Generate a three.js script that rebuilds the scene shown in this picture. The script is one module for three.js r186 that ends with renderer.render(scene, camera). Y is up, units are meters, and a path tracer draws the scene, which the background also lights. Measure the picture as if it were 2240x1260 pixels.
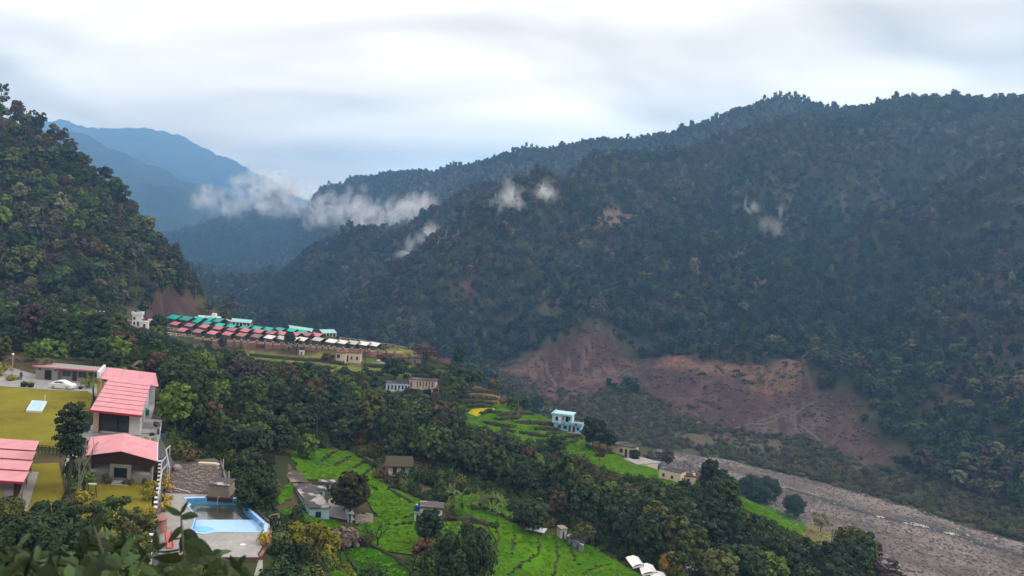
import * as THREE from 'three';
import { mergeGeometries } from 'three/addons/utils/BufferGeometryUtils.js';
import { TessellateModifier } from 'three/addons/modifiers/TessellateModifier.js';
import { MarchingCubes } from 'three/addons/objects/MarchingCubes.js';

// ---------------------------------------------------------------- camera
const F = 1690, CX = 1120, CY = 630;                       // lens, in pixels of a 2240 x 1260 picture
const scene = new THREE.Scene();
const camera = new THREE.PerspectiveCamera(2 * Math.atan(CY / F) * 180 / Math.PI, 2240 / 1260, 0.3, 20000);
camera.rotation.order = 'XYZ';
camera.rotation.set(-Math.atan(85 / F), 0, THREE.MathUtils.degToRad(3.5));
camera.updateMatrixWorld(true);
camera.focus = 150; camera.userData.fStop = 3.2;
scene.add(camera);

// ---------------------------------------------------------------- helpers: random numbers and noise
function rng(seed) { let s = seed >>> 0; return () => { s = (s + 0x6d2b79f5) | 0; let t = Math.imul(s ^ (s >>> 15), 1 | s); t = (t + Math.imul(t ^ (t >>> 7), 61 | t)) ^ t; return ((t ^ (t >>> 14)) >>> 0) / 4294967296; }; }
const { lerp, clamp, smoothstep } = THREE.MathUtils;
function hash2(ix, iy) { let h = Math.imul(ix, 374761393) ^ Math.imul(iy, 668265263); h = Math.imul(h ^ (h >>> 13), 1274126177); return ((h ^ (h >>> 16)) >>> 0) / 4294967296; }
function noise2(x, y) {
  const ix = Math.floor(x), iy = Math.floor(y), fx = x - ix, fy = y - iy, s = fx * fx * (3 - 2 * fx), t = fy * fy * (3 - 2 * fy);
  const a = hash2(ix, iy), b = hash2(ix + 1, iy), c = hash2(ix, iy + 1), d = hash2(ix + 1, iy + 1);
  return 2 * (a + (b - a) * s + (c - a) * t + (a - b - c + d) * s * t) - 1;
}
function fbm(x, y, n = 4) { let v = 0, a = 0.5; for (let i = 0; i < n; i++) { v += a * noise2(x + i * 17.3, y - i * 9.1); x *= 2.03; y *= 2.03; a *= 0.5; } return v; }

// ---------------------------------------------------------------- sky, sun, exposure
{
  const W = 1024, Hh = 512, data = new Float32Array(W * Hh * 4);
  for (let r = 0; r < Hh; r++) for (let c = 0; c < W; c++) {
    const up = ((r + 0.5) / Hh - 0.5) * Math.PI, az = ((c + 0.5) / W - 0.5) * 2 * Math.PI, y = Math.sin(up);
    const x = Math.cos(az) * Math.cos(up), z = Math.sin(az) * Math.cos(up), o = (r * W + c) * 4;
    const k = 1 / (Math.max(y, 0) + 0.16), px = x * k, pz = z * k;
    const wob = fbm(px * 0.8 + 5, pz * 0.8, 3) * 0.9;
    const big = fbm(px * 0.55 + wob + 1.3, pz * 0.9 + wob * 0.6 + 7.7, 5), fine = fbm(px * 1.7 + wob * 2 + 11, pz * 3.1 + wob, 5);
    const cloud = 1 + (big * 0.64 + fine * 0.36);
    const e = Math.max(y, 0), lum = (0.53 + 1.45 * Math.exp(-e * 5) + 0.42 * smoothstep(e, 0, 1)) * cloud;
    const warm = Math.exp(-e * 3.2);                        // air low over the horizon: warmer
    data[o] = lum * lerp(1.07, 1.19, warm); data[o + 1] = lum * lerp(0.975, 0.97, warm); data[o + 2] = lum * lerp(0.91, 0.66, warm); data[o + 3] = 1;
  }
  const t = new THREE.DataTexture(data, W, Hh, THREE.RGBAFormat, THREE.FloatType);
  t.mapping = THREE.EquirectangularReflectionMapping; t.magFilter = t.minFilter = THREE.LinearFilter; t.wrapS = THREE.RepeatWrapping; t.needsUpdate = true;
  scene.background = t; scene.environment = t; scene.backgroundIntensity = scene.environmentIntensity = 1.25;
}
const sun = new THREE.DirectionalLight(new THREE.Color(1, 0.95, 0.87), 1.5);
sun.position.set(800, 760, -120); sun.target.position.set(0, -40, -200);
sun.castShadow = true; sun.shadow.radius = 24; sun.shadow.mapSize.set(4096, 4096);
Object.assign(sun.shadow.camera, { left: -900, right: 900, top: 900, bottom: -900, near: 10, far: 3000 });
scene.add(sun, sun.target);
scene.fog = new THREE.FogExp2(new THREE.Color(0.23, 0.50, 0.95), 3.0e-4);

const renderer = new THREE.WebGLRenderer({ antialias: true });
renderer.toneMapping = THREE.LinearToneMapping; renderer.toneMappingExposure = 1.5;
renderer.shadowMap.enabled = true; renderer.shadowMap.type = THREE.PCFSoftShadowMap;

// ---------------------------------------------------------------- surveying: a sight line of the picture meets a depth, a level or the ground
const _v = new THREE.Vector3();
function ray(u, v) { _v.set((u - CX) / F, -(v - CY) / F, -1).applyQuaternion(camera.quaternion); return [_v.x / -_v.z, _v.y / -_v.z]; }
function at(u, v, d) { const [a, b] = ray(u, v); return [a * d, b * d, -d]; }
function onY(u, v, y) { const [a, b] = ray(u, v), d = y / b; return [a * d, y, -d]; }

// ---------------------------------------------------------------- naming, tagging
const taken = {};
function numbered(n) { const k = taken[n] = (taken[n] ?? -1) + 1; return k ? n + '_' + String(k).padStart(3, '0') : n; }
function tag(o, label, category, group, kind) { if (label) o.userData.label = label; if (category) o.userData.category = category; if (group) o.userData.group = group; if (kind) o.userData.kind = kind; return o; }
function shade(o) { o.traverse((m) => { if (m.isMesh) { m.castShadow = true; m.receiveShadow = true; } }); return o; }
function thing(name, label, category, pos = [0, 0, 0], turn = 0, group) {
  const o = new THREE.Group(); o.name = numbered(name); o.position.set(...pos); o.rotation.y = turn; scene.add(o); return tag(o, label, category, group);
}
function obj(name, geo, mat, parent = scene) {
  const m = new THREE.Mesh(geo, mat); m.name = parent === scene ? numbered(name) : name; m.castShadow = m.receiveShadow = true; parent.add(m); return m;
}
function struct(name, geo, mat, label) { return tag(obj(name, geo, mat), label, null, null, 'structure'); }
function copyOf(root, pos, turn, label, group, s = 1, sy = s) {
  const r = root.clone(); r.name = numbered(root.name.replace(/_\d{3,}$/, '')); r.userData = { ...root.userData }; scene.add(r);
  r.position.set(...pos); r.rotation.set(0, turn, 0); r.scale.set(s, sy, s);
  if (label) r.userData.label = label; if (group) r.userData.group = group; return r;
}
// ---------------------------------------------------------------- MB: gathers faces into one geometry; uv in metres
class MB {
  constructor(map) { this.p = []; this.map = map; }
  tri(a, b, c) { if (this.map) { a = this.map(a); b = this.map(b); c = this.map(c); } this.p.push(...a, ...b, ...c); return this; }
  quad(a, b, c, d) { this.tri(a, b, c); this.tri(a, c, d); return this; }
  hexa(b, t) { this.quad(b[3], b[2], b[1], b[0]); this.quad(t[0], t[1], t[2], t[3]); for (let i = 0; i < 4; i++) { const j = (i + 1) % 4; this.quad(b[i], b[j], t[j], t[i]); } return this; }
  box(x0, x1, y0, y1, z0, z1) { return this.hexa([[x0, y0, z1], [x1, y0, z1], [x1, y0, z0], [x0, y0, z0]], [[x0, y1, z1], [x1, y1, z1], [x1, y1, z0], [x0, y1, z0]]); }
  cbox(x, y, z, sx, sy, sz) { return this.box(x - sx / 2, x + sx / 2, y - sy / 2, y + sy / 2, z - sz / 2, z + sz / 2); }
  bar(a, b, r, n = 6, r2 = r, caps = true) {
    const A = new THREE.Vector3(...a), B = new THREE.Vector3(...b), d = B.clone().sub(A).normalize();
    const u = new THREE.Vector3(Math.abs(d.y) > 0.9 ? 1 : 0, Math.abs(d.y) > 0.9 ? 0 : 1, 0).cross(d).normalize(), w = d.clone().cross(u);
    const P = (c, rr, k) => { const t = (k / n) * 2 * Math.PI, x = Math.cos(t) * rr, y = Math.sin(t) * rr; return [c.x + u.x * x + w.x * y, c.y + u.y * x + w.y * y, c.z + u.z * x + w.z * y]; };
    for (let k = 0; k < n; k++) { this.quad(P(A, r, k), P(A, r, k + 1), P(B, r2, k + 1), P(B, r2, k)); if (caps) { this.tri([A.x, A.y, A.z], P(A, r, k + 1), P(A, r, k)); this.tri([B.x, B.y, B.z], P(B, r2, k), P(B, r2, k + 1)); } }
    return this;
  }
  path(pts, r0, r1 = r0, n = 5) { for (let i = 0; i < pts.length - 1; i++) this.bar(pts[i], pts[i + 1], lerp(r0, r1, i / (pts.length - 1)), n, lerp(r0, r1, (i + 1) / (pts.length - 1)), i === pts.length - 2); return this; }
  geo(uvScale = 1) {
    const g = new THREE.BufferGeometry(), p = new Float32Array(this.p), uv = new Float32Array(p.length / 3 * 2), N = p.length / 9, nn = new Float32Array(p.length);
    for (let i = 0; i < N; i++) {
      const o = i * 9, ux = p[o + 3] - p[o], uy = p[o + 4] - p[o + 1], uz = p[o + 5] - p[o + 2], vx = p[o + 6] - p[o], vy = p[o + 7] - p[o + 1], vz = p[o + 8] - p[o + 2];
      let nx = uy * vz - uz * vy, ny = uz * vx - ux * vz, nz = ux * vy - uy * vx; const l = Math.hypot(nx, ny, nz) || 1; nx /= l; ny /= l; nz /= l;
      const ax = Math.abs(nx), ay = Math.abs(ny), az = Math.abs(nz);
      for (let k = 0; k < 3; k++) {
        const x = p[o + k * 3], y = p[o + k * 3 + 1], z = p[o + k * 3 + 2], q = (i * 3 + k) * 2;
        if (ay >= ax && ay >= az) { uv[q] = x; uv[q + 1] = -z; } else if (ax > az) { uv[q] = z; uv[q + 1] = y; } else { uv[q] = x; uv[q + 1] = y; }
        uv[q] *= uvScale; uv[q + 1] *= uvScale; nn[o + k * 3] = nx; nn[o + k * 3 + 1] = ny; nn[o + k * 3 + 2] = nz;
      }
    }
    g.setAttribute('position', new THREE.BufferAttribute(p, 3)); g.setAttribute('normal', new THREE.BufferAttribute(nn, 3)); g.setAttribute('uv', new THREE.BufferAttribute(uv, 2)); return g;
  }
}
const mb = (map) => new MB(map);
// ---------------------------------------------------------------- textures: tileable colour noise; mean near 1
function tile(n, seed, f, repeat) {
  const d = new Uint8Array(n * n * 4), r = rng(seed);
  for (let y = 0; y < n; y++) for (let x = 0; x < n; x++) { const c = f(x / n, y / n, r), o = (y * n + x) * 4; for (let k = 0; k < 3; k++) d[o + k] = clamp(Math.round((Array.isArray(c) ? c[k] : c) * 255), 0, 255); d[o + 3] = 255; }
  const t = new THREE.DataTexture(d, n, n); t.wrapS = t.wrapT = THREE.RepeatWrapping; t.magFilter = THREE.LinearFilter; t.minFilter = THREE.LinearMipmapLinearFilter; t.generateMipmaps = true; t.repeat.set(repeat, repeat); t.needsUpdate = true; return t;
}
function tnoise(x, y, n, s) {                                // periodic in 0..1
  const X = x * n, Y = y * n, ix = Math.floor(X), iy = Math.floor(Y), fx = X - ix, fy = Y - iy, a = fx * fx * (3 - 2 * fx), b = fy * fy * (3 - 2 * fy), h = (i, j) => hash2(((i % n) + n) % n + s * 101, ((j % n) + n) % n + s * 57);
  return lerp(lerp(h(ix, iy), h(ix + 1, iy), a), lerp(h(ix, iy + 1), h(ix + 1, iy + 1), a), b);
}
const tfbm = (x, y, n, s, o = 4) => { let v = 0, a = 0.5, w = 0; for (let i = 0; i < o; i++) { v += a * tnoise(x, y, n << i, s + i); w += a; a *= 0.6; } return v / w; };
const T = {
  black: tile(512, 10, (x, y, r) => { const a = tfbm(x, y, 3, 112, 6), s = smoothstep(a, 0.45, 0.56), f = tfbm(x, y, 24, 117, 3); return lerp(0.16, 0.95, s) * (0.75 + 0.4 * f) + 0.06 * (r() - 0.5); }, 0.13),
  grain: tile(256, 1, (x, y, r) => 0.72 + 0.2 * tfbm(x, y, 8, 3) + 0.12 * r(), 0.5),
  soil: tile(512, 2, (x, y, r) => { const a = tfbm(x, y, 6, 5, 6), b = tfbm(x, y, 40, 9, 3); return 0.42 + 0.45 * a + 0.28 * b + 0.1 * (r() - 0.5); }, 0.07),
  stain: tile(512, 3, (x, y, r) => { const a = tfbm(x, y, 4, 12, 6), s = smoothstep(a, 0.44, 0.58); return lerp(0.32, 0.98, s) + 0.12 * (r() - 0.5); }, 0.09),
  crop: tile(512, 4, (x, y, r) => { const a = tfbm(x, y, 4, 21, 5), b = tfbm(x, y, 60, 23, 2), k = 0.22 + 0.75 * a + 0.4 * (b - 0.5) + 0.3 * (r() - 0.4); return [k * lerp(0.6, 1.3, tfbm(x, y, 5, 31)), k, k]; }, 0.045),
  gravel: tile(1024, 5, (x, y, r) => { const a = tfbm(x, y, 5, 41, 6), b = tfbm(x, y, 90, 43, 2); const k = 0.42 + 0.42 * a + 0.3 * (b - 0.5) + 0.18 * (r() - 0.5); return [k, k * 0.985, k * 0.98]; }, 0.02),
  lawn: tile(512, 6, (x, y, r) => { const a = tfbm(x, y, 3, 51, 5), b = tfbm(x, y, 70, 53, 2), k = 0.42 + 0.62 * a + 0.25 * (b - 0.5) + 0.2 * (r() - 0.5); return [k * lerp(0.85, 1.1, tfbm(x, y, 6, 55)), k, k * 0.9]; }, 0.06),
  sheet: tile(512, 8, (x, y, r) => { const a = tfbm(x, y * 0.4, 6, 71, 5), s = tfbm(x, y, 3, 75, 4); return (0.66 + 0.3 * a + 0.16 * (s - 0.5) + 0.08 * r()) * (0.9 + 0.1 * Math.cos(x * 2 * Math.PI * 20)); }, 0.2),
  ribs: tile(256, 9, (x) => 0.5 + 0.5 * Math.cos(x * 2 * Math.PI * 20), 0.2),
  wood: tile(256, 7, (x, y, r) => 0.6 + 0.3 * tnoise(x, y * 0.15, 32, 61) + 0.1 * r(), 0.6),
};
const col = (r, g, b) => new THREE.Color(r, g, b);
function M(c, o = {}) { const { tex = T.grain, rough = 0.85, ...rest } = o; const m = new THREE.MeshPhysicalMaterial({ color: Array.isArray(c) ? col(...c) : new THREE.Color(c), roughness: rough, side: THREE.DoubleSide, specularIntensity: 0.5, ...rest }); if (tex) m.map = tex; return m; }
// ================================================================ THE GROUND: heights surveyed at control points
const C = [];                                                 // x, y, z
const cp = (u, v, d, y) => { const p = d ? at(u, v, d) : onY(u, v, y); C.push(p); };
const cw = (u, d, y) => { const [a] = ray(u, 560); C.push([a * d, y, -d]); };   // by column, depth and level (hidden ground)
[[0, -2.2, 0], [0, -7, -8], [0, -17, -25], [-25, -19, -25], [25, -21, -25], [-40, -30.5, -50], [0, -37, -55], [35, -39, -55], [0, -42, -85], [60, -46, -80], [110, -54, -100], [-60, -12, 0], [60, -14, 0], [0, 6, 25], [0, 70, 130], [-200, 40, 30], [-150, -5, -20], [-110, -30, -60], [-160, -31, -140], [200, -55, -40], [200, -90, -100], [200, 30, 120]].forEach((p) => C.push(p));
[[91, 825, -31], [0, 800, -31], [230, 845, -31], [0, 1060, -31], [100, 970, -31], [190, 1060, -31.2], [340, 1000, -31.2], [340, 1200, -31.5], [150, 1150, -31], [20, 1240, -31], [450, 1030, -32], [500, 1180, -32], [430, 1230, -32], [596, 1185, -37],
  [640, 1250, -44], [600, 1080, -40], [400, 850, -34], [400, 950, -36], [500, 900, -38.5], [560, 980, -39.5],
  [370, 702, -40.5], [430, 757, -42], [600, 770, -42.5], [830, 792, -43.5], [730, 742, -42], [560, 712, -41], [980, 790, -44.5],
  [600, 800, -44], [760, 800, -44], [900, 812, -46], [1000, 805, -46], [700, 830, -46], [900, 862, -51], [1000, 900, -50.5], [1100, 960, -50.5], [1200, 980, -52], [1330, 1010, -53],
  [800, 900, -47], [700, 900, -44], [600, 870, -42], [800, 980, -45], [900, 1000, -46], [1000, 1000, -47.5], [1050, 1060, -47.5], [1200, 1080, -50], [1350, 1120, -51.5], [1500, 1150, -54], [1650, 1200, -56], [1750, 1250, -57],
  [700, 1000, -43], [820, 1060, -43], [690, 1130, -43.5], [800, 1180, -44], [940, 1140, -43.5], [1000, 1100, -44], [1100, 1200, -45.5], [900, 1250, -45], [1200, 1165, -47], [1300, 1250, -47.5], [1400, 1255, -49], [1550, 1255, -53],
  [1500, 1003, -95], [1700, 1040, -95], [1900, 1110, -95], [2100, 1160, -95], [2240, 1230, -95], [2240, 1190, -95], [1700, 1100, -95], [1960, 1255, -95], [1400, 950, -92.5], [1300, 900, -91], [1150, 840, -87], [1100, 800, -85],
  [1200, 830, -87], [1390, 790, -75], [1320, 850, -87], [1480, 900, -88], [1560, 905, -87], [1660, 900, -83], [1520, 935, -91], [1900, 985, -92], [1960, 1000, -92], [1780, 930, -86], [2000, 1040, -94], [2240, 1130, -95], [2100, 1085, -95],
].forEach(([u, v, y]) => cp(u, v, 0, y));
[[100, 760, 190], [250, 770, 195], [400, 800, 190], [0, 690, 262], [100, 683, 268], [200, 690, 275], [300, 706, 283], [340, 720, 290], [200, 740, 230],
  [-60, 130, 440], [0, 188, 430], [60, 272, 410], [130, 322, 390], [190, 384, 388], [260, 438, 380], [322, 508, 376], [376, 566, 372], [400, 640, 362], [0, 450, 330], [100, 500, 318], [200, 550, 318], [300, 600, 330], [100, 600, 290], [0, 600, 290], [350, 655, 338], [330, 692, 322], [392, 690, 350], [416, 692, 355],
  [0, 260, 520], [130, 390, 520], [260, 505, 480], [470, 730, 420], [-300, 0, 480],
  [1000, 840, 255], [1060, 850, 255], [1095, 868, 258], [1040, 890, 235], [1180, 920, 228], [1240, 948, 222], [1290, 945, 225], [1370, 995, 208], [1450, 1030, 195], [1520, 1060, 190], [1600, 1085, 183], [1700, 1130, 172], [1800, 1195, 160], [1880, 1235, 152],
  [1310, 725, 560], [1240, 770, 545], [1470, 785, 505], [1600, 800, 485], [1750, 795, 465], [1850, 865, 430],
  [2240, 700, 470], [2240, 450, 600], [2240, 220, 900], [2000, 800, 470], [2000, 600, 590], [2000, 216, 1050], [1868, 240, 1150], [1850, 700, 540], [1850, 500, 700], [1850, 350, 840],
  [1720, 210, 1230], [1700, 720, 540], [1700, 560, 650], [1700, 400, 800], [1700, 262, 960], [1500, 287, 1330], [1500, 700, 570], [1500, 540, 700], [1500, 400, 830], [1600, 250, 1290], [1400, 302, 1360], [1950, 218, 1060], [2100, 217, 980], [1300, 372, 880], [1450, 335, 915], [1580, 300, 940], [2240, 330, 640], [2100, 365, 670], [1980, 410, 690], [1880, 450, 690], [1800, 520, 670],
  [1300, 316, 1380], [1300, 640, 640], [1300, 500, 760], [1300, 430, 830], [1180, 430, 760], [1100, 470, 740], [1000, 525, 720], [900, 590, 710], [800, 650, 700], [1100, 600, 650], [1000, 680, 620], [1180, 700, 590],
  [1000, 440, 980], [940, 455, 970], [870, 490, 960], [790, 512, 950], [700, 548, 940], [640, 590, 930], [560, 650, 900], [800, 600, 860], [700, 640, 850], [900, 530, 900], [1080, 402, 990],
  [1160, 324, 1420], [1090, 349, 1440], [1225, 324, 1400], [985, 368, 1500], [900, 382, 1640], [830, 380, 1750], [760, 395, 1850], [700, 413, 1950], [985, 440, 1350], [830, 450, 1600], [700, 480, 1850], [2600, 900, 350], [2600, 200, 700],
].forEach(([u, v, d]) => cp(u, v, d));
[[440, 480, -76], [1000, 330, -72], [850, 390, -75], [650, 420, -72], [520, 450, -72], [1150, 300, -78], [1280, 275, -80], [1400, 262, -84], [1520, 240, -87], [1640, 225, -89], [1780, 205, -90], [1950, 190, -92], [2100, 190, -94], [2240, 200, -95], [2400, 190, -95],
  [1180, 900, 12], [1100, 860, -6], [1000, 830, -32], [900, 800, -56], [1000, 1150, 5], [870, 1150, -25], [700, 1150, -50], [560, 1100, -82], [1160, 1650, 100], [985, 1750, 95], [830, 2000, 95], [700, 2150, 60], [700, 1400, -60], [850, 1300, -20],
  [2240, 1080, 130], [2000, 1250, 140], [1700, 1450, 150], [1500, 1600, 120], [1300, 1650, 110], [1300, 1040, 78], [1450, 1070, 98], [1580, 1090, 126], [1700, 1085, 160], [2240, 735, 98], [2100, 765, 84], [1980, 785, 60], [1880, 790, 44], [600, 1900, -66], [600, 2150, -60], [660, 1650, -64], [560, 1500, -76], [650, 2260, -50], [520, 1900, -72], [480, 550, -82], [480, 800, -82], [480, 1100, -81], [480, 1500, -78], [480, 2000, -74], [600, 650, -82], [620, 800, -80], [300, 700, -70], [300, 1200, -50], [200, 1800, -20], [0, 700, 30], [0, 1200, 20], [-400, 900, 60],
  [2600, 250, -96], [1100, 470, -86], [900, 560, -84], [760, 640, -82],
].forEach(([u, d, y]) => cw(u, d, y));
const SOFT = 144;
const rbf = (() => {
  const n = C.length, m = n + 1, A = [], k = (i, j) => Math.sqrt((C[i][0] - C[j][0]) ** 2 + (C[i][2] - C[j][2]) ** 2 + SOFT);
  for (let i = 0; i < n; i++) { A[i] = new Float64Array(m + 1); for (let j = 0; j < n; j++) A[i][j] = k(i, j); A[i][i] -= 0.35; A[i][n] = 1; A[i][m] = C[i][1]; }
  A[n] = new Float64Array(m + 1); for (let j = 0; j < n; j++) A[n][j] = 1;
  for (let c = 0; c < m; c++) {
    let b = c; for (let r = c + 1; r < m; r++) if (Math.abs(A[r][c]) > Math.abs(A[b][c])) b = r;
    [A[c], A[b]] = [A[b], A[c]];
    for (let r = c + 1; r < m; r++) { const f = A[r][c] / A[c][c]; if (f) for (let q = c; q <= m; q++) A[r][q] -= f * A[c][q]; }
  }
  const w = new Float64Array(m); for (let r = m - 1; r >= 0; r--) { let s = A[r][m]; for (let q = r + 1; q < m; q++) s -= A[r][q] * w[q]; w[r] = s / A[r][r]; }
  const xs = Float64Array.from(C, (p) => p[0]), zs = Float64Array.from(C, (p) => p[2]);
  return (x, z) => { let s = w[n]; for (let i = 0; i < n; i++) { const a = x - xs[i], b = z - zs[i]; s += w[i] * Math.sqrt(a * a + b * b + SOFT); } return s; };
})();
// polygons on the ground
function inside(P, x, z) { let c = false; for (let i = 0, j = P.length - 1; i < P.length; j = i++) { const [xi, zi] = P[i], [xj, zj] = P[j]; if ((zi > z) !== (zj > z) && x < ((xj - xi) * (z - zi)) / (zj - zi) + xi) c = !c; } return c; }
function edgeDist(P, x, z) { let m = 1e9; for (let i = 0, j = P.length - 1; i < P.length; j = i++) { const ax = P[j][0], az = P[j][1], bx = P[i][0] - ax, bz = P[i][1] - az, t = clamp(((x - ax) * bx + (z - az) * bz) / (bx * bx + bz * bz), 0, 1); m = Math.min(m, Math.hypot(x - ax - bx * t, z - az - bz * t)); } return inside(P, x, z) ? -m : m; }
const box2 = (P) => [Math.min(...P.map((p) => p[0])), Math.max(...P.map((p) => p[0])), Math.min(...P.map((p) => p[1])), Math.max(...P.map((p) => p[1]))];
const levels = [];                                            // levelled ground
function level(pts, y, feather) { const P = pts.map(([x, , z]) => [x, z]); P.b = box2(P); levels.push({ P, y, feather, b: P.b }); return P; }
const lv = (y, px) => px.map(([u, v]) => onY(u, v, y));
const RESORT = level([...lv(-31.4, [[-120, 770], [0, 795], [91, 822], [245, 842], [350, 850], [352, 960], [342, 1010], [350, 1100], [343, 1290], [-150, 1290]])], -31.4, 6);
const POOLYARD = level(lv(-32.4, [[345, 1010], [470, 1000], [500, 1050], [545, 1085], [600, 1165], [565, 1255], [335, 1260]]), -32.4, 2.5);
level(lv(-32.4, [[398, 1087], [522, 1089], [590, 1149], [588, 1171], [440, 1175], [400, 1150]]), -34.6, 0.6);
level(lv(-40.7, [[420, 743], [464, 746], [543, 750], [616, 756], [680, 761], [770, 768], [846, 772], [895, 774], [905, 766], [820, 750], [745, 738], [640, 722], [520, 706], [440, 700], [362, 698], [355, 725]]), -40.7, 1.4);
const RIVER = level(lv(-95, [[1440, 986], [1500, 994], [1600, 1010], [1760, 1048], [1900, 1085], [2000, 1113], [2100, 1147], [2240, 1192], [2420, 1255], [2420, 1330], [1930, 1330], [1700, 1240], [1560, 1130], [1400, 1010]]), -95, 8);
const mountainous = (x, z, y) => smoothstep(Math.hypot(x, z), 380, 520) * smoothstep(y, -84, -55);
function Hraw(x, z) {
  let y = rbf(x, z);
  const m = mountainous(x, z, y);
  if (m > 0) {
    const big = smoothstep(y, -80, 40);
    const w = fbm(x * 0.006 + 3, z * 0.006, 2) * 30;
    const gully = 1 - Math.abs(noise2((x * 0.8 + z * 0.35 + w) * 0.0075, z * 0.002 + 4)) * 2;
    const cf = 1 - 0.8 * smoothstep(y, 70, 165);
    y += m * cf * (fbm(x * 0.012, z * 0.012, 5) * 19 - big * gully * 24 + fbm(x * 0.05, z * 0.05, 3) * 5);
  }
  const hill = smoothstep(-x - 60, 0, 40) * smoothstep(-z, 280, 310) * smoothstep(-z, 620, 500) * smoothstep(y, -34, -20);
  if (hill > 0) y += hill * (fbm(x * 0.03, z * 0.03, 4) * 5);
  const sc = smoothstep(-z, 385, 425) * smoothstep(-z, 640, 580) * smoothstep(x, -40, 20) * smoothstep(y, -91, -82);
  if (sc > 0) y += sc * (fbm(x * 0.07, z * 0.07, 5) * 6 + fbm(x * 0.3, z * 0.3, 3) * 1.6 - 4.5 * Math.pow(1 - Math.abs(noise2(x * 0.055 + fbm(x * 0.03, z * 0.03, 2) * 2, z * 0.02)), 3));
  y += fbm(x * 0.08 + 9, z * 0.08, 3) * 0.5 * smoothstep(Math.hypot(x, z), 20, 60);
  for (const l of levels) {
    if (x < l.b[0] - l.feather || x > l.b[1] + l.feather || z < l.b[2] - l.feather || z > l.b[3] + l.feather) continue;
    y = lerp(y, l.y, 1 - smoothstep(edgeDist(l.P, x, z), -0.5, l.feather));
  }
  return y;
}
// the ground sheet: fine where it is looked at, coarse behind
const DEG = Math.PI / 180, A0 = -40 * DEG, A1 = 40 * DEG, NA = 600, R0 = 2.2, R1 = 2300, NR = 600, LR = Math.log(R1 / R0);
const angs = []; for (let i = 0; i <= NA; i++) angs.push(A0 + (A1 - A0) * i / NA); const NDENSE = NA + 1;
for (let a = 46; a < 320; a += 6) angs.push(a * DEG);
const HG = new Float32Array(angs.length * (NR + 1));
const radius = (j) => R0 * Math.exp(LR * j / NR);
angs.forEach((a, i) => { for (let j = 0; j <= NR; j++) { const r = i < NDENSE ? radius(j) : Math.min(radius(j), 420), x = Math.sin(a) * r, z = -Math.cos(a) * r; HG[i * (NR + 1) + j] = i >= NDENSE && r >= 419 && j % 40 ? HG[i * (NR + 1) + j - 1] : Hraw(x, z); } });
function ground(x, z) {
  const a = Math.atan2(x, -z), r = Math.hypot(x, z);
  if (a <= A0 || a >= A1 || r <= R0 || r >= R1) return Hraw(x, z);
  const fi = (a - A0) / (A1 - A0) * NA, fj = Math.log(r / R0) / LR * NR, i = Math.min(Math.floor(fi), NA - 1), j = Math.min(Math.floor(fj), NR - 1), s = fi - i, t = fj - j, k = i * (NR + 1) + j;
  return (HG[k] * (1 - s) + HG[k + NR + 1] * s) * (1 - t) + (HG[k + 1] * (1 - s) + HG[k + NR + 2] * s) * t;
}
function hit(u, v, dmin = 30) {                               // where a sight line meets the ground
  const [a, b] = ray(u, v); let d = dmin, p = d;
  while (d < 2200) { if (ground(a * d, -d) > b * d) break; p = d; d *= 1.012; }
  for (let k = 0; k < 12; k++) { const m = (p + d) / 2; if (ground(a * m, -m) > b * m) d = m; else p = m; }
  return [a * d, ground(a * d, -d), -d];
}
function seen(x, y, z, slack = 0) { const r = Math.hypot(x, z); for (let s = Math.max(0.08, 30 / r); s < 0.985; s += Math.max(0.012, 4 / r)) if (ground(x * s, z * s) > y * s + slack) return false; return true; }
function pixel(x, y, z) { _v.set(x, y, z).applyQuaternion(camera.quaternion.clone().invert()); return _v.z < 0 ? [CX + F * _v.x / -_v.z, CY - F * _v.y / -_v.z] : [1e6, 1e6]; }
function inFrame(x, y, z, m = 60) { const [u, v] = pixel(x, y, z); return u > -m && u < 2240 + m && v > -m && v < 1260 + m; }
const zone = (px, dmin) => { const P = px.map(([u, v]) => { const h = hit(u, v, dmin); return [h[0], h[2]]; }); P.b = box2(P); return P; };
const within = (P, x, z, soft = 0) => x > P.b[0] - soft && x < P.b[1] + soft && z > P.b[2] - soft && z < P.b[3] + soft && (soft ? edgeDist(P, x, z) < soft : inside(P, x, z));
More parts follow.
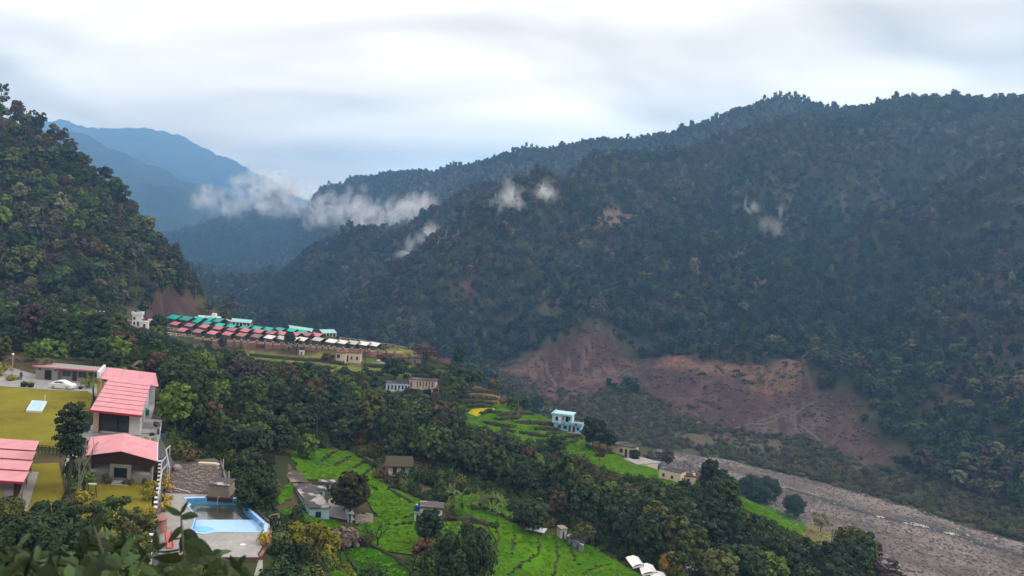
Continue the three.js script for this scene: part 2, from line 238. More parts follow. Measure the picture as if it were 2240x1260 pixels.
const Z = {
  plain: zone([[1085, 800], [1250, 850], [1440, 880], [1560, 925], [1700, 930], [1860, 1000], [2000, 1050], [2200, 1120], [2250, 1180], [2050, 1122], [1760, 1048], [1480, 988], [1330, 966], [1180, 900], [1090, 850]], 300),
  scarA: zone([[1075, 800], [1150, 782], [1210, 757], [1260, 738], [1312, 720], [1335, 735], [1360, 760], [1385, 790], [1450, 780], [1470, 800], [1420, 830], [1330, 850], [1220, 890], [1150, 850]], 300),
  scarB: zone([[1400, 800], [1440, 788], [1500, 786], [1560, 792], [1610, 804], [1680, 800], [1752, 786], [1762, 840], [1790, 870], [1850, 858], [1890, 880], [1880, 930], [1930, 960], [1965, 1000], [1950, 1020], [1860, 1005], [1760, 960], [1680, 960], [1560, 945], [1490, 915], [1420, 870], [1350, 840]], 300),
  orange: zone([[1440, 782], [1560, 788], [1640, 802], [1752, 788], [1762, 850], [1680, 870], [1600, 830], [1500, 806], [1440, 800]], 300),
  tracksGrey: zone([[1640, 925], [1720, 890], [1800, 870], [1860, 900], [1780, 960], [1700, 975], [1640, 960]], 300),
  slipA: zone([[1292, 508], [1318, 478], [1352, 452], [1378, 468], [1392, 492], [1350, 512]], 500),
  slipB: zone([[1640, 635], [1650, 612], [1672, 604], [1692, 615], [1690, 640], [1660, 650]], 450),
  slipC: zone([[985, 650], [1010, 615], [1035, 600], [1052, 640], [1040, 670]], 400),
  slipD: zone([[2160, 640], [2175, 615], [2195, 620], [2190, 640]], 400),
  cut: zone([[318, 705], [330, 670], [352, 645], [382, 630], [412, 640], [432, 665], [440, 692], [380, 690]], 250),
  verge: zone([[70, 684], [150, 664], [260, 672], [330, 690], [330, 706], [200, 688], [80, 690]], 240),
  dry: zone([[530, 764], [640, 778], [700, 772], [830, 795], [1000, 795], [1010, 815], [900, 822], [840, 832], [760, 826], [640, 806], [540, 786]], 200),
  slope: zone([[540, 788], [640, 808], [840, 834], [960, 826], [1000, 850], [900, 835], [760, 860], [640, 840]], 200),
  nose: zone([[985, 855], [1030, 838], [1090, 855], [1105, 872], [1180, 895], [1210, 918], [1090, 905], [1000, 880]], 200),
};
const WOOD_FLOOR = [0.05, 0.052, 0.024], mixc = (a, b, t) => [lerp(a[0], b[0], t), lerp(a[1], b[1], t), lerp(a[2], b[2], t)];
function earth(x, z, y) {
  const n = fbm(x * 0.06, z * 0.06, 4), f = fbm(x * 0.35, z * 0.35, 3);
  let c = mixc([0.040, 0.050, 0.018], [0.085, 0.062, 0.034], smoothstep(n + f * 0.5, -0.1, 0.45));
  const m = mountainous(x, z, y); c = mixc(c, mixc([0.038, 0.044, 0.024], [0.085, 0.068, 0.046], smoothstep(n, -0.05, 0.4)), m);
  const e = (P, s) => { if (x < P.b[0] - 30 || x > P.b[1] + 30 || z < P.b[2] - 30 || z > P.b[3] + 30) return 0; return 1 - smoothstep(edgeDist(P, x, z) + n * s * 2.2 + f * s, -s, s); };
  let k;
  if ((k = e(Z.plain, 6))) c = mixc(c, mixc([0.070, 0.076, 0.034], [0.098, 0.070, 0.056], smoothstep(n * 0.7 + f * 0.6, -0.06, 0.22)), k);
  const bare = mixc([0.055, 0.030, 0.026], [0.118, 0.070, 0.054], smoothstep(f + n * 0.6, -0.2, 0.35));
  if ((k = e(Z.scarA, 5))) c = mixc(c, bare, k);
  if ((k = e(Z.scarB, 5))) c = mixc(c, mixc(bare, [0.056, 0.037, 0.037], 0.5), k);
  if ((k = e(Z.tracksGrey, 5))) c = mixc(c, [0.105, 0.08, 0.074], k * smoothstep(f, -0.1, 0.25) * 0.8);
  if ((k = e(Z.orange, 5))) c = mixc(c, mixc([0.14, 0.085, 0.05], [0.24, 0.088, 0.036], smoothstep(n, -0.05, 0.25)), k * smoothstep(f, -0.35, 0.1));
  for (const P of [Z.slipA, Z.slipB, Z.slipC, Z.slipD]) if ((k = e(P, 4))) c = mixc(c, P === Z.slipA ? [0.17, 0.11, 0.07] : [0.12, 0.065, 0.05], k * 0.8);
  if (y < -23 + n * 4 && (k = e(Z.cut, 2.5))) c = mixc(c, mixc([0.060, 0.034, 0.030], [0.095, 0.055, 0.046], smoothstep(f, -0.2, 0.3)), k);
  if ((k = e(Z.verge, 2.5))) c = mixc(c, [0.105, 0.068, 0.052], k * 0.9);
  if ((k = e(Z.slope, 2))) c = mixc(c, mixc([0.10, 0.085, 0.028], [0.085, 0.058, 0.03], smoothstep(f, -0.1, 0.3)), k);
  if ((k = e(Z.dry, 1.5))) c = mixc(c, mixc([0.125, 0.150, 0.024], [0.16, 0.135, 0.040], smoothstep(f + n, -0.1, 0.4)), k);
  if ((k = e(Z.nose, 1.5))) c = mixc(c, mixc([0.15, 0.105, 0.052], [0.10, 0.10, 0.035], smoothstep(f, -0.05, 0.3)), k);
  return c;
}
{
  const n = angs.length, w = NR + 1, P = new Float32Array(n * w * 3), K = new Float32Array(n * w * 3), U = new Float32Array(n * w * 2), idx = [];
  for (let i = 0; i < n; i++) for (let j = 0; j < w; j++) {
    const r = i < NDENSE ? radius(j) : Math.min(radius(j), 420), x = Math.sin(angs[i]) * r, z = -Math.cos(angs[i]) * r, o = i * w + j, y = HG[o];
    P.set([x, y, z], o * 3); K.set(earth(x, z, y), o * 3); U.set([x, z], o * 2);
  }
  for (let i = 0; i < n; i++) { const i2 = (i + 1) % n; for (let j = 0; j < NR; j++) { const a = i * w + j, b = i2 * w + j; idx.push(a, b, a + 1, b, b + 1, a + 1); } }
  const g = new THREE.BufferGeometry(); g.setAttribute('position', new THREE.BufferAttribute(P, 3)); g.setAttribute('color', new THREE.BufferAttribute(K, 3)); g.setAttribute('uv', new THREE.BufferAttribute(U, 2)); g.setIndex(idx); g.computeVertexNormals();
  struct('ground', g, M([1.25, 1.25, 1.25], { tex: T.soil, vertexColors: true, rough: 1, specularIntensity: 0.1 }));
}
// far ridges across the head of the valley
function ridge(name, depth, crest, base, back, amp, color, seed) {
  const us = crest.map((c) => c[0]), NU = 260, NV = 70, P = [], idx = [], K = [], U = [];
  for (let i = 0; i <= NU; i++) {
    const u = lerp(us[0], us[us.length - 1], i / NU); let k = 0; while (k < crest.length - 2 && us[k + 1] < u) k++;
    let t = (u - us[k]) / (us[k + 1] - us[k]); t = t * t * (3 - 2 * t) * 0.5 + t * 0.5; const v = lerp(crest[k][1], crest[k + 1][1], t), top = at(u, v, depth);
    for (let j = 0; j <= NV; j++) {
      const s = j / NV, f = s < 0.78 ? s / 0.78 : 1 - (s - 0.78) / 0.22 * 0.5, d = s < 0.78 ? depth - back * (1 - f) : depth + back * 0.5 * ((s - 0.78) / 0.22);
      const x = top[0], z = -d, crestness = Math.pow(f, 1.05), y = lerp(base, top[1], crestness) + (amp * fbm(x * 0.0035 + seed, z * 0.0035, 6) - amp * 0.8 * Math.abs(noise2(x * 0.004 + seed + fbm(x * .003, z * .003, 3) * 2, z * 0.0012)) ) * (1 - Math.pow(f, 6) * 0.9) + amp * 0.12 * fbm(x * 0.02, z * 0.02 + seed, 3);
      P.push(x, y, z); const q = 0.75 + 0.5 * fbm(x * 0.01, z * 0.01 + seed, 4); K.push(color[0] * q, color[1] * q, color[2] * q); U.push(x, z);
    }
  }
  for (let i = 0; i < NU; i++) for (let j = 0; j < NV; j++) { const a = i * (NV + 1) + j, b = a + NV + 1; idx.push(a, b, a + 1, b, b + 1, a + 1); }
  const g = new THREE.BufferGeometry(); g.setAttribute('position', new THREE.Float32BufferAttribute(P, 3)); g.setAttribute('color', new THREE.Float32BufferAttribute(K, 3)); g.setAttribute('uv', new THREE.Float32BufferAttribute(U, 2)); g.setIndex(idx); g.computeVertexNormals();
  return [struct(name, g, M([1.1, 1.1, 1.1], { tex: T.soil, vertexColors: true, rough: 1, specularIntensity: 0 })), P, NV];
}
const [M1, M1P, M1NV] = ridge('wooded_hill', 2500, [[240, 600], [330, 545], [395, 515], [440, 500], [490, 488], [550, 470], [620, 462], [680, 462], [740, 470], [800, 500], [880, 560], [960, 620]], -90, 900, 40, [0.045, 0.06, 0.04], 1.7);
ridge('mountain', 3600, [[-80, 255], [60, 268], [100, 280], [135, 284], [178, 288], [205, 302], [232, 318], [262, 330], [295, 345], [350, 362], [385, 384], [420, 392], [470, 400], [505, 420], [560, 450], [640, 490], [760, 560]], -90, 1700, 170, [0.050, 0.064, 0.036], 5.1);
ridge('mountain', 5800, [[-60, 300], [60, 272], [105, 264], [138, 257], [165, 266], [195, 278], [240, 281], [270, 278], [292, 273], [318, 277], [345, 281], [400, 295], [428, 308], [480, 335], [530, 356], [572, 380], [608, 401], [660, 428], [760, 480], [900, 540]], -90, 2300, 200, [0.055, 0.066, 0.040], 9.3);
// ================================================================ TREES
// a crown is made of many leaf sprays spread through uneven lobes; every spray is a small bent leaf-shaped face
function sprays(out, r, cx, cy, cz, rad, n, size, o = {}) {
  const { flat = 0.8, up = 0.25, tint = 1, droop = 0, low = -0.45 } = o, seedL = Math.floor(r() * 1000);
  for (let i = 0; i < n; i++) {
    let x, y, z, l; do { x = 2 * r() - 1; y = 2 * r() - 1; z = 2 * r() - 1; l = x * x + y * y + z * z; } while (l > 1 || l < 0.02 || y / Math.sqrt(l) < low);
    l = Math.sqrt(l); x /= l; y /= l; z /= l; const lump = 0.78 + 0.44 * hash2(Math.floor(x * 2.2 + 9 + seedL), Math.floor(y * 2.2 + 9) * 7 + Math.floor(z * 2.2 + 9)); const q = rad * lump * (0.35 + 0.75 * Math.pow(r(), 0.7)) * (r() < 0.06 ? 1.2 : 1);
    const px = cx + x * q, py = cy + y * q * flat, pz = cz + z * q;
    let nx = x + (r() - 0.5) * 1.3, ny = y + up + (r() - 0.5) * 1.1, nz = z + (r() - 0.5) * 1.3; l = Math.hypot(nx, ny, nz); nx /= l; ny /= l; nz /= l;
    let ax = r() - 0.5, ay = r() - 0.5 - droop, az = r() - 0.5; const dd = ax * nx + ay * ny + az * nz; ax -= nx * dd; ay -= ny * dd; az -= nz * dd; l = Math.hypot(ax, ay, az) || 1; ax /= l; ay /= l; az /= l;
    const bx = ny * az - nz * ay, by = nz * ax - nx * az, bz = nx * ay - ny * ax, s = size * (0.6 + 0.8 * r()), w = s * (0.34 + 0.22 * r()), b = s * 0.16 * (r() - 0.3), t = tint * (0.72 + 0.56 * r()), g = (r() - 0.5) * 0.14;
    const A = [px - ax * s * 0.6, py - ay * s * 0.6, pz - az * s * 0.6], B = [px + bx * w - nx * b, py + by * w - ny * b, pz + bz * w - nz * b], D = [px + ax * s * 0.6, py + ay * s * 0.6, pz + az * s * 0.6], E = [px - bx * w - nx * b, py - by * w - ny * b, pz - bz * w - nz * b];
    out.p.push(...A, ...D, ...B, ...A, ...E, ...D);
    for (let k = 0; k < 6; k++) out.c.push(t * (1 + g), t, t * (1 - g));
  }
}
function faceGeo(out) {
  const g = new THREE.BufferGeometry(); g.setAttribute('position', new THREE.Float32BufferAttribute(out.p, 3)); g.setAttribute('color', new THREE.Float32BufferAttribute(out.c, 3)); g.computeVertexNormals(); return g;
}
const bent = (r, a, b, n, j) => { const P = []; for (let i = 0; i <= n; i++) { const t = i / n, s = Math.sin(t * Math.PI) * j; P.push([lerp(a[0], b[0], t) + (r() - 0.5) * s, lerp(a[1], b[1], t) + (r() - 0.5) * s * 0.5, lerp(a[2], b[2], t) + (r() - 0.5) * s]); } return P; };
// o: h full height, R crown radius, base height of the crown's foot, lobes, n sprays, size of a spray
function treeShape(seed, o) {
  const { h = 8, R = 3, base = 2, lobes = 9, n = 1600, size = 0.55, lobe = 0.48, trunk = 0.2, top = 1, opts = {}, sparse = 0 } = o, r = rng(seed), out = { p: [], c: [] }, wood = mb(), ch = h - base;
  const lean = [(r() - 0.5) * R * 0.3, (r() - 0.5) * R * 0.3], fork = [lean[0] * 0.5, base + ch * 0.2, lean[1] * 0.5];
  wood.path(bent(r, [0, -0.5, 0], fork, 4, 0.3), trunk, trunk * 0.7, 7);
  for (let i = 0; i < lobes; i++) {
    const f = (i + 0.5) / lobes, ang = i * 2.4 + r() * 0.9, yy = base + ch * (0.16 + 0.72 * f), prof = Math.pow(Math.sin(Math.PI * clamp(0.14 + 0.74 * f, 0, 1)), 0.7) * lerp(1, top, f);
    const lr = R * lobe * (0.75 + 0.5 * r()) * lerp(1, 0.8, f), rr = Math.max(0, (R - lr * 0.75) * prof * (0.55 + 0.5 * r())), c = [lean[0] * f + Math.cos(ang) * rr, yy, lean[1] * f + Math.sin(ang) * rr];
    wood.path(bent(r, fork, c, 3, 0.6), trunk * 0.5, 0.03, 5);
    if (r() < sparse) continue;
    sprays(out, r, c[0], c[1], c[2], lr, Math.round(n / lobes), size, { ...opts, tint: 0.8 + 0.4 * r() });
  }
  return { crown: faceGeo(out), trunk: wood.geo() };
}
// leafless tree: limbs that fork
function bareShape(seed, h = 7, spread = 0.5, depth = 5, thick = 0.16) {
  const r = rng(seed), wood = mb();
  const grow = (p, d, len, rad, k) => {
    const q = [p[0] + d[0] * len, p[1] + d[1] * len, p[2] + d[2] * len]; wood.bar(p, q, rad, k > 2 ? 6 : 4, rad * 0.68, false);
    if (k <= 0) return; const m = k > 3 ? 3 : 2 + (r() > 0.5 ? 1 : 0);
    for (let i = 0; i < m; i++) { const a = r() * 6.28, s = spread * (0.6 + 0.8 * r()), e = [d[0] + Math.cos(a) * s, d[1] * 0.9 + 0.18 + (r() - 0.5) * 0.3, d[2] + Math.sin(a) * s], l = Math.hypot(...e); grow(q, e.map((x) => x / l), len * (0.62 + 0.22 * r()), rad * 0.6, k - 1); }
  };
  grow([0, -0.4, 0], [(r() - 0.5) * 0.2, 1, (r() - 0.5) * 0.2], h * 0.3, thick, depth); return wood.geo();
}
const leafMat = (c, o = {}) => { const m = new THREE.MeshPhysicalMaterial({ color: col(...c), vertexColors: true, roughness: 0.8, side: THREE.DoubleSide, specularIntensity: 0.3, ...o }); return m; };
const GREEN = {
  dark: [0.030, 0.050, 0.018], deep: [0.022, 0.038, 0.017], mid: [0.048, 0.075, 0.020], olive: [0.072, 0.080, 0.022], bright: [0.085, 0.135, 0.020], yellow: [0.200, 0.180, 0.022], gold: [0.36, 0.24, 0.03],
  grey: [0.068, 0.068, 0.048], pale: [0.120, 0.122, 0.062], brown: [0.080, 0.054, 0.028], rust: [0.105, 0.045, 0.030], plum: [0.062, 0.042, 0.045], blue: [0.030, 0.046, 0.030], fawn: [0.13, 0.10, 0.06],
};
const LEAF = Object.fromEntries(Object.entries(GREEN).map(([k, c]) => [k, leafMat(c)]));
const BARK = M([0.10, 0.085, 0.065], { tex: T.wood, rough: 1 }), BARK_DARK = M([0.045, 0.036, 0.030], { tex: T.wood, rough: 1 }), BARK_PALE = M([0.22, 0.20, 0.17], { tex: T.wood, rough: 1 });
// kinds for the far slopes (few, larger sprays)
const FAR = [
  treeShape(11, { h: 10, R: 4.2, base: 2.6, lobes: 9, n: 330, size: 1.5, lobe: 0.5 }), treeShape(12, { h: 12, R: 4.4, base: 4, lobes: 10, n: 360, size: 1.5, lobe: 0.42 }),
  treeShape(13, { h: 8, R: 4.6, base: 2.2, lobes: 9, n: 320, size: 1.5, lobe: 0.45, opts: { flat: 0.6 } }), treeShape(14, { h: 13, R: 3.6, base: 5.5, lobes: 8, n: 280, size: 1.4, lobe: 0.44, opts: { flat: 0.55 } }),
  treeShape(15, { h: 7, R: 3.4, base: 1.2, lobes: 7, n: 250, size: 1.3, lobe: 0.55 }), treeShape(16, { h: 11, R: 3.8, base: 3.5, lobes: 12, n: 260, size: 1.3, lobe: 0.34, opts: { flat: 0.6 }, sparse: 0.25 }),
];
const TINY = [17, 18, 19].map((s, i) => treeShape(s, { h: [11, 9, 14][i], R: [4.4, 4.8, 3.6][i], base: [2.5, 1.5, 5][i], lobes: 6, n: 70, size: 3.2, lobe: 0.52 }));
function oneMesh(t, bark = [0.10, 0.09, 0.08]) {             // crown and trunk in one geometry: the bark's colour is a ratio to the crown's
  const tg = t.trunk.clone(), n = tg.attributes.position.count, k = new Float32Array(n * 3); for (let i = 0; i < n; i++) k.set([bark[0] * 14, bark[1] * 12, bark[2] * 18], i * 3);
  tg.setAttribute('color', new THREE.BufferAttribute(k, 3)); tg.deleteAttribute('uv'); return mergeGeometries([t.crown, tg]);
}
const whiteLeaf = leafMat([1, 1, 1], { specularIntensity: 0.15 });
function scatterStuff(name, label, geos, list, mat = whiteLeaf) {     // list of [x, y, z, turn, scale, colour, kind, yscale]
  geos.forEach((g, k) => {
    const L = list.filter((t) => t[6] === k); if (!L.length) return;
    const m = new THREE.InstancedMesh(g, mat, L.length), q = new THREE.Quaternion(), e = new THREE.Euler(), mat4 = new THREE.Matrix4(), c = new THREE.Color();
    L.forEach((t, i) => { e.set((hash2(i, 3) - 0.5) * 0.16, t[3], (hash2(i, 7) - 0.5) * 0.16); mat4.compose(new THREE.Vector3(t[0], t[1], t[2]), q.setFromEuler(e), new THREE.Vector3(t[4], t[4] * (t[7] ?? 1), t[4])); m.setMatrixAt(i, mat4); m.setColorAt(i, c.setRGB(...t[5])); });
    m.name = numbered(name); m.castShadow = m.receiveShadow = true; scene.add(m); tag(m, label, null, null, 'stuff');
  });
}
const vary = (c, r, a = 0.3) => { const k = 1 + (r() - 0.5) * 2 * a, h = (r() - 0.5) * 0.16; return [c[0] * k * (1 + h), c[1] * k, c[2] * k * (1 - h)]; };
const bareGround = (x, z) => within(Z.scarA, x, z, 2) || within(Z.scarB, x, z, 2) || (hash2(Math.floor(x), Math.floor(z)) < 0.75 && within(Z.slipA, x, z)) || (hash2(Math.floor(x), Math.floor(z)) < 0.55 && (within(Z.slipB, x, z) || within(Z.slipC, x, z) || within(Z.slipD, x, z))) || within(Z.plain, x, z, 3);
const FOREST = [];
{
  const r = rng(77);
  for (let z = -300; z > -2150;) {
    const step = z > -700 ? 5.0 : z > -1150 ? 5.0 : 6.6;
    for (let x = -900; x < 1000; x += step) {
      const X = x + (r() - 0.5) * step * 1.1, Zz = z + (r() - 0.5) * step * 1.1, d = -Zz; r();
      if (Math.abs(X) > 0.74 * d + 20) continue;
      const y = ground(X, Zz), D = Math.hypot(X, Zz);
      if (D < 305 || (X < -60 && D < 430) || (X < -0.40 * D && D < 700) || (y < -88 && D < 480 && X < 110)) continue;
      if (X < 60 && D < 480 && y > -70) continue;
      if (edgeDist(RIVER, X, Zz) < 12 || bareGround(X, Zz)) continue;
      if (!inFrame(X, y + 8, Zz, 80) || !seen(X, y + 11, Zz)) continue;
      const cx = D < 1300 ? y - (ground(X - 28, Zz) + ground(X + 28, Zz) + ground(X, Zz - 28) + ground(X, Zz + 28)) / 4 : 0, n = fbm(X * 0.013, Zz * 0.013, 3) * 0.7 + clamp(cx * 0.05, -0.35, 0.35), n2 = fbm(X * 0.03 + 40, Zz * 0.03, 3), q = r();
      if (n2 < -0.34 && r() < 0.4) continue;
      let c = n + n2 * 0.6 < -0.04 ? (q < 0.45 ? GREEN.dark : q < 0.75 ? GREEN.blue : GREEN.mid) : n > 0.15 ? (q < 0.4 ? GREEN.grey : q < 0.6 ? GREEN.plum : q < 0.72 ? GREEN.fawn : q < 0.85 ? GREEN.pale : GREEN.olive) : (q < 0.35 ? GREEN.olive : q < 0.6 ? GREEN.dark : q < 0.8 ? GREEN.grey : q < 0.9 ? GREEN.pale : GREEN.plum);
      const kind = D > 1150 ? Math.floor(r() * 3) : c === GREEN.grey || c === GREEN.plum ? [5, 3, 5, 1][Math.floor(r() * 4)] : Math.floor(r() * 5);
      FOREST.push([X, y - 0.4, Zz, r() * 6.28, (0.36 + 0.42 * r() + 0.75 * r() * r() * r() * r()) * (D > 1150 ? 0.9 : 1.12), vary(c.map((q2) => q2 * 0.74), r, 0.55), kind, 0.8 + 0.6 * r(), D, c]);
    }
    z -= step;
  }
  FOREST.sort((a, b) => a[8] / a[4] - b[8] / b[4]);
}
const farGeos = FAR.map((t) => oneMesh(t)), tinyGeos = TINY.map((t) => oneMesh(t));
const protoFar = FAR.map((t) => ({ t }));
const LOOK = new Map([[GREEN.dark, ['dark', 'dark green']], [GREEN.blue, ['blue', 'blue green']], [GREEN.mid, ['mid', 'mid green']], [GREEN.grey, ['grey', 'greyish']], [GREEN.plum, ['plum', 'plum brown']], [GREEN.fawn, ['fawn', 'fawn']], [GREEN.pale, ['pale', 'pale olive']], [GREEN.olive, ['olive', 'olive green']], [GREEN.rust, ['rust', 'rusty brown']], [GREEN.brown, ['brown', 'brownish']], [GREEN.bright, ['bright', 'bright green']], [GREEN.yellow, ['yellow', 'yellow green']], [GREEN.deep, ['deep', 'very dark green']], [GREEN.gold, ['gold', 'golden yellow']]]);
function plantTree(shape, leaf, pos, turn, s, sy, name, label, group, bark = BARK) {
  const o = thing(name, label, 'tree', pos, turn, group); o.scale.set(s, s * sy, s);
  obj('trunk', shape.trunk, bark, o); obj('crown', shape.crown, leaf, o); return o;
}
{
  // tall thin trees on the crest, standing against the sky
  { const rc = rng(23), crest = [treeShape(25, { h: 15, R: 3.4, base: 8, lobes: 9, n: 150, size: 1.6, lobe: 0.36, trunk: 0.3, opts: { flat: 0.45 } }), treeShape(26, { h: 13, R: 4.2, base: 6.5, lobes: 8, n: 150, size: 1.6, lobe: 0.4, trunk: 0.3, opts: { flat: 0.4 } })].map((t) => oneMesh(t)), L = [];
    for (let i = 0; i < 330; i++) { const u = lerp(690, 2260, rc()), f = rc(); let v = 150; while (v < 600) { const [a, b] = ray(u, v); let d = 600, ok = false; for (; d < 2200; d *= 1.015) if (ground(a * d, -d) > b * d) { ok = true; break; } if (ok) break; v += 3; } if (fbm(u * 0.012, 3, 2) < -0.22 && f < 0.7) continue; const h = hit(u, v + 2 + f * 5, 500); L.push([h[0], h[1] - 1, h[2], rc() * 6, (0.48 + 0.45 * rc()) * (u > 1480 && u < 1660 ? 1.5 : 1), vary(GREEN.dark, rc), i % 2, 0.8 + 0.5 * rc()]); }
    scatterStuff('ridge_trees', 'tall thin trees along the crest of the mountainside', crest, L); }
  const near = FOREST.filter((t) => t[8] < 640).slice(0, 260), set = new Set(near);
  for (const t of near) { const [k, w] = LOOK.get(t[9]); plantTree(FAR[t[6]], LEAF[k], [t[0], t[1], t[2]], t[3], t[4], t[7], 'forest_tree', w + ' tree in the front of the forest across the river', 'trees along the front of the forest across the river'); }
  const rest = FOREST.filter((t) => !set.has(t));
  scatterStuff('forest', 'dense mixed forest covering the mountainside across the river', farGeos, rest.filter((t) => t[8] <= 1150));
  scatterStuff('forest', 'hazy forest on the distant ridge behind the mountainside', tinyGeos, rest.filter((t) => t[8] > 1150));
  // the hazy wooded hill at the head of the valley
  const r = rng(5), L = [];
  for (let i = 0; i < 15000; i++) { const k = Math.floor(r() * 260) , j = Math.floor(r() * 55), o = (k * (M1NV + 1) + j) * 3, a = r(), b = r(), o2 = o + (M1NV + 1) * 3, P = M1P, X = lerp(P[o], P[o2], a) , f = (q) => lerp(lerp(P[o + q], P[o2 + q], a), lerp(P[o + 3 + q], P[o2 + 3 + q], a), b); const x = f(0), y = f(1), z = f(2); if (!seen(x, y + 10, z)) continue; L.push([x, y - 1, z, r() * 6.28, 0.9 + 0.6 * r(), vary(GREEN.dark, r, 0.4), Math.floor(r() * 3)]); }
  scatterStuff('forest', 'blue hazed woodland on the hill at the head of the valley', tinyGeos, L);
}
// ================================================================ THE RESORT (lower left)
const YR = -31.2;
const G = (u, v, y = YR) => { const p = onY(u, v, y); return [p[0], p[2]]; };
function slab(P, y1, y0, holes = [], m = mb()) {              // upright slab over a plan
  const S = P.map(([x, z]) => new THREE.Vector2(x, -z)), Hs = holes.map((h) => h.map(([x, z]) => new THREE.Vector2(x, -z)));
  if (THREE.ShapeUtils.isClockWise(S)) S.reverse(); Hs.forEach((h) => { if (!THREE.ShapeUtils.isClockWise(h)) h.reverse(); });
  const all = [...S, ...Hs.flat()], f = THREE.ShapeUtils.triangulateShape(S, Hs), Q = (p, y) => [p.x, y, -p.y];
  for (const [a, b, c] of f) { m.tri(Q(all[a], y1), Q(all[b], y1), Q(all[c], y1)); if (y0 < y1) m.tri(Q(all[c], y0), Q(all[b], y0), Q(all[a], y0)); }
  if (y0 < y1) for (const ring of [S, ...Hs]) ring.forEach((p, i) => { const q = ring[(i + 1) % ring.length]; m.quad(Q(p, y0), Q(q, y0), Q(q, y1), Q(p, y1)); });
  return m;
}
const MAT = {
  pink: M([0.78, 0.335, 0.375], { rough: 0.6, tex: T.sheet, bumpMap: T.ribs, bumpScale: 0.03 }), pinkEdge: M([0.42, 0.03, 0.06], { rough: 0.6 }), plaster: M([0.66, 0.65, 0.66]), greyWall: M([0.30, 0.275, 0.25]), concrete: M([0.36, 0.345, 0.325], { tex: T.soil }), paving: M([0.42, 0.415, 0.40], { tex: T.gravel }),
  dark: M([0.012, 0.013, 0.015], { rough: 0.5 }), glass: new THREE.MeshPhysicalMaterial({ color: col(0.03, 0.035, 0.04), roughness: 0.12, side: THREE.DoubleSide }), white: M([0.74, 0.74, 0.74], { rough: 0.6 }), navy: M([0.06, 0.13, 0.24]), brown: M([0.055, 0.026, 0.016]), rustWood: M([0.16, 0.055, 0.022]),
  door: M([0.06, 0.045, 0.036], { tex: T.wood }), frame: M([0.20, 0.19, 0.18]), lawn: M([0.240, 0.205, 0.026], { tex: T.lawn, rough: 1, specularIntensity: 0.1 }), soilDark: M([0.115, 0.088, 0.078], { tex: T.soil, rough: 1 }), lane: M([0.10, 0.092, 0.10], { tex: T.soil }),
  beige: M([0.52, 0.36, 0.27]), cream: M([0.66, 0.55, 0.40]), sky: M([0.28, 0.50, 0.84], { rough: 0.5 }), skyPale: M([0.40, 0.62, 0.92], { rough: 0.5 }), poolDeep: M([0.10, 0.33, 0.56], { rough: 0.5 }), teal: M([0.010, 0.36, 0.30], { rough: 0.5 }),
  brick: M([0.26, 0.105, 0.085], { tex: T.stain }), brickPink: M([0.36, 0.17, 0.15], { tex: T.soil }), woodGrey: M([0.30, 0.25, 0.20], { tex: T.wood }), timber: M([0.13, 0.10, 0.075], { tex: T.wood }), metal: M([0.55, 0.56, 0.58], { rough: 0.4 }), black: M([0.02, 0.02, 0.022]), red: M([0.55, 0.05, 0.06]), salmon: M([0.55, 0.17, 0.15]),
  stone: M([0.30, 0.25, 0.21], { tex: T.soil }), blueTank: M([0.02, 0.09, 0.32], { rough: 0.4 }), slate: M([0.12, 0.115, 0.12], { tex: T.stain }), stained: M([0.46, 0.42, 0.40], { tex: T.black }), thatch: M([0.075, 0.058, 0.036], { tex: T.wood }), blueWall: M([0.46, 0.68, 0.80]), turquoise: M([0.22, 0.54, 0.70]), straw: M([0.14, 0.105, 0.082], { tex: T.soil }),
};
// ---- grounds
struct('lawn', slab([G(-90, 838), G(0, 845), G(107, 853), G(191, 856), G(205, 866), G(185, 930), G(150, 985), G(112, 978), G(60, 974), G(-90, 970)], YR, YR - 0.3).geo(), MAT.lawn);
struct('forecourt', slab([G(-110, 780), G(0, 797), G(92, 824), G(238, 841), G(232, 870), G(205, 866), G(191, 856), G(107, 853), G(0, 845), G(-90, 838)], YR + 0.06, YR - 0.3).geo(), MAT.paving);
struct('lawn', slab([G(60, 1015), G(128, 1012), G(142, 1075), G(110, 1130), G(20, 1130), G(66, 1060)], YR, YR - 0.3).geo(), MAT.lawn);
struct('lawn', slab([G(188, 1054), G(326, 1058), G(334, 1080), G(318, 1275), G(165, 1275), G(180, 1110)], YR, YR - 0.3).geo(), MAT.lawn);
struct('lane', slab([G(331, 905), G(352, 912), G(352, 958), G(380, 1012), G(356, 1060), G(352, 1110), G(344, 1280), G(327, 1280), G(336, 1110), G(347, 1012), G(336, 965)], YR + 0.03, YR - 0.4).geo(), MAT.lane);
struct('path', slab([G(150, 985), G(182, 938), G(196, 944), G(170, 1000), G(150, 1040), G(136, 1040)], YR + 0.04, YR - 0.3).geo(), MAT.concrete);
// ---- pale blue platform on the lawn
{
  const y = YR + 0.35, P = [G(57, 897, y), G(92, 898.5, y), G(103, 877.5, y), G(70, 875.5, y)], c = [0, 1].map((k) => P.reduce((s, p) => s + p[k], 0) / 4);
  const t = thing('platform', 'pale blue square platform with a white rim lying on the yellow lawn', 'platform');
  const inner = P.map((p) => [lerp(p[0], c[0], 0.13), lerp(p[1], c[1], 0.13)]);
  obj('rim', slab(P, y, YR, [inner]).geo(), MAT.white, t); obj('top', slab(inner, y - 0.04, YR).geo(), MAT.skyPale, t);
  const b = mb(); b.bar([c[0] - 0.6, y - 0.1, P[3][1] + 0.3], [c[0] - 0.6, y + 1.2, P[3][1] + 0.3], 0.04); obj('post', b.geo(), MAT.white, t);
}
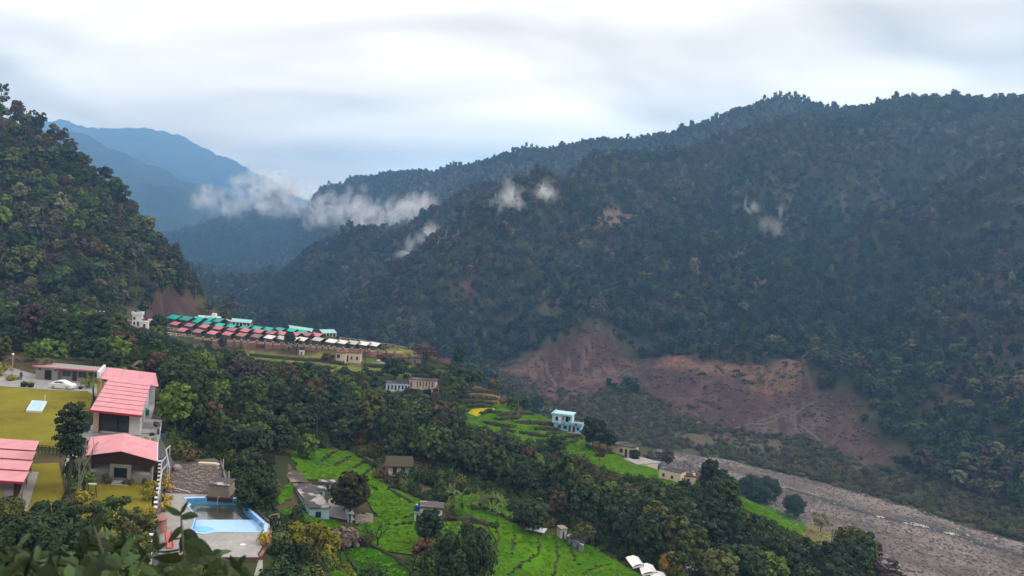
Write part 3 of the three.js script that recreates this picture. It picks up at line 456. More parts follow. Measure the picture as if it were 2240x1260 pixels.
// windows and doors in an upright wall that runs along x: hole-less, set 2 cm proud, with frame, panes and sill
function windowIn(parent, x0, x1, y0, y1, z, panes = 2, frame = MAT.frame, glass = MAT.glass) {
  const w = mb(), f = 0.07; w.box(x0, x1, y0, y0 + f, z - 0.02, z + 0.06).box(x0, x1, y1 - f, y1, z - 0.02, z + 0.06).box(x0, x0 + f, y0 + f, y1 - f, z - 0.02, z + 0.06).box(x1 - f, x1, y0 + f, y1 - f, z - 0.02, z + 0.06);
  for (let k = 1; k < panes; k++) { const x = lerp(x0, x1, k / panes); w.box(x - 0.025, x + 0.025, y0 + f, y1 - f, z - 0.02, z + 0.05); }
  const o = obj('window', w.geo(), frame, parent); obj('pane', mb().box(x0 + f, x1 - f, y0 + f, y1 - f, z - 0.01, z + 0.012).geo(), glass, o); return o;
}
function doorIn(parent, x0, x1, y0, y1, z, mat = MAT.door, frame = MAT.frame) {
  const o = obj('door', mb().box(x0 + 0.06, x1 - 0.06, y0, y1 - 0.06, z - 0.01, z + 0.03).geo(), mat, parent);
  obj('frame', mb().box(x0, x0 + 0.06, y0, y1, z - 0.02, z + 0.07).box(x1 - 0.06, x1, y0, y1, z - 0.02, z + 0.07).box(x0 + 0.06, x1 - 0.06, y1 - 0.06, y1, z - 0.02, z + 0.07).geo(), frame, o); return o;
}
// ---- long grey block with a thin pink roof
{
  const t = thing('grey_building', 'long low grey building with a thin pink roof edge beside the white car', 'building', [-92.3, YR, -151.4], -0.11), H = 2.45, L = 16.2;
  obj('wall', mb().box(0, 4.6, 0, H, -4.5, 0.9).box(4.6, L, 0, H - 0.02, -4.5, 0).geo(), MAT.greyWall, t);
  obj('roof', mb().hexa([[-0.4, H, 1.3], [L + 0.3, H, 0.7], [L + 0.3, H - 0.9, -5], [-0.4, H - 0.9, -5]], [[-0.4, H + 0.28, 1.3], [L + 0.3, H + 0.3, 0.7], [L + 0.3, H - 0.6, -5], [-0.4, H - 0.6, -5]]).geo(), MAT.pink, t);
  doorIn(t, 1.9, 3.4, 0, 2.05, 0.9, MAT.dark); obj('vent', mb().box(0.6, 1.1, 1.9, 2.2, 0.88, 0.93).geo(), MAT.dark, t); obj('vent', mb().box(4.0, 4.45, 1.9, 2.2, 0.88, 0.93).geo(), MAT.dark, t);
  for (const [a, b] of [[5.0, 6.8], [8.35, 10.1], [11.8, 13.6]]) windowIn(t, a, b, 0.85, 2.0, 0, 2);
  for (const [a, b] of [[7.05, 8.1], [10.45, 11.5], [13.9, 14.9]]) doorIn(t, a, b, 0, 2.0, 0);
  obj('step', mb().box(4.7, L - 0.2, -0.02, 0.1, 0.02, 0.8).geo(), MAT.concrete, t);
}
// ---- hall with a stepped pink roof. Its plan is a leaning parallelogram: s across, q = 0..1 from front to back
{
  const t = thing('pink_roof_hall', 'white hall with a long stepped pink roof and large dark front window', 'building');
  const FL = [-59.7, -110.2], FR = [-52.0, -109.8], BL = [-69.8, -134.8], BR = [-61.9, -133.8], yT = -27;
  const q = (s, f) => [lerp(lerp(FL[0], FR[0], s), lerp(BL[0], BR[0], s), f), lerp(lerp(FL[1], FR[1], s), lerp(BL[1], BR[1], s), f)];
  for (let k = 0; k < 8; k++) {
    const a = k / 8, b = (k + 1) / 8 + 0.012, p = [q(0, a), q(1, a), q(1, b), q(0, b)], d = [0.10, 0.10, 0, 0];
    const lay = (dy) => p.map(([x, z], i) => [x, yT + d[i] + dy + (i === 1 || i === 2 ? -0.25 : 0.0), z]);
    obj('roof_panel', mb().hexa(lay(0), lay(0.07)).geo(), MAT.pink, t);
  }
  const g0 = q(0, -0.004), g1 = q(1, -0.004), g2 = q(1, 0.004), g3 = q(0, 0.004);
  obj('fascia', mb().hexa([[g0[0], yT - 0.1, g0[1]], [g1[0], yT - 0.35, g1[1]], [g2[0], yT - 0.35, g2[1]], [g3[0], yT - 0.1, g3[1]]], [[g0[0], yT + 0.2, g0[1]], [g1[0], yT - 0.05, g1[1]], [g2[0], yT - 0.05, g2[1]], [g3[0], yT + 0.2, g3[1]]]).geo(), MAT.pinkEdge, t);
  const w = (s0, s1, f0, f1, y0, y1, mat, name) => obj(name, slab([q(s0, f0), q(s1, f0), q(s1, f1), q(s0, f1)], y1, y0).geo(), mat, t);
  w(0.03, 0.96, 0.12, 0.99, YR + 0.4, yT - 0.4, MAT.plaster, 'wall');
  w(0.16, 0.50, 0.112, 0.13, YR + 0.75, yT - 0.9, MAT.glass, 'window'); w(0.515, 0.74, 0.112, 0.13, YR + 0.75, yT - 0.9, MAT.glass, 'window'); w(0.03, 0.15, 0.108, 0.13, YR + 0.5, yT - 0.5, MAT.beige, 'side_wall'); w(0.14, 0.16, 0.104, 0.13, YR + 0.6, yT - 0.6, MAT.brown, 'frame'); w(0.502, 0.513, 0.104, 0.13, YR + 0.75, yT - 0.9, MAT.brown, 'frame');
  w(0.74, 0.96, 0.106, 0.13, YR + 0.5, yT - 0.45, MAT.white, 'wall_panel');
  w(-0.06, 1.1, -0.14, 1, YR - 0.3, YR + 0.42, MAT.paving, 'floor'); w(1.02, 1.34, -0.15, 0.55, YR - 0.3, YR + 0.4, MAT.concrete, 'terrace');
  // upper roof across the back
  const U = [[-71.6, -134.9], [-60.2, -133.0], [-63.9, -139.8], [-73.4, -141.4]], ys = [-27.2, -27.6, -26.6, -26.4];
  for (let k = 0; k < 3; k++) { const a = k / 3, b = (k + 1) / 3 - 0.004, P = (s, m) => { const f = m ? [U[3], U[2], ys[3], ys[2]] : [U[0], U[1], ys[0], ys[1]]; return [lerp(f[0][0], f[1][0], s), lerp(f[2], f[3], s), lerp(f[0][1], f[1][1], s)]; }; const B = [P(a, 0), P(b, 0), P(b, 1), P(a, 1)]; obj('roof_panel', mb().hexa(B, B.map(([x, y, z]) => [x, y + 0.08, z])).geo(), MAT.pink, t); }
  obj('back_wall', slab([[-71, -135.3], [-61, -133.4], [-64.2, -139.4], [-72.8, -140.8]], -27.7, YR).geo(), MAT.plaster, t);
  obj('sign_panel', mb().hexa([[-73.6, -27.3, -140], [-73.3, -27.3, -140.2], [-72.2, -27.3, -136], [-72.6, -27.3, -136]], [[-73.6, -25.6, -140], [-73.3, -25.6, -140.2], [-72.2, -26.2, -136], [-72.6, -26.2, -136]]).geo(), MAT.white, t);
  obj('gable', mb().hexa([[-73.3, YR, -137.5], [-71.2, YR, -135.2], [-71.0, YR, -135.5], [-73.2, YR, -137.8]], [[-73.3, -27.3, -137.5], [-71.2, -27.3, -135.2], [-71.0, -27.3, -135.5], [-73.2, -27.3, -137.8]]).geo(), M([0.55, 0.40, 0.16]), t);
  // parapet: blue posts, base strip and rails
  const P = thing('parapet', 'blue and white parapet railing on the terrace in front of the hall', 'railing'), x0 = -63.4, x1 = -51.0, z = -114.0, yb = YR - 0.1;
  obj('base', mb().box(x0, x1 + 0.6, yb, yb + 0.55, z - 0.12, z + 0.12).geo(), MAT.navy, P);
  for (const x of [-62.4, -58.6, -55.0, -51.4]) obj('post', mb().box(x - (x < -60 ? 0.75 : 0.18), x + (x < -60 ? 0.75 : 0.22), yb + 0.55, yb + 1.25, z - 0.14, z + 0.14).geo(), MAT.navy, P);
  for (const [a, b] of [[-61.6, -58.8], [-58.35, -55.2], [-54.75, -51.65]]) for (let k = 0; k < 4; k++) obj('rail', mb().box(a, b, yb + 0.62 + k * 0.16, yb + 0.67 + k * 0.16, z - 0.03, z + 0.03).geo(), MAT.white, P);
  const tk = thing('water_butt', 'small teal water butt standing on the terrace right of the hall', 'tank', [G(319, 913)[0], YR + 0.4, G(319, 913)[1]]);
  obj('barrel', new THREE.LatheGeometry([[0, 0], [0.42, 0], [0.5, 0.3], [0.5, 0.75], [0.42, 0.95], [0.2, 1.02], [0, 1.02]].map((p) => new THREE.Vector2(...p)), 14), MAT.teal, tk); obj('lid', new THREE.CylinderGeometry(0.22, 0.24, 0.1, 12).translate(0, 1.07, 0), MAT.teal, tk);
  const r = rng(6); for (let k = 0; k < 9; k++) { const s = 1.06 + 0.2 * r(), p = q(s, -0.1 + 0.5 * r()), h = 0.25 + r() * 0.4; const b = thing('crate', 'dark crate left on the side terrace of the hall', 'crate', [p[0], YR + 0.4, p[1]], r() * 3, 'crates on the side terrace of the hall'); obj('body', mb().cbox(0, h / 2, 0, 0.6, h, 0.5).geo(), [MAT.timber, MAT.black, MAT.stone][k % 3], b); obj('slat', mb().cbox(0, h + 0.03, 0, 0.64, 0.06, 0.16).geo(), MAT.woodGrey, b); }
}
// ---- cottage with a gabled pink roof
{
  const t = thing('pink_roof_cottage', 'open fronted cottage with a gabled pink roof and grey portico', 'cottage'), z0 = -92.0, z1 = -100.2, sk = -3.75, map = (p) => [p[0] + sk * (z0 - p[2]) / (z0 - z1), p[1], p[2]];
  const xl = -50.25, xr = -41.5, xm = -45.9, ye = -28.05, yr = -27.25, X = (x, y, z) => [x, y, z];
  for (const [a, b, ya, yb] of [[xl, xm, ye, yr], [xm, xr, yr, ye - 0.15]]) for (let k = 0; k < 2; k++) { const m0 = lerp(a, b, k / 2), m1 = lerp(a, b, (k + 1) / 2), y0 = lerp(ya, yb, k / 2), y1 = lerp(ya, yb, (k + 1) / 2); obj('roof_panel', mb(map).hexa([X(m0, y0, z0), X(m1, y1, z0), X(m1, y1, z1), X(m0, y0, z1)], [X(m0, y0 + 0.07, z0), X(m1, y1 + 0.07, z0), X(m1, y1 + 0.07, z1), X(m0, y0 + 0.07, z1)]).geo(), MAT.pink, t); }
  const tri = mb(map); tri.hexa([X(xl + 0.2, ye - 0.62, z0 - 0.25), X(xr - 0.2, ye - 0.8, z0 - 0.25), X(xr - 0.2, ye - 0.8, z0 - 0.4), X(xl + 0.2, ye - 0.62, z0 - 0.4)], [X(xl + 0.2, ye - 0.02, z0 - 0.25), X(xr - 0.2, ye - 0.18, z0 - 0.25), X(xr - 0.2, ye - 0.18, z0 - 0.4), X(xl + 0.2, ye - 0.02, z0 - 0.4)]); tri.tri(X(xl + 0.2, ye - 0.02, z0 - 0.26), X(xr - 0.2, ye - 0.18, z0 - 0.26), X(xm, yr - 0.02, z0 - 0.26));
  obj('gable', tri.geo(), MAT.brown, t); obj('beam', mb(map).hexa([X(xl + 0.5, ye - 0.95, z0 - 0.5), X(xr - 0.5, ye - 1.1, z0 - 0.5), X(xr - 0.5, ye - 1.1, z0 - 0.7), X(xl + 0.5, ye - 0.95, z0 - 0.7)], [X(xl + 0.5, ye - 0.62, z0 - 0.5), X(xr - 0.5, ye - 0.8, z0 - 0.5), X(xr - 0.5, ye - 0.8, z0 - 0.7), X(xl + 0.5, ye - 0.62, z0 - 0.7)]).geo(), MAT.rustWood, t);
  const wl = -49.8, wr = -42.1, zf = z0 - 0.9, zb = z1 + 0.5;
  obj('floor', mb(map).box(wl - 0.2, wr + 0.2, YR - 0.3, YR + 0.3, zb - 0.3, zf + 0.2).geo(), MAT.concrete, t);
  obj('back_wall', mb(map).box(wl, wr, YR + 0.3, ye - 0.7, zb - 0.2, zb).geo(), MAT.brown, t); obj('side_wall', mb(map).box(wl, wl + 0.2, YR + 0.3, ye - 0.7, zb, zf - 3.2).geo(), MAT.brown, t); obj('side_wall', mb(map).box(wr - 0.2, wr, YR + 0.3, ye - 0.8, zb, zf - 3.2).geo(), MAT.brown, t);
  for (const x of [wl + 0.1, wr - 0.1]) obj('post', mb(map).box(x - 0.11, x + 0.11, YR + 0.3, ye - 0.65, zf - 0.11, zf + 0.11).geo(), MAT.woodGrey, t);
  obj('low_wall', mb(map).box(wl, -47.25, YR - 0.2, YR + 1.05, zf, zf + 0.25).geo(), MAT.greyWall, t); obj('low_wall', mb(map).box(-44.55, wr, YR - 0.2, YR + 1.05, zf, zf + 0.25).geo(), MAT.greyWall, t);
  const px = [-47.2, -44.6]; obj('portico', mb(map).box(px[0], px[0] + 0.48, YR, ye - 1.3, zf + 0.02, zf + 0.6).box(px[1] - 0.48, px[1], YR, ye - 1.3, zf + 0.02, zf + 0.6).box(px[0], px[1], ye - 1.3, ye - 0.85, zf + 0.02, zf + 0.6).geo(), MAT.greyWall, t);
  obj('doorway', mb(map).box(px[0] + 0.5, px[1] - 0.5, YR + 0.35, ye - 1.32, zf - 0.5, zf - 0.4).geo(), MAT.glass, t);
  for (let k = 0; k < 3; k++) obj('step', mb(map).box(px[0] + 0.3, px[1] - 0.3, YR - 0.1, YR + 0.3 - k * 0.1, zf + 0.62 + k * 0.35, zf + 0.97 + k * 0.35).geo(), MAT.concrete, t);
  obj('gutter', mb(map).bar(X(xr + 0.04, ye - 0.1, z0), X(xr + 0.04, ye - 0.1, z1), 0.06).geo(), MAT.white, t);
}
// ---- pavilion at the left edge
{
  const t = thing('pink_roof_pavilion', 'timber pavilion with a stepped pink roof at the edge of the yellow lawn', 'pavilion'), rows = [[84, 966], [77.5, 989], [70.5, 1009.5], [62, 1033], [51, 1058.5]], y = -27.4;
  for (let k = 0; k < 4; k++) { const a = onY(...rows[k], y), b = onY(...rows[k + 1], y), L = 12; const B = [[b[0] - L, y + 0.2, b[2]], [b[0], y + 0.16, b[2]], [a[0], y - 0.02, a[2] - 0.15], [a[0] - L, y + 0.02, a[2] - 0.15]]; obj('roof_panel', mb().hexa(B, B.map(([x, yy, z]) => [x, yy + 0.06, z])).geo(), MAT.pink, t); }
  const f = onY(51, 1058.5, y), e = onY(84, 966, y); obj('fascia', mb().box(f[0] - 12, f[0] + 0.02, y - 0.02, y + 0.2, f[2], f[2] + 0.06).geo(), MAT.pinkEdge, t);
  const sk = (p) => [p[0] + (e[0] - f[0]) * (f[2] - p[2]) / (f[2] - e[2]), p[1], p[2]], z0 = f[2] - 1, z1 = e[2] + 0.8, xr = f[0] - 0.9;
  for (const z of [z0, lerp(z0, z1, 0.34), lerp(z0, z1, 0.67), z1]) { obj('post', mb(sk).box(xr - 0.2, xr + 0.2, YR, y, z - 0.2, z + 0.2).geo(), MAT.brown, t); obj('brace', mb(sk).hexa([[xr + 0.1, YR + 1.2, z - 0.12], [xr + 0.35, YR + 1.2, z - 0.12], [xr + 0.35, YR + 1.2, z + 0.12], [xr + 0.1, YR + 1.2, z + 0.12]], [[xr + 0.75, y - 0.05, z - 0.12], [xr + 1.0, y - 0.05, z - 0.12], [xr + 1.0, y - 0.05, z + 0.12], [xr + 0.75, y - 0.05, z + 0.12]]).geo(), MAT.beige, t); }
  obj('low_wall', mb(sk).box(xr - 0.1, xr + 0.12, YR, YR + 0.9, z1, z0).geo(), MAT.greyWall, t); obj('plinth', mb(sk).box(xr - 9, xr + 1.1, YR - 0.3, YR + 0.15, z1 - 0.3, z0 + 0.6).geo(), MAT.concrete, t);
  obj('front_wall', mb(sk).box(xr - 10, xr - 1.4, YR, YR + 2.6, z0 - 0.12, z0 + 0.12).geo(), M([0.42, 0.31, 0.09]), t); obj('counter', mb(sk).box(xr - 0.9, xr - 0.25, YR, YR + 1.9, z0 - 0.3, z0 + 0.3).geo(), MAT.rustWood, t); obj('back_wall', mb(sk).box(xr - 10, xr, YR, y, z1 - 0.15, z1).geo(), MAT.brown, t);
  const fn = thing('fence', 'low black metal fence between the lawn and the cottage garden', 'fence'), A = G(84, 988), B = G(132, 993);
  for (let k = 0; k <= 6; k++) { const x = lerp(A[0], B[0], k / 6), z = lerp(A[1], B[1], k / 6); obj('post', mb().bar([x, YR - 0.2, z], [x, YR + 1.0, z], 0.05, 5).geo(), MAT.black, fn); }
  for (let k = 0; k < 3; k++) obj('rail', mb().bar([A[0], YR + 0.3 + k * 0.3, A[1]], [B[0], YR + 0.3 + k * 0.3, B[1]], 0.035, 5).geo(), MAT.black, fn);
}
// ---- kerb of black and white stones, pipe rails, hedges along the lane
{
  const line = [[350, 1010], [349, 1040], [345, 1075], [340, 1110], [334, 1150], [329, 1195], [326, 1240]].map((p) => G(...p)), t = thing('kerb_stones', 'row of black and white painted kerb stones along the lane', 'kerb');
  let acc = 0; const g = mb().cbox(0, 0.16, 0, 0.42, 0.4, 0.72).geo(); let k = 0;
  for (let i = 0; i < line.length - 1; i++) { const [a, b] = [line[i], line[i + 1]], L = Math.hypot(b[0] - a[0], b[1] - a[1]); while (acc < L) { const f = acc / L, m = obj(k ? 'stone' : 'stone', g, k % 2 ? MAT.white : MAT.black, t); m.position.set(lerp(a[0], b[0], f), YR, lerp(a[1], b[1], f)); m.rotation.y = Math.atan2(b[0] - a[0], b[1] - a[1]); k++; acc += 0.84; } acc -= L; }
  const pipe = (pts, label) => { const o = thing('pipe_rail', label, 'railing'), P = pts.map(([u, v, h]) => { const g2 = onY(u, v, YR + h); return g2; }); obj('pipe', mb().path(P, 0.07).geo(), MAT.metal, o); for (const p of [P[0], P[P.length - 1]]) obj('post', mb().bar([p[0], YR - 0.2, p[2]], p, 0.055).geo(), MAT.metal, o); return o; };
  pipe([[338.6, 919, 1.2], [353.5, 920, 1.2], [350, 944, 1.2]], 'short white pipe railing at the top of the lane beside the hall');
  pipe([[372, 975, 1.3], [363, 984, 1.3], [371, 1023, 1.3]], 'bent white pipe railing forking beside the lane past the cottage');
  pipe([[366, 996, 1.2], [354, 1010, 1.2], [352, 1030, 1.2], [350, 1070, 1.2]], 'outer curved white pipe running down beside the painted kerb');
  pipe([[367, 1014, 1.2], [355, 1028, 1.2], [351, 1050, 1.2], [346, 1082, 1.2]], 'inner curved white pipe running down beside the painted kerb');
}
// ---- pool yard
const YP = -32.0;
{
  const g = (u, v) => G(u, v, YP);
  struct('yard', slab([g(352, 1010), g(470, 1002), g(484, 1012), g(494, 1052), g(525, 1086), g(400, 1086), g(345, 1130), g(340, 1100)], YP - 0.02, YP - 1).geo(), MAT.soilDark);
  const rim = [[402, 1091], [425, 1089.5], [453, 1089], [519, 1091], [585, 1150], [582, 1169], [568, 1166.5], [520, 1166], [468, 1165.5], [447, 1170], [429, 1168], [418, 1160], [423, 1146], [427, 1129], [416, 1116], [410, 1109], [416, 1104], [409, 1098]].map((p) => g(...p));
  const deck = [g(362, 1080), g(470, 1083), g(523, 1088), g(590, 1148), g(588, 1171), g(562, 1214), g(425, 1214), g(335, 1214), g(345, 1130)];
  const cen = [rim.reduce((s, p) => s + p[0], 0) / rim.length, rim.reduce((s, p) => s + p[1], 0) / rim.length], inset = (k) => rim.map((p) => [lerp(p[0], cen[0], k), lerp(p[1], cen[1], k)]);
  const t = thing('swimming_pool', 'pale blue kidney edged swimming pool with murky water and a dry shallow end', 'swimming pool');
  struct('pool_deck', slab(deck, YP + 0.05, YP - 1.2, [rim]).geo(), MAT.concrete);
  obj('rim', slab(inset(-0.012), YP + 0.14, YP - 0.05, [inset(0.055)]).geo(), MAT.skyPale, t);
  const wall = mb(), R2 = inset(0.056); R2.forEach((p, i) => { const q = R2[(i + 1) % R2.length]; wall.quad([p[0], YP - 1.9, p[1]], [q[0], YP - 1.9, q[1]], [q[0], YP + 0.1, q[1]], [p[0], YP + 0.1, p[1]]); }); obj('wall', wall.geo(), MAT.poolDeep, t);
  obj('floor', slab(R2, YP - 1.85, YP - 1.9).geo(), MAT.poolDeep, t);
  const w = (u, v) => onY(u, v, YP - 0.72), wl = [w(416, 1104), w(521, 1107), w(556, 1140), w(418, 1140)].map((p) => [p[0], p[2]]);
  const water = obj('water', slab([[wl[0][0] - 1, wl[0][1] - 0.6], [wl[1][0] + 0.5, wl[1][1] - 0.6], wl[2], wl[3]].map((p) => p), YP - 0.72, YP - 0.76).geo(), new THREE.MeshPhysicalMaterial({ color: col(0.16, 0.17, 0.15), roughness: 0.12, map: T.stain, side: THREE.DoubleSide }), t); tag(water, 'murky green water');
  const sh = [wl[3], wl[2], [wl[2][0] + 1.4, wl[2][1] + 1.3], [R2[5][0] + 0.02, R2[5][1]], ...R2.slice(6, 12)]; obj('shallow_end', slab(sh, YP - 0.55, YP - 1.8).geo(), MAT.skyPale, t);
  const c = onY(446, 1163, YP - 0.5), arc = []; for (let k = 0; k <= 14; k++) { const a = Math.PI * (k / 14); arc.push([c[0] - 0.6 + Math.cos(a) * 1.7, c[2] - Math.sin(a) * 1.5]); } obj('paddling_step', slab(arc, YP - 0.5, YP - 0.6).geo(), MAT.turquoise, t);
  for (const [i, f] of [[4, 0.2], [4, 0.5], [4, 0.8], [3, 0.3]]) { const p = inset(0.06)[3], q2 = inset(0.06)[4], m = [lerp(p[0], q2[0], f), lerp(p[1], q2[1], f)]; obj('lamp', new THREE.CylinderGeometry(0.09, 0.09, 0.05, 10).rotateZ(Math.PI / 2).translate(m[0], YP - 0.35, m[1]), MAT.white, t); }
  obj('ladder', (() => { const p = inset(0.05)[4], q2 = inset(0.05)[5], b = mb(); for (const k of [-0.25, 0.25]) b.path([[p[0] - 0.5, YP - 0.8, p[1] + 0.7 + k], [p[0] - 0.5, YP + 0.7, p[1] + 0.7 + k], [p[0] + 0.1, YP + 0.7, p[1] + 0.7 + k], [p[0] + 0.1, YP, p[1] + 0.7 + k]], 0.03, 0.03, 5); return b.geo(); })(), MAT.metal, t);
  // pump shed
  const s = thing('pump_shed', 'small grey plank shed with a flat roof at the head of the pool', 'shed', [onY(478, 1090.5, YP)[0], YP + 0.05, onY(478, 1090.5, YP)[2]]);
  for (let k = 0; k < 9; k++) obj('plank', mb().box(-1.22 + k * 0.272, -1.22 + k * 0.272 + 0.255, 0.12, 1.55, -0.02 - (k % 2) * 0.02, 0.04).geo(), MAT.woodGrey, s);
  obj('wall', mb().box(-1.2, 1.2, 0.12, 1.5, -1.9, -0.05).geo(), MAT.woodGrey, s); obj('roof', mb().hexa([[-1.3, 1.55, 0.15], [1.25, 1.55, 0.15], [1.25, 1.72, -2.1], [-1.3, 1.72, -2.1]], [[-1.3, 1.65, 0.15], [1.25, 1.65, 0.15], [1.25, 1.82, -2.1], [-1.3, 1.82, -2.1]]).geo(), MAT.stained, s); obj('plinth', mb().box(-1.5, 1.7, -0.3, 0.12, -2.1, 0.35).geo(), MAT.brown, s); obj('pipe', mb().path([[0.1, 0.3, 0.1], [0.1, 0.25, 0.5], [0.1, -0.7, 0.55]], 0.03).geo(), MAT.white, s);
  // brick edges of the deck
  const bw = thing('retaining_wall', 'red brick retaining wall below the front of the pool deck', 'wall'); obj('wall', slab([g(440, 1215), g(562, 1215), g(565, 1219), g(440, 1219)], YP - 0.02, YP - 3.4).geo(), MAT.brick, bw); obj('coping', slab([g(440, 1214.5), g(563, 1214.5), g(566, 1220), g(440, 1220)], YP + 0.08, YP - 0.0).geo(), MAT.concrete, bw);
  const b2 = thing('retaining_wall', 'slanting red brick wall down the right side of the pool deck', 'wall'); obj('wall', slab([g(589, 1150), g(596, 1152), g(594, 1176), g(574, 1216), g(566, 1216), g(587, 1174)], YP + 0.02, YP - 5).geo(), MAT.brick, b2); obj('ledge', slab([g(566, 1216), g(575, 1216), g(575, 1250), g(556, 1250)], YP - 0.4, YP - 4).geo(), MAT.concrete, b2);
  struct('lane', slab([G(576, 1222, -36), G(600, 1180, -36), G(618, 1190, -37), G(600, 1290, -37), G(560, 1290, -36)], -35.6, -38).geo(), MAT.lane);
  const yw = thing('yard_wall', 'dark low wall along the right side of the pool yard', 'wall'); obj('wall', slab([g(481, 1010), g(484, 1010), g(495, 1050), g(524, 1085), g(590, 1146), g(586, 1146), g(520, 1086), g(491, 1051)], YP + 0.35, YP - 2).geo(), MAT.slate, yw); for (const [u, v] of [[488, 1030], [500, 1058], [522, 1080]]) { const p = g(u, v); obj('post', mb().bar([p[0], YP, p[1]], [p[0], YP + 1.6, p[1]], 0.05).geo(), MAT.metal, yw); }
  // loose things in the yard
  const rk = (label, u, v, sz, seed, mat = MAT.stone) => { const q = g(u, v), gg = new THREE.IcosahedronGeometry(sz, 2), p = gg.attributes.position; for (let i = 0; i < p.count; i++) { const x = p.getX(i), y = p.getY(i), z = p.getZ(i), k = 1 + 0.35 * fbm(x * 2 / sz + seed, (y + z * 1.3) * 2 / sz, 3); p.setXYZ(i, x * k, y * k * 0.8, z * k); } gg.computeVertexNormals(); const o = obj('boulder', gg, mat); o.position.set(q[0], YP + sz * 0.35, q[1]); tag(o, label, 'boulder'); return o; };
  rk('large brown boulder beside the bent pipe railing', 386, 1027, 0.62, 3); 
  const pl = thing('plank_stack', 'pale planks lying at the back of the pool yard', 'planks', [g(458, 1016)[0], YP, g(458, 1016)[1]], 0.05); for (let k = 0; k < 4; k++) obj('plank', mb().box(-1.4, 1.4 - k * 0.15, k * 0.07, k * 0.07 + 0.06, -0.5 + k * 0.1, 0.4).geo(), MAT.cream, pl);
  const rr = rng(9), stones = mb(); for (let k = 0; k < 420; k++) { const u = 365 + rr() * 120, v = 1016 + rr() * 62, q = g(u, v), s2 = 0.05 + rr() * rr() * 0.16; stones.cbox(q[0], YP + s2 * 0.3, q[1], s2 * 2.2, s2, s2 * 1.6); } tag(obj('rubble', stones.geo(), MAT.stone), 'rubble strewn over the dark soil of the pool yard', null, null, 'stuff');
  obj('pipe', mb().path([[373, 1067.8], [395, 1072], [416, 1078.5]].map(([u, v]) => { const q = g(u, v); return [q[0], YP + 0.07, q[1]]; }), 0.06).geo(), MAT.metal); tag(scene.children[scene.children.length - 1], 'grey pipe lying on the soil between the yellow shrubs and pool', 'pipe');
  // brick pillar with pink cap, pink slide, white slab
  const pp = thing('gate_pillar', 'round red brick pillar with a pink cap beside the painted kerb', 'pillar', [g(350, 1164)[0], YP, g(350, 1164)[1]]); obj('shaft', new THREE.CylinderGeometry(0.62, 0.66, 1.45, 10).translate(0, 0.72, 0), MAT.brickPink, pp); obj('cap', new THREE.LatheGeometry([[0, 1.95], [0.4, 1.82], [0.76, 1.5], [0.76, 1.44], [0, 1.44]].map((p) => new THREE.Vector2(...p)), 12), MAT.brickPink, pp);
  const sl = thing('slide', 'salmon pink childrens slide leaning behind the foreground leaves', 'slide', [g(368, 1195)[0], YP, g(368, 1195)[1]], 0.5); sl.scale.setScalar(0.75); obj('chute', mb().hexa([[-0.4, 1.5, -0.9], [0.4, 1.5, -0.9], [0.5, 0.2, 1.2], [-0.3, 0.2, 1.2]], [[-0.4, 1.6, -0.9], [0.4, 1.6, -0.9], [0.5, 0.3, 1.2], [-0.3, 0.3, 1.2]]).geo(), MAT.salmon, sl); for (const x of [-0.42, 0.38]) obj('side', mb().hexa([[x, 1.5, -0.9], [x + 0.08, 1.5, -0.9], [x + 0.18, 0.2, 1.2], [x + 0.1, 0.2, 1.2]], [[x, 1.85, -0.9], [x + 0.08, 1.85, -0.9], [x + 0.18, 0.55, 1.2], [x + 0.1, 0.55, 1.2]]).geo(), MAT.red, sl); for (const x of [-0.35, 0.35]) obj('leg', mb().bar([x, 0, -0.95], [x, 1.5, -0.9], 0.05).geo(), MAT.metal, sl);
  const wb = thing('paving_slab', 'white slab lying on the front of the pool deck', 'slab', [g(531, 1194)[0], YP + 0.05, g(531, 1194)[1]]); obj('slab', mb().box(-0.25, 0.25, 0, 0.09, -0.25, 0.25).geo(), MAT.white, wb);
}
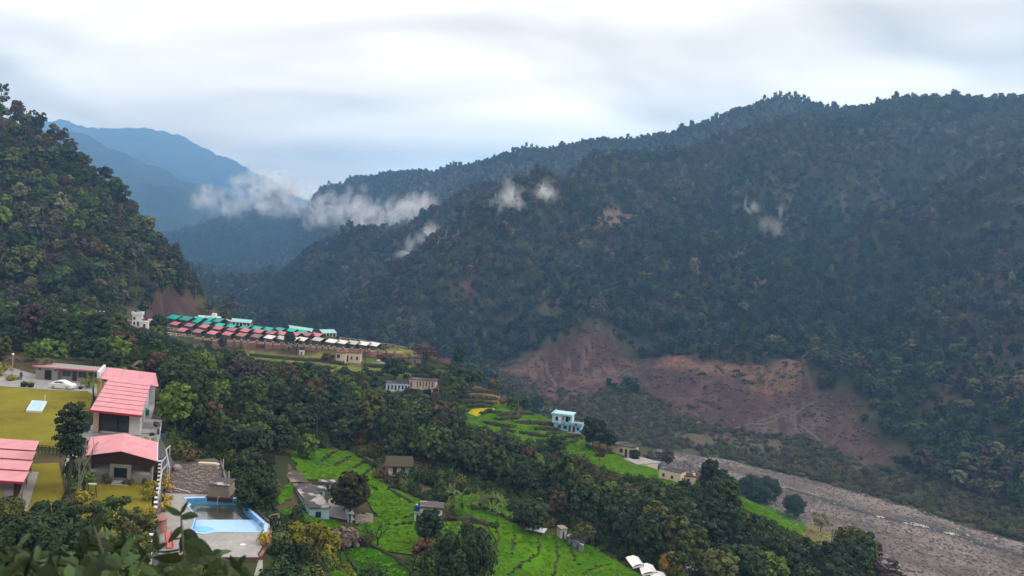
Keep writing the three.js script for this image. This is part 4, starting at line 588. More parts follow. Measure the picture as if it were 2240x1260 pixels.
// ---- white car, person, planters, lamps
function wheel(parent, x, y, z, r, wd) { const w = obj('wheel', new THREE.TorusGeometry(r * 0.74, r * 0.27, 10, 22).scale(1, 1, wd / (r * 0.54)).translate(x, y, z), MAT.black, parent); obj('rim', new THREE.CylinderGeometry(r * 0.58, r * 0.58, wd * 0.9, 16).rotateX(Math.PI / 2).translate(x, y, z), MAT.metal, w); return w; }
{
  const paint = new THREE.MeshPhysicalMaterial({ color: col(0.72, 0.72, 0.73), roughness: 0.35, clearcoat: 0.8, side: THREE.DoubleSide });
  const t = thing('parked_car', 'white saloon car parked in front of the grey building', 'car', [-82.9, YR + 0.06, -143.4], -0.06);
  const prof = (pts, w, bev) => { const s = new THREE.Shape(); s.moveTo(...pts[0]); s.splineThru(pts.slice(1).map((p) => new THREE.Vector2(...p))); return new THREE.ExtrudeGeometry(s, { depth: w, bevelEnabled: true, bevelSize: bev, bevelThickness: bev, bevelSegments: 3, curveSegments: 8 }).translate(0, 0, -w / 2); };
  obj('body', prof([[-2.1, 0.35], [-2.12, 0.7], [-1.95, 0.9], [-1.3, 0.95], [0.9, 0.95], [1.7, 0.84], [2.08, 0.68], [2.1, 0.4], [1.9, 0.24], [0, 0.2], [-1.9, 0.24], [-2.1, 0.35]], 1.5, 0.1), paint, t);
  obj('cabin', prof([[-1.75, 0.93], [-1.2, 1.28], [-0.6, 1.42], [0.1, 1.42], [0.6, 1.26], [1.15, 0.94], [-0.3, 0.9], [-1.75, 0.93]], 1.2, 0.1), paint, t);
  for (const s of [-1, 1]) { obj('window', mb().hexa([[-1.25, 0.98, s * 0.71], [-0.38, 0.98, s * 0.71], [-0.38, 0.98, s * 0.73], [-1.25, 0.98, s * 0.73]], [[-0.95, 1.28, s * 0.70], [-0.38, 1.34, s * 0.70], [-0.38, 1.34, s * 0.72], [-0.95, 1.28, s * 0.72]]).geo(), MAT.glass, t); obj('window', mb().hexa([[-0.3, 0.98, s * 0.71], [0.75, 0.98, s * 0.71], [0.75, 0.98, s * 0.73], [-0.3, 0.98, s * 0.73]], [[-0.3, 1.34, s * 0.70], [0.3, 1.32, s * 0.70], [0.3, 1.32, s * 0.72], [-0.3, 1.34, s * 0.72]]).geo(), MAT.glass, t); obj('headlight', new THREE.SphereGeometry(0.13, 10, 8).scale(0.9, 0.7, 1.2).translate(2.05, 0.7, s * 0.6), MAT.metal, t); obj('tail_light', mb().cbox(-2.16, 0.76, s * 0.62, 0.06, 0.16, 0.28).geo(), MAT.red, t); }
  obj('windscreen', mb().hexa([[0.68, 1.24, -0.55], [1.16, 0.99, -0.62], [1.16, 0.99, 0.62], [0.68, 1.24, 0.55]], [[0.7, 1.27, -0.55], [1.18, 1.02, -0.62], [1.18, 1.02, 0.62], [0.7, 1.27, 0.55]]).geo(), MAT.glass, t);
  obj('bumper', mb().cbox(2.12, 0.36, 0, 0.16, 0.2, 1.5).geo(), MAT.white, t); obj('bumper', mb().cbox(-2.14, 0.38, 0, 0.16, 0.2, 1.5).geo(), MAT.white, t);
  for (const x of [-1.32, 1.32]) for (const s of [-1, 1]) wheel(t, x, 0.32, s * 0.76, 0.32, 0.2);
}
function figure(bones, size, cells) {                        // one continuous body: smooth union of tapered capsules [a, b, ra, rb]
  const mc = new MarchingCubes(cells, new THREE.MeshStandardMaterial(), false, false, 60000), n = cells, k = 0.05;
  for (let z = 0; z < n; z++) for (let y = 0; y < n; y++) for (let x = 0; x < n; x++) {
    const p = [(x / n * 2 - 1) * size, (y / n * 2 - 1) * size, (z / n * 2 - 1) * size]; let d = 9;
    for (const [a, b, ra, rb] of bones) { const q = [0, 1, 2].map((i) => b[i] - a[i]), w = [0, 1, 2].map((i) => p[i] - a[i]), t = clamp((q[0] * w[0] + q[1] * w[1] + q[2] * w[2]) / (q[0] ** 2 + q[1] ** 2 + q[2] ** 2), 0, 1), e = Math.hypot(w[0] - q[0] * t, w[1] - q[1] * t, w[2] - q[2] * t) - lerp(ra, rb, t), h = Math.max(k - Math.abs(d - e), 0) / k; d = Math.min(d, e) - h * h * k * 0.25; }
    mc.field[x + y * n + z * n * n] = -d;
  }
  mc.isolation = 0; mc.update(); const g = new THREE.BufferGeometry(); g.setAttribute('position', new THREE.BufferAttribute(mc.positionArray.slice(0, mc.count * 3).map((v) => v * size), 3)); g.computeVertexNormals(); return g;
}
{
  const t = thing('person', 'person in dark clothes standing on the forecourt left of the grey building', 'person', [G(46, 832)[0], YR + 0.06, G(46, 832)[1]], 0.6);
  const B = [[[0, 0.95, 0], [0, 1.38, 0], 0.13, 0.16], [[0, 1.4, 0], [0, 1.5, 0.01], 0.06, 0.055], [[0, 1.6, 0.02], [0, 1.66, 0.02], 0.095, 0.1]];
  for (const s of [-1, 1]) B.push([[s * 0.09, 0.93, 0], [s * 0.11, 0.5, 0.03], 0.095, 0.065], [[s * 0.11, 0.5, 0.03], [s * 0.12, 0.08, -0.02], 0.065, 0.045], [[s * 0.12, 0.05, -0.03], [s * 0.13, 0.04, 0.15], 0.045, 0.035], [[s * 0.19, 1.38, 0], [s * 0.26, 1.08, -0.02], 0.055, 0.045], [[s * 0.26, 1.08, -0.02], [s * 0.24, 0.82, 0.1], 0.042, 0.034], [[s * 0.24, 0.82, 0.1], [s * 0.235, 0.72, 0.13], 0.035, 0.02]);
  const g = figure(B.map(([a, b, ra, rb]) => [[a[0], a[1] - 0.9, a[2]], [b[0], b[1] - 0.9, b[2]], ra, rb]), 1.05, 84).translate(0, 0.9, 0), p = g.attributes.position, k = new Float32Array(p.count * 3);
  for (let i = 0; i < p.count; i++) { const y = p.getY(i), c = y > 1.46 ? [0.22, 0.13, 0.09] : y > 0.93 ? [0.04, 0.04, 0.06] : y > 0.1 ? [0.03, 0.032, 0.045] : [0.02, 0.02, 0.02]; k.set(c, i * 3); } g.setAttribute('color', new THREE.BufferAttribute(k, 3));
  obj('body', g, M([1, 1, 1], { tex: null, vertexColors: true }), t); obj('hair', new THREE.SphereGeometry(0.112, 14, 10, 0, 6.3, 0, 1.7).translate(0, 1.655, 0), MAT.black, t);
}
function shrubShape(seed, R, h, n, size, o = {}) { const r = rng(seed), out = { p: [], c: [] }, w = mb(), L = o.lobes ?? 5; for (let i = 0; i < L; i++) { const a = i * 2.4 + r(), q = i ? R * 0.5 * r() + R * 0.15 : 0, lr = R * (0.45 + 0.25 * r()), y = h * (0.3 + 0.4 * r()); sprays(out, r, Math.cos(a) * q, y, Math.sin(a) * q, lr, Math.round(n / L), size, { flat: h / R * 0.7, tint: 0.8 + 0.4 * r(), ...o }); w.path(bent(r, [0, -0.2, 0], [Math.cos(a) * q, y, Math.sin(a) * q], 3, 0.2), 0.05, 0.02, 4); } return { crown: faceGeo(out), trunk: w.geo() }; }
function plantShrub(shape, leaf, pos, s, label, group, turn = 0, sy = 1, name = 'shrub') { const o = thing(name, label, 'shrub', pos, turn, group); o.scale.set(s, s * sy, s); obj('stem', shape.trunk, BARK, o); obj('foliage', shape.crown, leaf, o); return o; }
const SHRUB = [shrubShape(41, 1, 1.1, 420, 0.22), shrubShape(42, 1, 1.5, 480, 0.2, { droop: 0.4 }), shrubShape(43, 1, 0.8, 380, 0.24, { up: 0.6 })];
// fronds: arching leaves with many leaflets; for palms, bananas and ferns
function frondPlant(seed, { n = 9, len = 2, stem = 2, rise = 0.6, droop = 1.0, wide = 0.35, leaflets = 14, solid = false, stemR = 0.14 }) {
  const r = rng(seed), out = { p: [], c: [] }, w = mb(); if (stem > 0.1) w.path(bent(r, [0, -0.3, 0], [(r() - 0.5) * 0.4, stem, (r() - 0.5) * 0.4], 4, 0.15), stemR, stemR * 0.7, 7);
  for (let i = 0; i < n; i++) {
    const a = i * 2.4 + r() * 0.5, L = len * (0.75 + 0.4 * r()), up = rise * (0.6 + 0.7 * r()), t = 0.75 + 0.5 * r(); let prev = [0, stem, 0];
    for (let k = 1; k <= leaflets; k++) {
      const f = k / leaflets, q = L * f, y = stem + L * (up * f * 1.4 - droop * f * f * 0.8), p = [Math.cos(a) * q, y, Math.sin(a) * q], wd = wide * L * 0.5 * Math.pow(Math.sin(Math.PI * clamp(f * 0.9 + 0.08, 0, 1)), 0.6), sx = -Math.sin(a), sz = Math.cos(a), dn = solid ? wd * 0.25 : wd * 0.45, gap = solid ? 1 : 0.55;
      for (const s of [-1, 1]) { const A = prev, B = p.map((x, j) => lerp(prev[j], x, gap)), e = [lerp(prev[0], p[0], 0.8) + s * sx * wd, lerp(prev[1], p[1], 0.8) - dn, lerp(prev[2], p[2], 0.8) + s * sz * wd], E = solid ? [p[0] + s * sx * wd, p[1] - dn, p[2] + s * sz * wd] : null, S0 = solid && k > 1 ? [prev[0] + s * sx * wd, prev[1] - dn, prev[2] + s * sz * wd] : null; const put = (...v) => { for (const x of v) { out.p.push(...x); out.c.push(t, t, t); } }; if (solid) { if (S0) { put(A, p, E); put(A, E, S0); } else put(A, p, E); } else put(A, B, e); }
      prev = p;
    }
    w.path([[0, stem, 0], [Math.cos(a) * L * 0.5, stem + L * (up * 0.7 - droop * 0.2), Math.sin(a) * L * 0.5], prev], 0.03, 0.01, 4);
  }
  return { crown: faceGeo(out), trunk: w.geo() };
}
const PALM = frondPlant(51, { n: 12, len: 2.3, stem: 2.4, rise: 0.55, droop: 1.25 }), BANANA = frondPlant(52, { n: 9, len: 2.1, stem: 1.6, rise: 1.0, droop: 1.15, wide: 0.32, leaflets: 9, solid: true }), BANANA2 = frondPlant(53, { n: 7, len: 2.4, stem: 1.2, rise: 1.2, droop: 1.2, wide: 0.28, leaflets: 9, solid: true });
function plantFrond(shape, leaf, pos, s, label, category, name, group, turn = 0, bark = BARK) { const o = thing(name, label, category, pos, turn, group); o.scale.setScalar(s); obj('trunk', shape.trunk, bark, o); obj('crown', shape.crown, leaf, o); return o; }
{
  const g = (u, v, y = YR) => { const q = G(u, v, y); return [q[0], y, q[1]]; };
  plantFrond(PALM, LEAF.fawn, g(97, 822), 1.25, 'drooping dry palm at the left end of the grey building', 'palm', 'palm_tree', null, 0.4); plantFrond(PALM, LEAF.fawn, g(28, 812), 1.1, 'dry palm behind the globe lamp on the forecourt', 'palm', 'palm_tree', null, 1.9); plantFrond(PALM, LEAF.yellow, g(205, 870), 1.2, 'yellowish palm beside the left wall of the pink roofed hall', 'palm', 'palm_tree', null, 2.5);
  plantFrond(BANANA, LEAF.pale, g(283, 832, -31), 1.2, 'banana plant rising behind the back roof of the hall', 'banana plant', 'banana_plant');
  plantShrub(SHRUB[1], LEAF.bright, g(195, 848), 1.4, 'light green shrub in front of the grey building doors'); plantShrub(SHRUB[1], LEAF.olive, g(196, 830, YR), 1.1, 'small olive shrub behind the parked car');
  plantShrub(SHRUB[2], LEAF.yellow, g(25, 832), 1.2, 'yellowish shrub at the foot of the globe lamp'); plantShrub(SHRUB[1], LEAF.yellow, g(2, 822), 1.7, 'yellow green bush at the edge of the forecourt');
  const pot = (u, v, s, label, grow) => { const p = g(u, v), o = thing('planter', label, 'planter', [p[0], YR + 0.06, p[2]]); obj('pot', mb().hexa([[-0.28 * s, 0, 0.28 * s], [0.28 * s, 0, 0.28 * s], [0.28 * s, 0, -0.28 * s], [-0.28 * s, 0, -0.28 * s]], [[-0.38 * s, 0.6 * s, 0.38 * s], [0.38 * s, 0.6 * s, 0.38 * s], [0.38 * s, 0.6 * s, -0.38 * s], [-0.38 * s, 0.6 * s, -0.38 * s]]).geo(), MAT.black, o); if (grow) { const m = obj('plant', SHRUB[2].crown, LEAF[grow], o); m.scale.setScalar(0.6); m.position.y = 0.5; } return o; };
  pot(52, 846.5, 1.15, 'black square planter, left of the pair at the lawn edge', 'olive'); pot(67, 847.5, 1.25, 'black square planter, right of the pair at the lawn edge', 'yellow'); pot(176, 852, 0.8, 'small black planter to the right of the white car');
  const lp = (u, v, h, label) => { const p = g(u, v), o = thing('street_lamp', label, 'lamp', [p[0], YR, p[2]], 0); obj('pole', mb().bar([0, 0, 0], [0.1, h, 0], 0.07, 7, 0.05).geo(), MAT.beige, o); obj('base', new THREE.CylinderGeometry(0.16, 0.2, 0.3, 10).translate(0, 0.15, 0), MAT.concrete, o); obj('globe', new THREE.SphereGeometry(0.24, 16, 12).translate(0.1, h + 0.2, 0), MAT.white, o); return o; };
  lp(26, 822, 4.1, 'lamp post with a white globe at the left of the forecourt');
  plantShrub(shrubShape(44, 1, 1, 900, 0.2), LEAF.yellow, g(329, 1075), 0.8, 'bright yellow green hedge bush at the top corner of the cottage lawn', null, 0, 1.6, 'hedge'); plantShrub(shrubShape(45, 1, 1, 900, 0.2), LEAF.yellow, g(326, 1094), 0.8, 'bright yellow green hedge bush halfway down the cottage lawn', null, 0, 1.5, 'hedge');
  [[364, 1052, 0.9, 'uppermost yellow shrub beside the pool yard lane'], [362, 1073, 0.85, 'second yellow shrub down the pool yard lane'], [362, 1095, 0.8, 'third yellow shrub, just above the pillar beside the pool'], [358, 1118, 0.9, 'lowest yellow shrub, close behind the brick pillar']].forEach(([u, v, s, l], i) => plantShrub(SHRUB[i % 3], LEAF.gold, g(u, v, YP), s, l, null, i, 1.1));
  [[191, 1048, 0.55, 'dark', 'dark shrub at the left end of the cottage low wall'], [233, 1058, 0.62, 'olive', 'palm-like shrub left of the cottage steps'], [281, 1060, 0.62, 'olive', 'palm-like shrub right of the cottage steps'], [316, 1060, 0.5, 'dark', 'dark shrub at the right end of the cottage low wall'], [182, 1075, 1.2, 'bright', 'light green bush at the left side of the cottage garden'], [178, 1096, 1.1, 'yellow', 'yellow green bush beside the tall dark tree'], [320, 1140, 0.9, 'yellow', 'yellow bush near the lower end of the cottage lawn'], [331, 1130, 0.6, 'gold', 'golden bush against the painted kerb stones'], [184, 912, 0.9, 'yellow', 'yellow bush beside the path left of the hall'], [176, 895, 1.0, 'olive', 'olive bush left of the hall']].forEach(([u, v, s, c, l], i) => plantShrub(SHRUB[i % 3], LEAF[c], g(u, v), s, l, null, i * 1.3, 1.3));
  plantShrub(SHRUB[2], LEAF.gold, g(575, 1190, YP), 0.7, 'yellow weed growing at the right corner of the pool deck', null, 0, 2.2); plantShrub(SHRUB[0], LEAF.brown, g(420, 1008, YP), 1.6, 'brown bush at the back of the pool yard'); plantShrub(SHRUB[1], LEAF.olive, g(395, 1000, YP), 1.5, 'olive bush beside the boulder at the pool yard');
  const sw = thing('swing_frame', 'small white topped swing frame standing on the cottage lawn', 'swing', g(201, 1090), 0.1); obj('top_bar', mb().box(-0.42, 0.42, 1.6, 1.72, -0.08, 0.08).geo(), MAT.white, sw); for (const x of [-0.38, 0.38]) { obj('leg', mb().bar([x, 0, 0.35], [x, 1.6, 0], 0.035).geo(), MAT.brown, sw); obj('leg', mb().bar([x, 0, -0.35], [x, 1.6, 0], 0.035).geo(), MAT.brown, sw); } obj('seat', mb().box(-0.3, 0.3, 0.45, 0.5, -0.15, 0.15).geo(), MAT.brown, sw); for (const x of [-0.28, 0.28]) obj('chain', mb().bar([x, 0.5, 0], [x, 1.6, 0], 0.012, 4).geo(), MAT.metal, sw);
  const jar = thing('clay_pot', 'dark red clay pot on the left of the cottage lawn', 'pot', g(187, 1122)); obj('pot', new THREE.LatheGeometry([[0, 0], [0.22, 0], [0.34, 0.3], [0.32, 0.6], [0.22, 0.75], [0.26, 0.85], [0.2, 0.85], [0.18, 0.7], [0, 0.65]].map((p) => new THREE.Vector2(...p)), 14), M([0.10, 0.03, 0.025]), jar); obj('soil', new THREE.CylinderGeometry(0.18, 0.18, 0.05, 10).translate(0, 0.7, 0), MAT.soilDark, jar);
  const rb = thing('ball', 'red ball in the grass beside the pink slide', 'ball', [0, 0, 0]); scene.remove(rb); const ball = obj('ball', new THREE.SphereGeometry(0.3, 16, 12), MAT.red); const bp = g(343, 1196, YP); ball.position.set(bp[0], YP + 0.3, bp[2]); tag(ball, 'red ball in the grass beside the pink slide', 'ball');
  // trees of the resort
  const tall = treeShape(61, { h: 11, R: 2.1, base: 3.4, lobes: 26, n: 4400, size: 0.3, lobe: 0.36, trunk: 0.22, opts: { flat: 0.7 } }), mid = treeShape(62, { h: 5.2, R: 3.3, base: 0.8, lobes: 26, n: 9000, size: 0.3, lobe: 0.3 }), open = treeShape(63, { h: 4.6, R: 2.7, base: 0.9, lobes: 24, n: 3600, size: 0.26, lobe: 0.25, sparse: 0.1 });
  plantTree(tall, LEAF.deep, at(152, 1078, 88), 0.6, 1, 1, 'tall_tree', 'tall slender dark tree between the pavilion and the cottage'); plantShrub(SHRUB[0], LEAF.deep, at(165, 1060, 90), 1.6, 'dark ivy mass around the foot of the tall slender tree', null, 0, 2.1, 'ivy');
  obj('bare_trunks', mergeGeometries([bareShape(64, 7, 0.28, 4, 0.14), bareShape(65, 6, 0.25, 4, 0.12).translate(0.7, 0, 0.4)]), BARK_PALE); const bt = scene.children[scene.children.length - 1]; bt.position.set(...at(168, 1085, 87)); bt.name = numbered('bare_tree'); tag(bt, 'pale leafless tree close beside the tall slender dark tree', 'tree');
  plantTree(mid, LEAF.dark, at(105, 1205, 71), 1, 0.92, 0.95, 'garden_tree', 'broad dark green tree in front of the yellow garden lawn'); plantTree(open, LEAF.mid, at(243, 1180, 74), 1, 0.95, 0.95, 'garden_tree', 'open crowned tree at the lower left of the cottage lawn'); plantTree(open, LEAF.olive, at(300, 1192, 73), 2.2, 0.8, 0.95, 'garden_tree', 'small open tree at the lower right of the cottage lawn');
  plantTree(mid, LEAF.dark, at(35, 1262, 62), 3, 0.95, 1, 'garden_tree', 'dark round tree in the lower left corner'); plantTree(mid, LEAF.olive, at(0, 1190, 68), 3.9, 0.8, 1, 'garden_tree', 'olive tree at the left edge below the pavilion'); plantTree(mid, LEAF.dark, at(150, 1275, 61), 5, 0.9, 1, 'garden_tree', 'dark tree at the bottom behind the foreground leaves'); plantTree(open, LEAF.mid, at(260, 1270, 60), 5, 0.9, 0.9, 'garden_tree', 'mid green tree at the bottom between the lawn and the kerb');
}
// ================================================================ FIELDS, RIVER BED, CLOUDS OF MIST
const sheetOf = (P, dy, cell, hfn = ground) => {
  let g = slab(P, 0, 0).geo(); g.deleteAttribute('uv'); g.deleteAttribute('normal'); g = new TessellateModifier(cell, 9).modify(g); const p = g.attributes.position, uv = new Float32Array(p.count * 2);
  for (let i = 0; i < p.count; i++) { p.setY(i, hfn(p.getX(i), p.getZ(i)) + dy); uv[2 * i] = p.getX(i); uv[2 * i + 1] = p.getZ(i); }
  g.setAttribute('uv', new THREE.BufferAttribute(uv, 2)); g.computeVertexNormals(); return g;
};
const wavy = (P, amp = 0.7, step = 1.6) => { const Q = []; P.forEach((a, i) => { const b = P[(i + 1) % P.length], L = Math.hypot(b[0] - a[0], b[1] - a[1]), n = Math.max(1, Math.round(L / step)); for (let k = 0; k < n; k++) { const t = k / n, x = lerp(a[0], b[0], t), z = lerp(a[1], b[1], t); Q.push([x + amp * noise2(x * 0.4, z * 0.4 + 7), z + amp * noise2(x * 0.4 + 31, z * 0.4)]); } }); return Q; };
const CROP = { bright: M([0.086, 0.200, 0.0022], { tex: T.crop, rough: 1, specularIntensity: 0.1 }), deep: M([0.050, 0.145, 0.003], { tex: T.crop, rough: 1, specularIntensity: 0.1 }), weedy: M([0.075, 0.135, 0.012], { tex: T.crop, rough: 1, specularIntensity: 0.1 }), mustard: M([0.55, 0.48, 0.006], { tex: T.crop, rough: 1, specularIntensity: 0.1 }), hay: M([0.24, 0.185, 0.03], { tex: T.crop, rough: 1 }), olive: M([0.17, 0.20, 0.02], { tex: T.crop, rough: 1 }) };
const FIELDS = [];
function field(label, px, mat, dy = 0.2, dmin = 60, name = 'terraced_field') { const P = zone(px, dmin); P.plain = mat !== CROP.mustard && mat !== CROP.hay; P.label = label; FIELDS.push(P); return struct(name, sheetOf(wavy(P), dy, 3), mat, label); }
field('bright green field left of the white house', [[630, 992], [690, 984], [745, 985], [790, 1002], [835, 1030], [822, 1050], [842, 1066], [925, 1100], [906, 1133], [900, 1165], [916, 1182], [900, 1215], [838, 1205], [800, 1192], [768, 1168], [790, 1140], [832, 1132], [790, 1090], [740, 1062], [722, 1048], [668, 1050]], CROP.bright);
field('bright green field at the bottom centre', [[1068, 1150], [1120, 1143], [1150, 1166], [1200, 1170], [1290, 1195], [1400, 1258], [1420, 1290], [1050, 1290], [1092, 1212]], CROP.bright);
field('deep green field at the bottom below the haystack', [[735, 1192], [800, 1196], [838, 1207], [890, 1240], [935, 1290], [720, 1290], [748, 1230]], CROP.deep);
field('weedy green plot between the two lower fields', [[900, 1215], [918, 1182], [975, 1142], [1010, 1135], [1066, 1150], [1090, 1214], [1050, 1290], [937, 1290]], CROP.weedy);
field('green plot with banana plants beside the white house', [[975, 1108], [1000, 1085], [1060, 1085], [1120, 1115], [1118, 1143], [1066, 1150], [1010, 1135]], CROP.bright);
field('upper terraces of green wheat by the blue house', [[992, 888], [1060, 880], [1150, 902], [1208, 920], [1222, 945], [1285, 968], [1330, 998], [1400, 1032], [1385, 1048], [1310, 1022], [1260, 1004], [1180, 980], [1100, 952], [1060, 944], [1022, 930], [1012, 905]], CROP.bright);
field('yellow mustard plot on the upper terraces', [[1022, 906], [1036, 897], [1080, 894], [1085, 899], [1050, 908], [1038, 913]], CROP.mustard, 0.34);
field('green field below the cream houses', [[1312, 1000], [1345, 994], [1440, 1030], [1500, 1055], [1486, 1072], [1400, 1046], [1322, 1022]], CROP.bright, 0.3);
field('green strip on the nose of the spur', [[1588, 1075], [1640, 1090], [1700, 1115], [1762, 1146], [1752, 1172], [1700, 1150], [1622, 1112]], CROP.bright);
field('dry yellow grass at the end of the green strip', [[1762, 1146], [1815, 1165], [1836, 1180], [1800, 1198], [1752, 1172]], CROP.hay);
field('small green plot behind the resort trees', [[466, 932], [490, 926], [510, 934], [504, 958], [478, 954]], CROP.bright);
field('small green plot beside the long blue house', [[600, 1076], [640, 1056], [646, 1072], [622, 1100], [606, 1104]], CROP.bright); field('green verge below the long blue house', [[606, 1122], [640, 1112], [690, 1138], [730, 1140], [740, 1165], [690, 1150]], CROP.bright);
field('small sunny plot at the end of the camp', [[792, 785], [832, 785], [838, 800], [786, 800]], CROP.olive, 0.2, 200);
field('long dry green terrace below the camp wall', [[542, 768], [620, 777], [700, 784], [700, 789], [620, 784], [546, 774]], CROP.olive, 0.2, 200); field('second dry green terrace below the camp wall', [[552, 782], [640, 792], [720, 797], [718, 803], [640, 799], [556, 788]], CROP.olive, 0.2, 200); field('dry green terrace in front of the brick ruin', [[846, 797], [1000, 799], [1004, 806], [850, 805]], CROP.olive, 0.2, 200);
// banks between terraces: low earth ridges under rough grass
const TUFTS = [], tuftGeo = [SHRUB[0].crown, SHRUB[2].crown], tr = rng(15);
function tuft(x, y, z, s, c, sy = 1) { TUFTS.push([x, y, z, tr() * 6.28, s, vary(c, tr, 0.35), tr() < 0.5 ? 0 : 1, sy]); }
const BANKS = [];
function bank(px, w = 1.1, h = 0.75, c = GREEN.brown, dmin = 60, dens = 1.6) {
  const P = px.map(([u, v]) => hit(u, v, dmin)), m = mb(), Q = []; for (let i = 0; i < P.length - 1; i++) { const a = P[i], b = P[i + 1], n = Math.max(1, Math.round(Math.hypot(b[0] - a[0], b[2] - a[2]) / 1.2)); for (let k = 0; k < n; k++) Q.push([lerp(a[0], b[0], k / n), lerp(a[2], b[2], k / n)]); } Q.push([P[P.length - 1][0], P[P.length - 1][2]]);
  const R = Q.map((q, i) => { const a = Q[Math.max(i - 1, 0)], b = Q[Math.min(i + 1, Q.length - 1)], dx = b[0] - a[0], dz = b[1] - a[1], l = Math.hypot(dx, dz) || 1, nx = -dz / l, nz = dx / l, ww = w * (0.75 + 0.5 * hash2(i, 5)) * Math.min(1, 0.25 + i * 0.4, 0.25 + (Q.length - 1 - i) * 0.4), o = noise2(q[0] * 0.5, q[1] * 0.5) * 0.3; return [-1, -0.55, 0.5, 1].map((s, j) => { const x = q[0] + nx * (s * ww * 0.5 + o), z = q[1] + nz * (s * ww * 0.5 + o); return [x, ground(x, z) + (j === 1 || j === 2 ? h * (0.8 + 0.35 * hash2(i, j)) * Math.min(1, ww / w + 0.2) : -0.1), z]; }); });
  for (let i = 0; i < R.length - 1; i++) for (let j = 0; j < 3; j++) m.quad(R[i][j], R[i + 1][j], R[i + 1][j + 1], R[i][j + 1]);
  BANKS.push(...Q); struct('terrace_bank', m.geo(), BANKMAT, null); Q.forEach((q) => { for (let k = 0; k < dens; k++) { const x = q[0] + (tr() - 0.5) * w, z = q[1] + (tr() - 0.5) * w; tuft(x, ground(x, z) + h * 0.4, z, (0.35 + 0.35 * tr()) * Math.min(1, 0.35 + w * 0.4), tr() < 0.5 ? c : GREEN.dark, 0.9); } });
}
const BANKMAT = M([0.050, 0.046, 0.022], { tex: T.soil, rough: 1 });
[[[737, 991], [720, 999], [701, 1011]], [[768, 1003], [750, 1010], [731, 1021]], [[796, 1013], [784, 1019], [772, 1026]], [[815, 1024], [805, 1032], [794, 1041]], [[757, 1192], [800, 1196], [838, 1206], [888, 1241], [930, 1285]], [[749, 1206], [776, 1240], [790, 1262]], [[871, 1137], [905, 1130]], [[846, 1070], [880, 1090], [912, 1106]], [[850, 1152], [898, 1148]], [[800, 1060], [824, 1074]]].forEach((p) => bank(p, 0.7, 0.45, GREEN.dark, 60, 1));
[[[1088, 1140], [1086, 1160], [1090, 1183], [1080, 1208], [1060, 1240]], [[1178, 1182], [1181, 1196], [1176, 1214], [1146, 1234], [1112, 1259]], [[1213, 1183], [1219, 1200], [1221, 1220], [1216, 1240], [1211, 1262]], [[1246, 1197], [1254, 1220], [1262, 1236]], [[1337, 1237], [1306, 1242], [1274, 1258]], [[1124, 1174], [1122, 1198], [1117, 1214]]].forEach((p, i) => bank(p, i % 2 ? 0.5 : 0.42, 0.3, GREEN.deep, 60, 0.7));
[[[996, 881], [1031, 883], [1080, 886]], [[1020, 894], [1046, 891], [1080, 894]], [[1052, 909], [1067, 902], [1088, 905]], [[1090, 911], [1130, 908], [1166, 909]], [[1088, 921], [1131, 917], [1206, 919]], [[1127, 927], [1174, 929], [1217, 932]], [[1168, 941], [1217, 941]], [[1200, 952], [1219, 948]], [[1243, 971], [1266, 964]], [[1395, 1004], [1420, 1014], [1440, 1026]], [[1000, 899], [1018, 903]], [[1058, 926], [1095, 934], [1125, 937]], [[1138, 949], [1170, 955], [1196, 958]], [[1228, 960], [1264, 957]], [[1286, 980], [1324, 991]], [[1100, 943], [1124, 948]], [[1180, 968], [1215, 974]]].forEach((p) => bank(p, 1.7, 1.15, GREEN.olive, 150, 2.4));
[[[992, 870], [1040, 872], [1090, 876]], [[1000, 860], [1045, 858], [1090, 866]], [[1030, 848], [1060, 846], [1085, 856]], [[1098, 885], [1150, 890], [1185, 900]]].forEach((p) => bank(p, 1.8, 1.1, GREEN.fawn, 150, 1));
[[[545, 778], [640, 787], [720, 793], [760, 800]], [[556, 790], [640, 802], [730, 808]], [[846, 808], [930, 809], [1005, 809]]].forEach((p) => bank(p, 1.8, 0.9, GREEN.olive, 200, 2));
bank([[795, 801], [830, 803], [846, 803]], 1.5, 0.9, GREEN.dark, 200, 2); bank([[972, 1136], [1000, 1140], [1030, 1140], [1045, 1146], [1076, 1152]], 1.8, 0.9, GREEN.brown); bank([[1040, 1115], [1085, 1122], [1120, 1145]], 1.4, 0.8, GREEN.brown); bank([[790, 1002], [835, 1030], [826, 1050]], 1.6, 1.0, GREEN.brown);
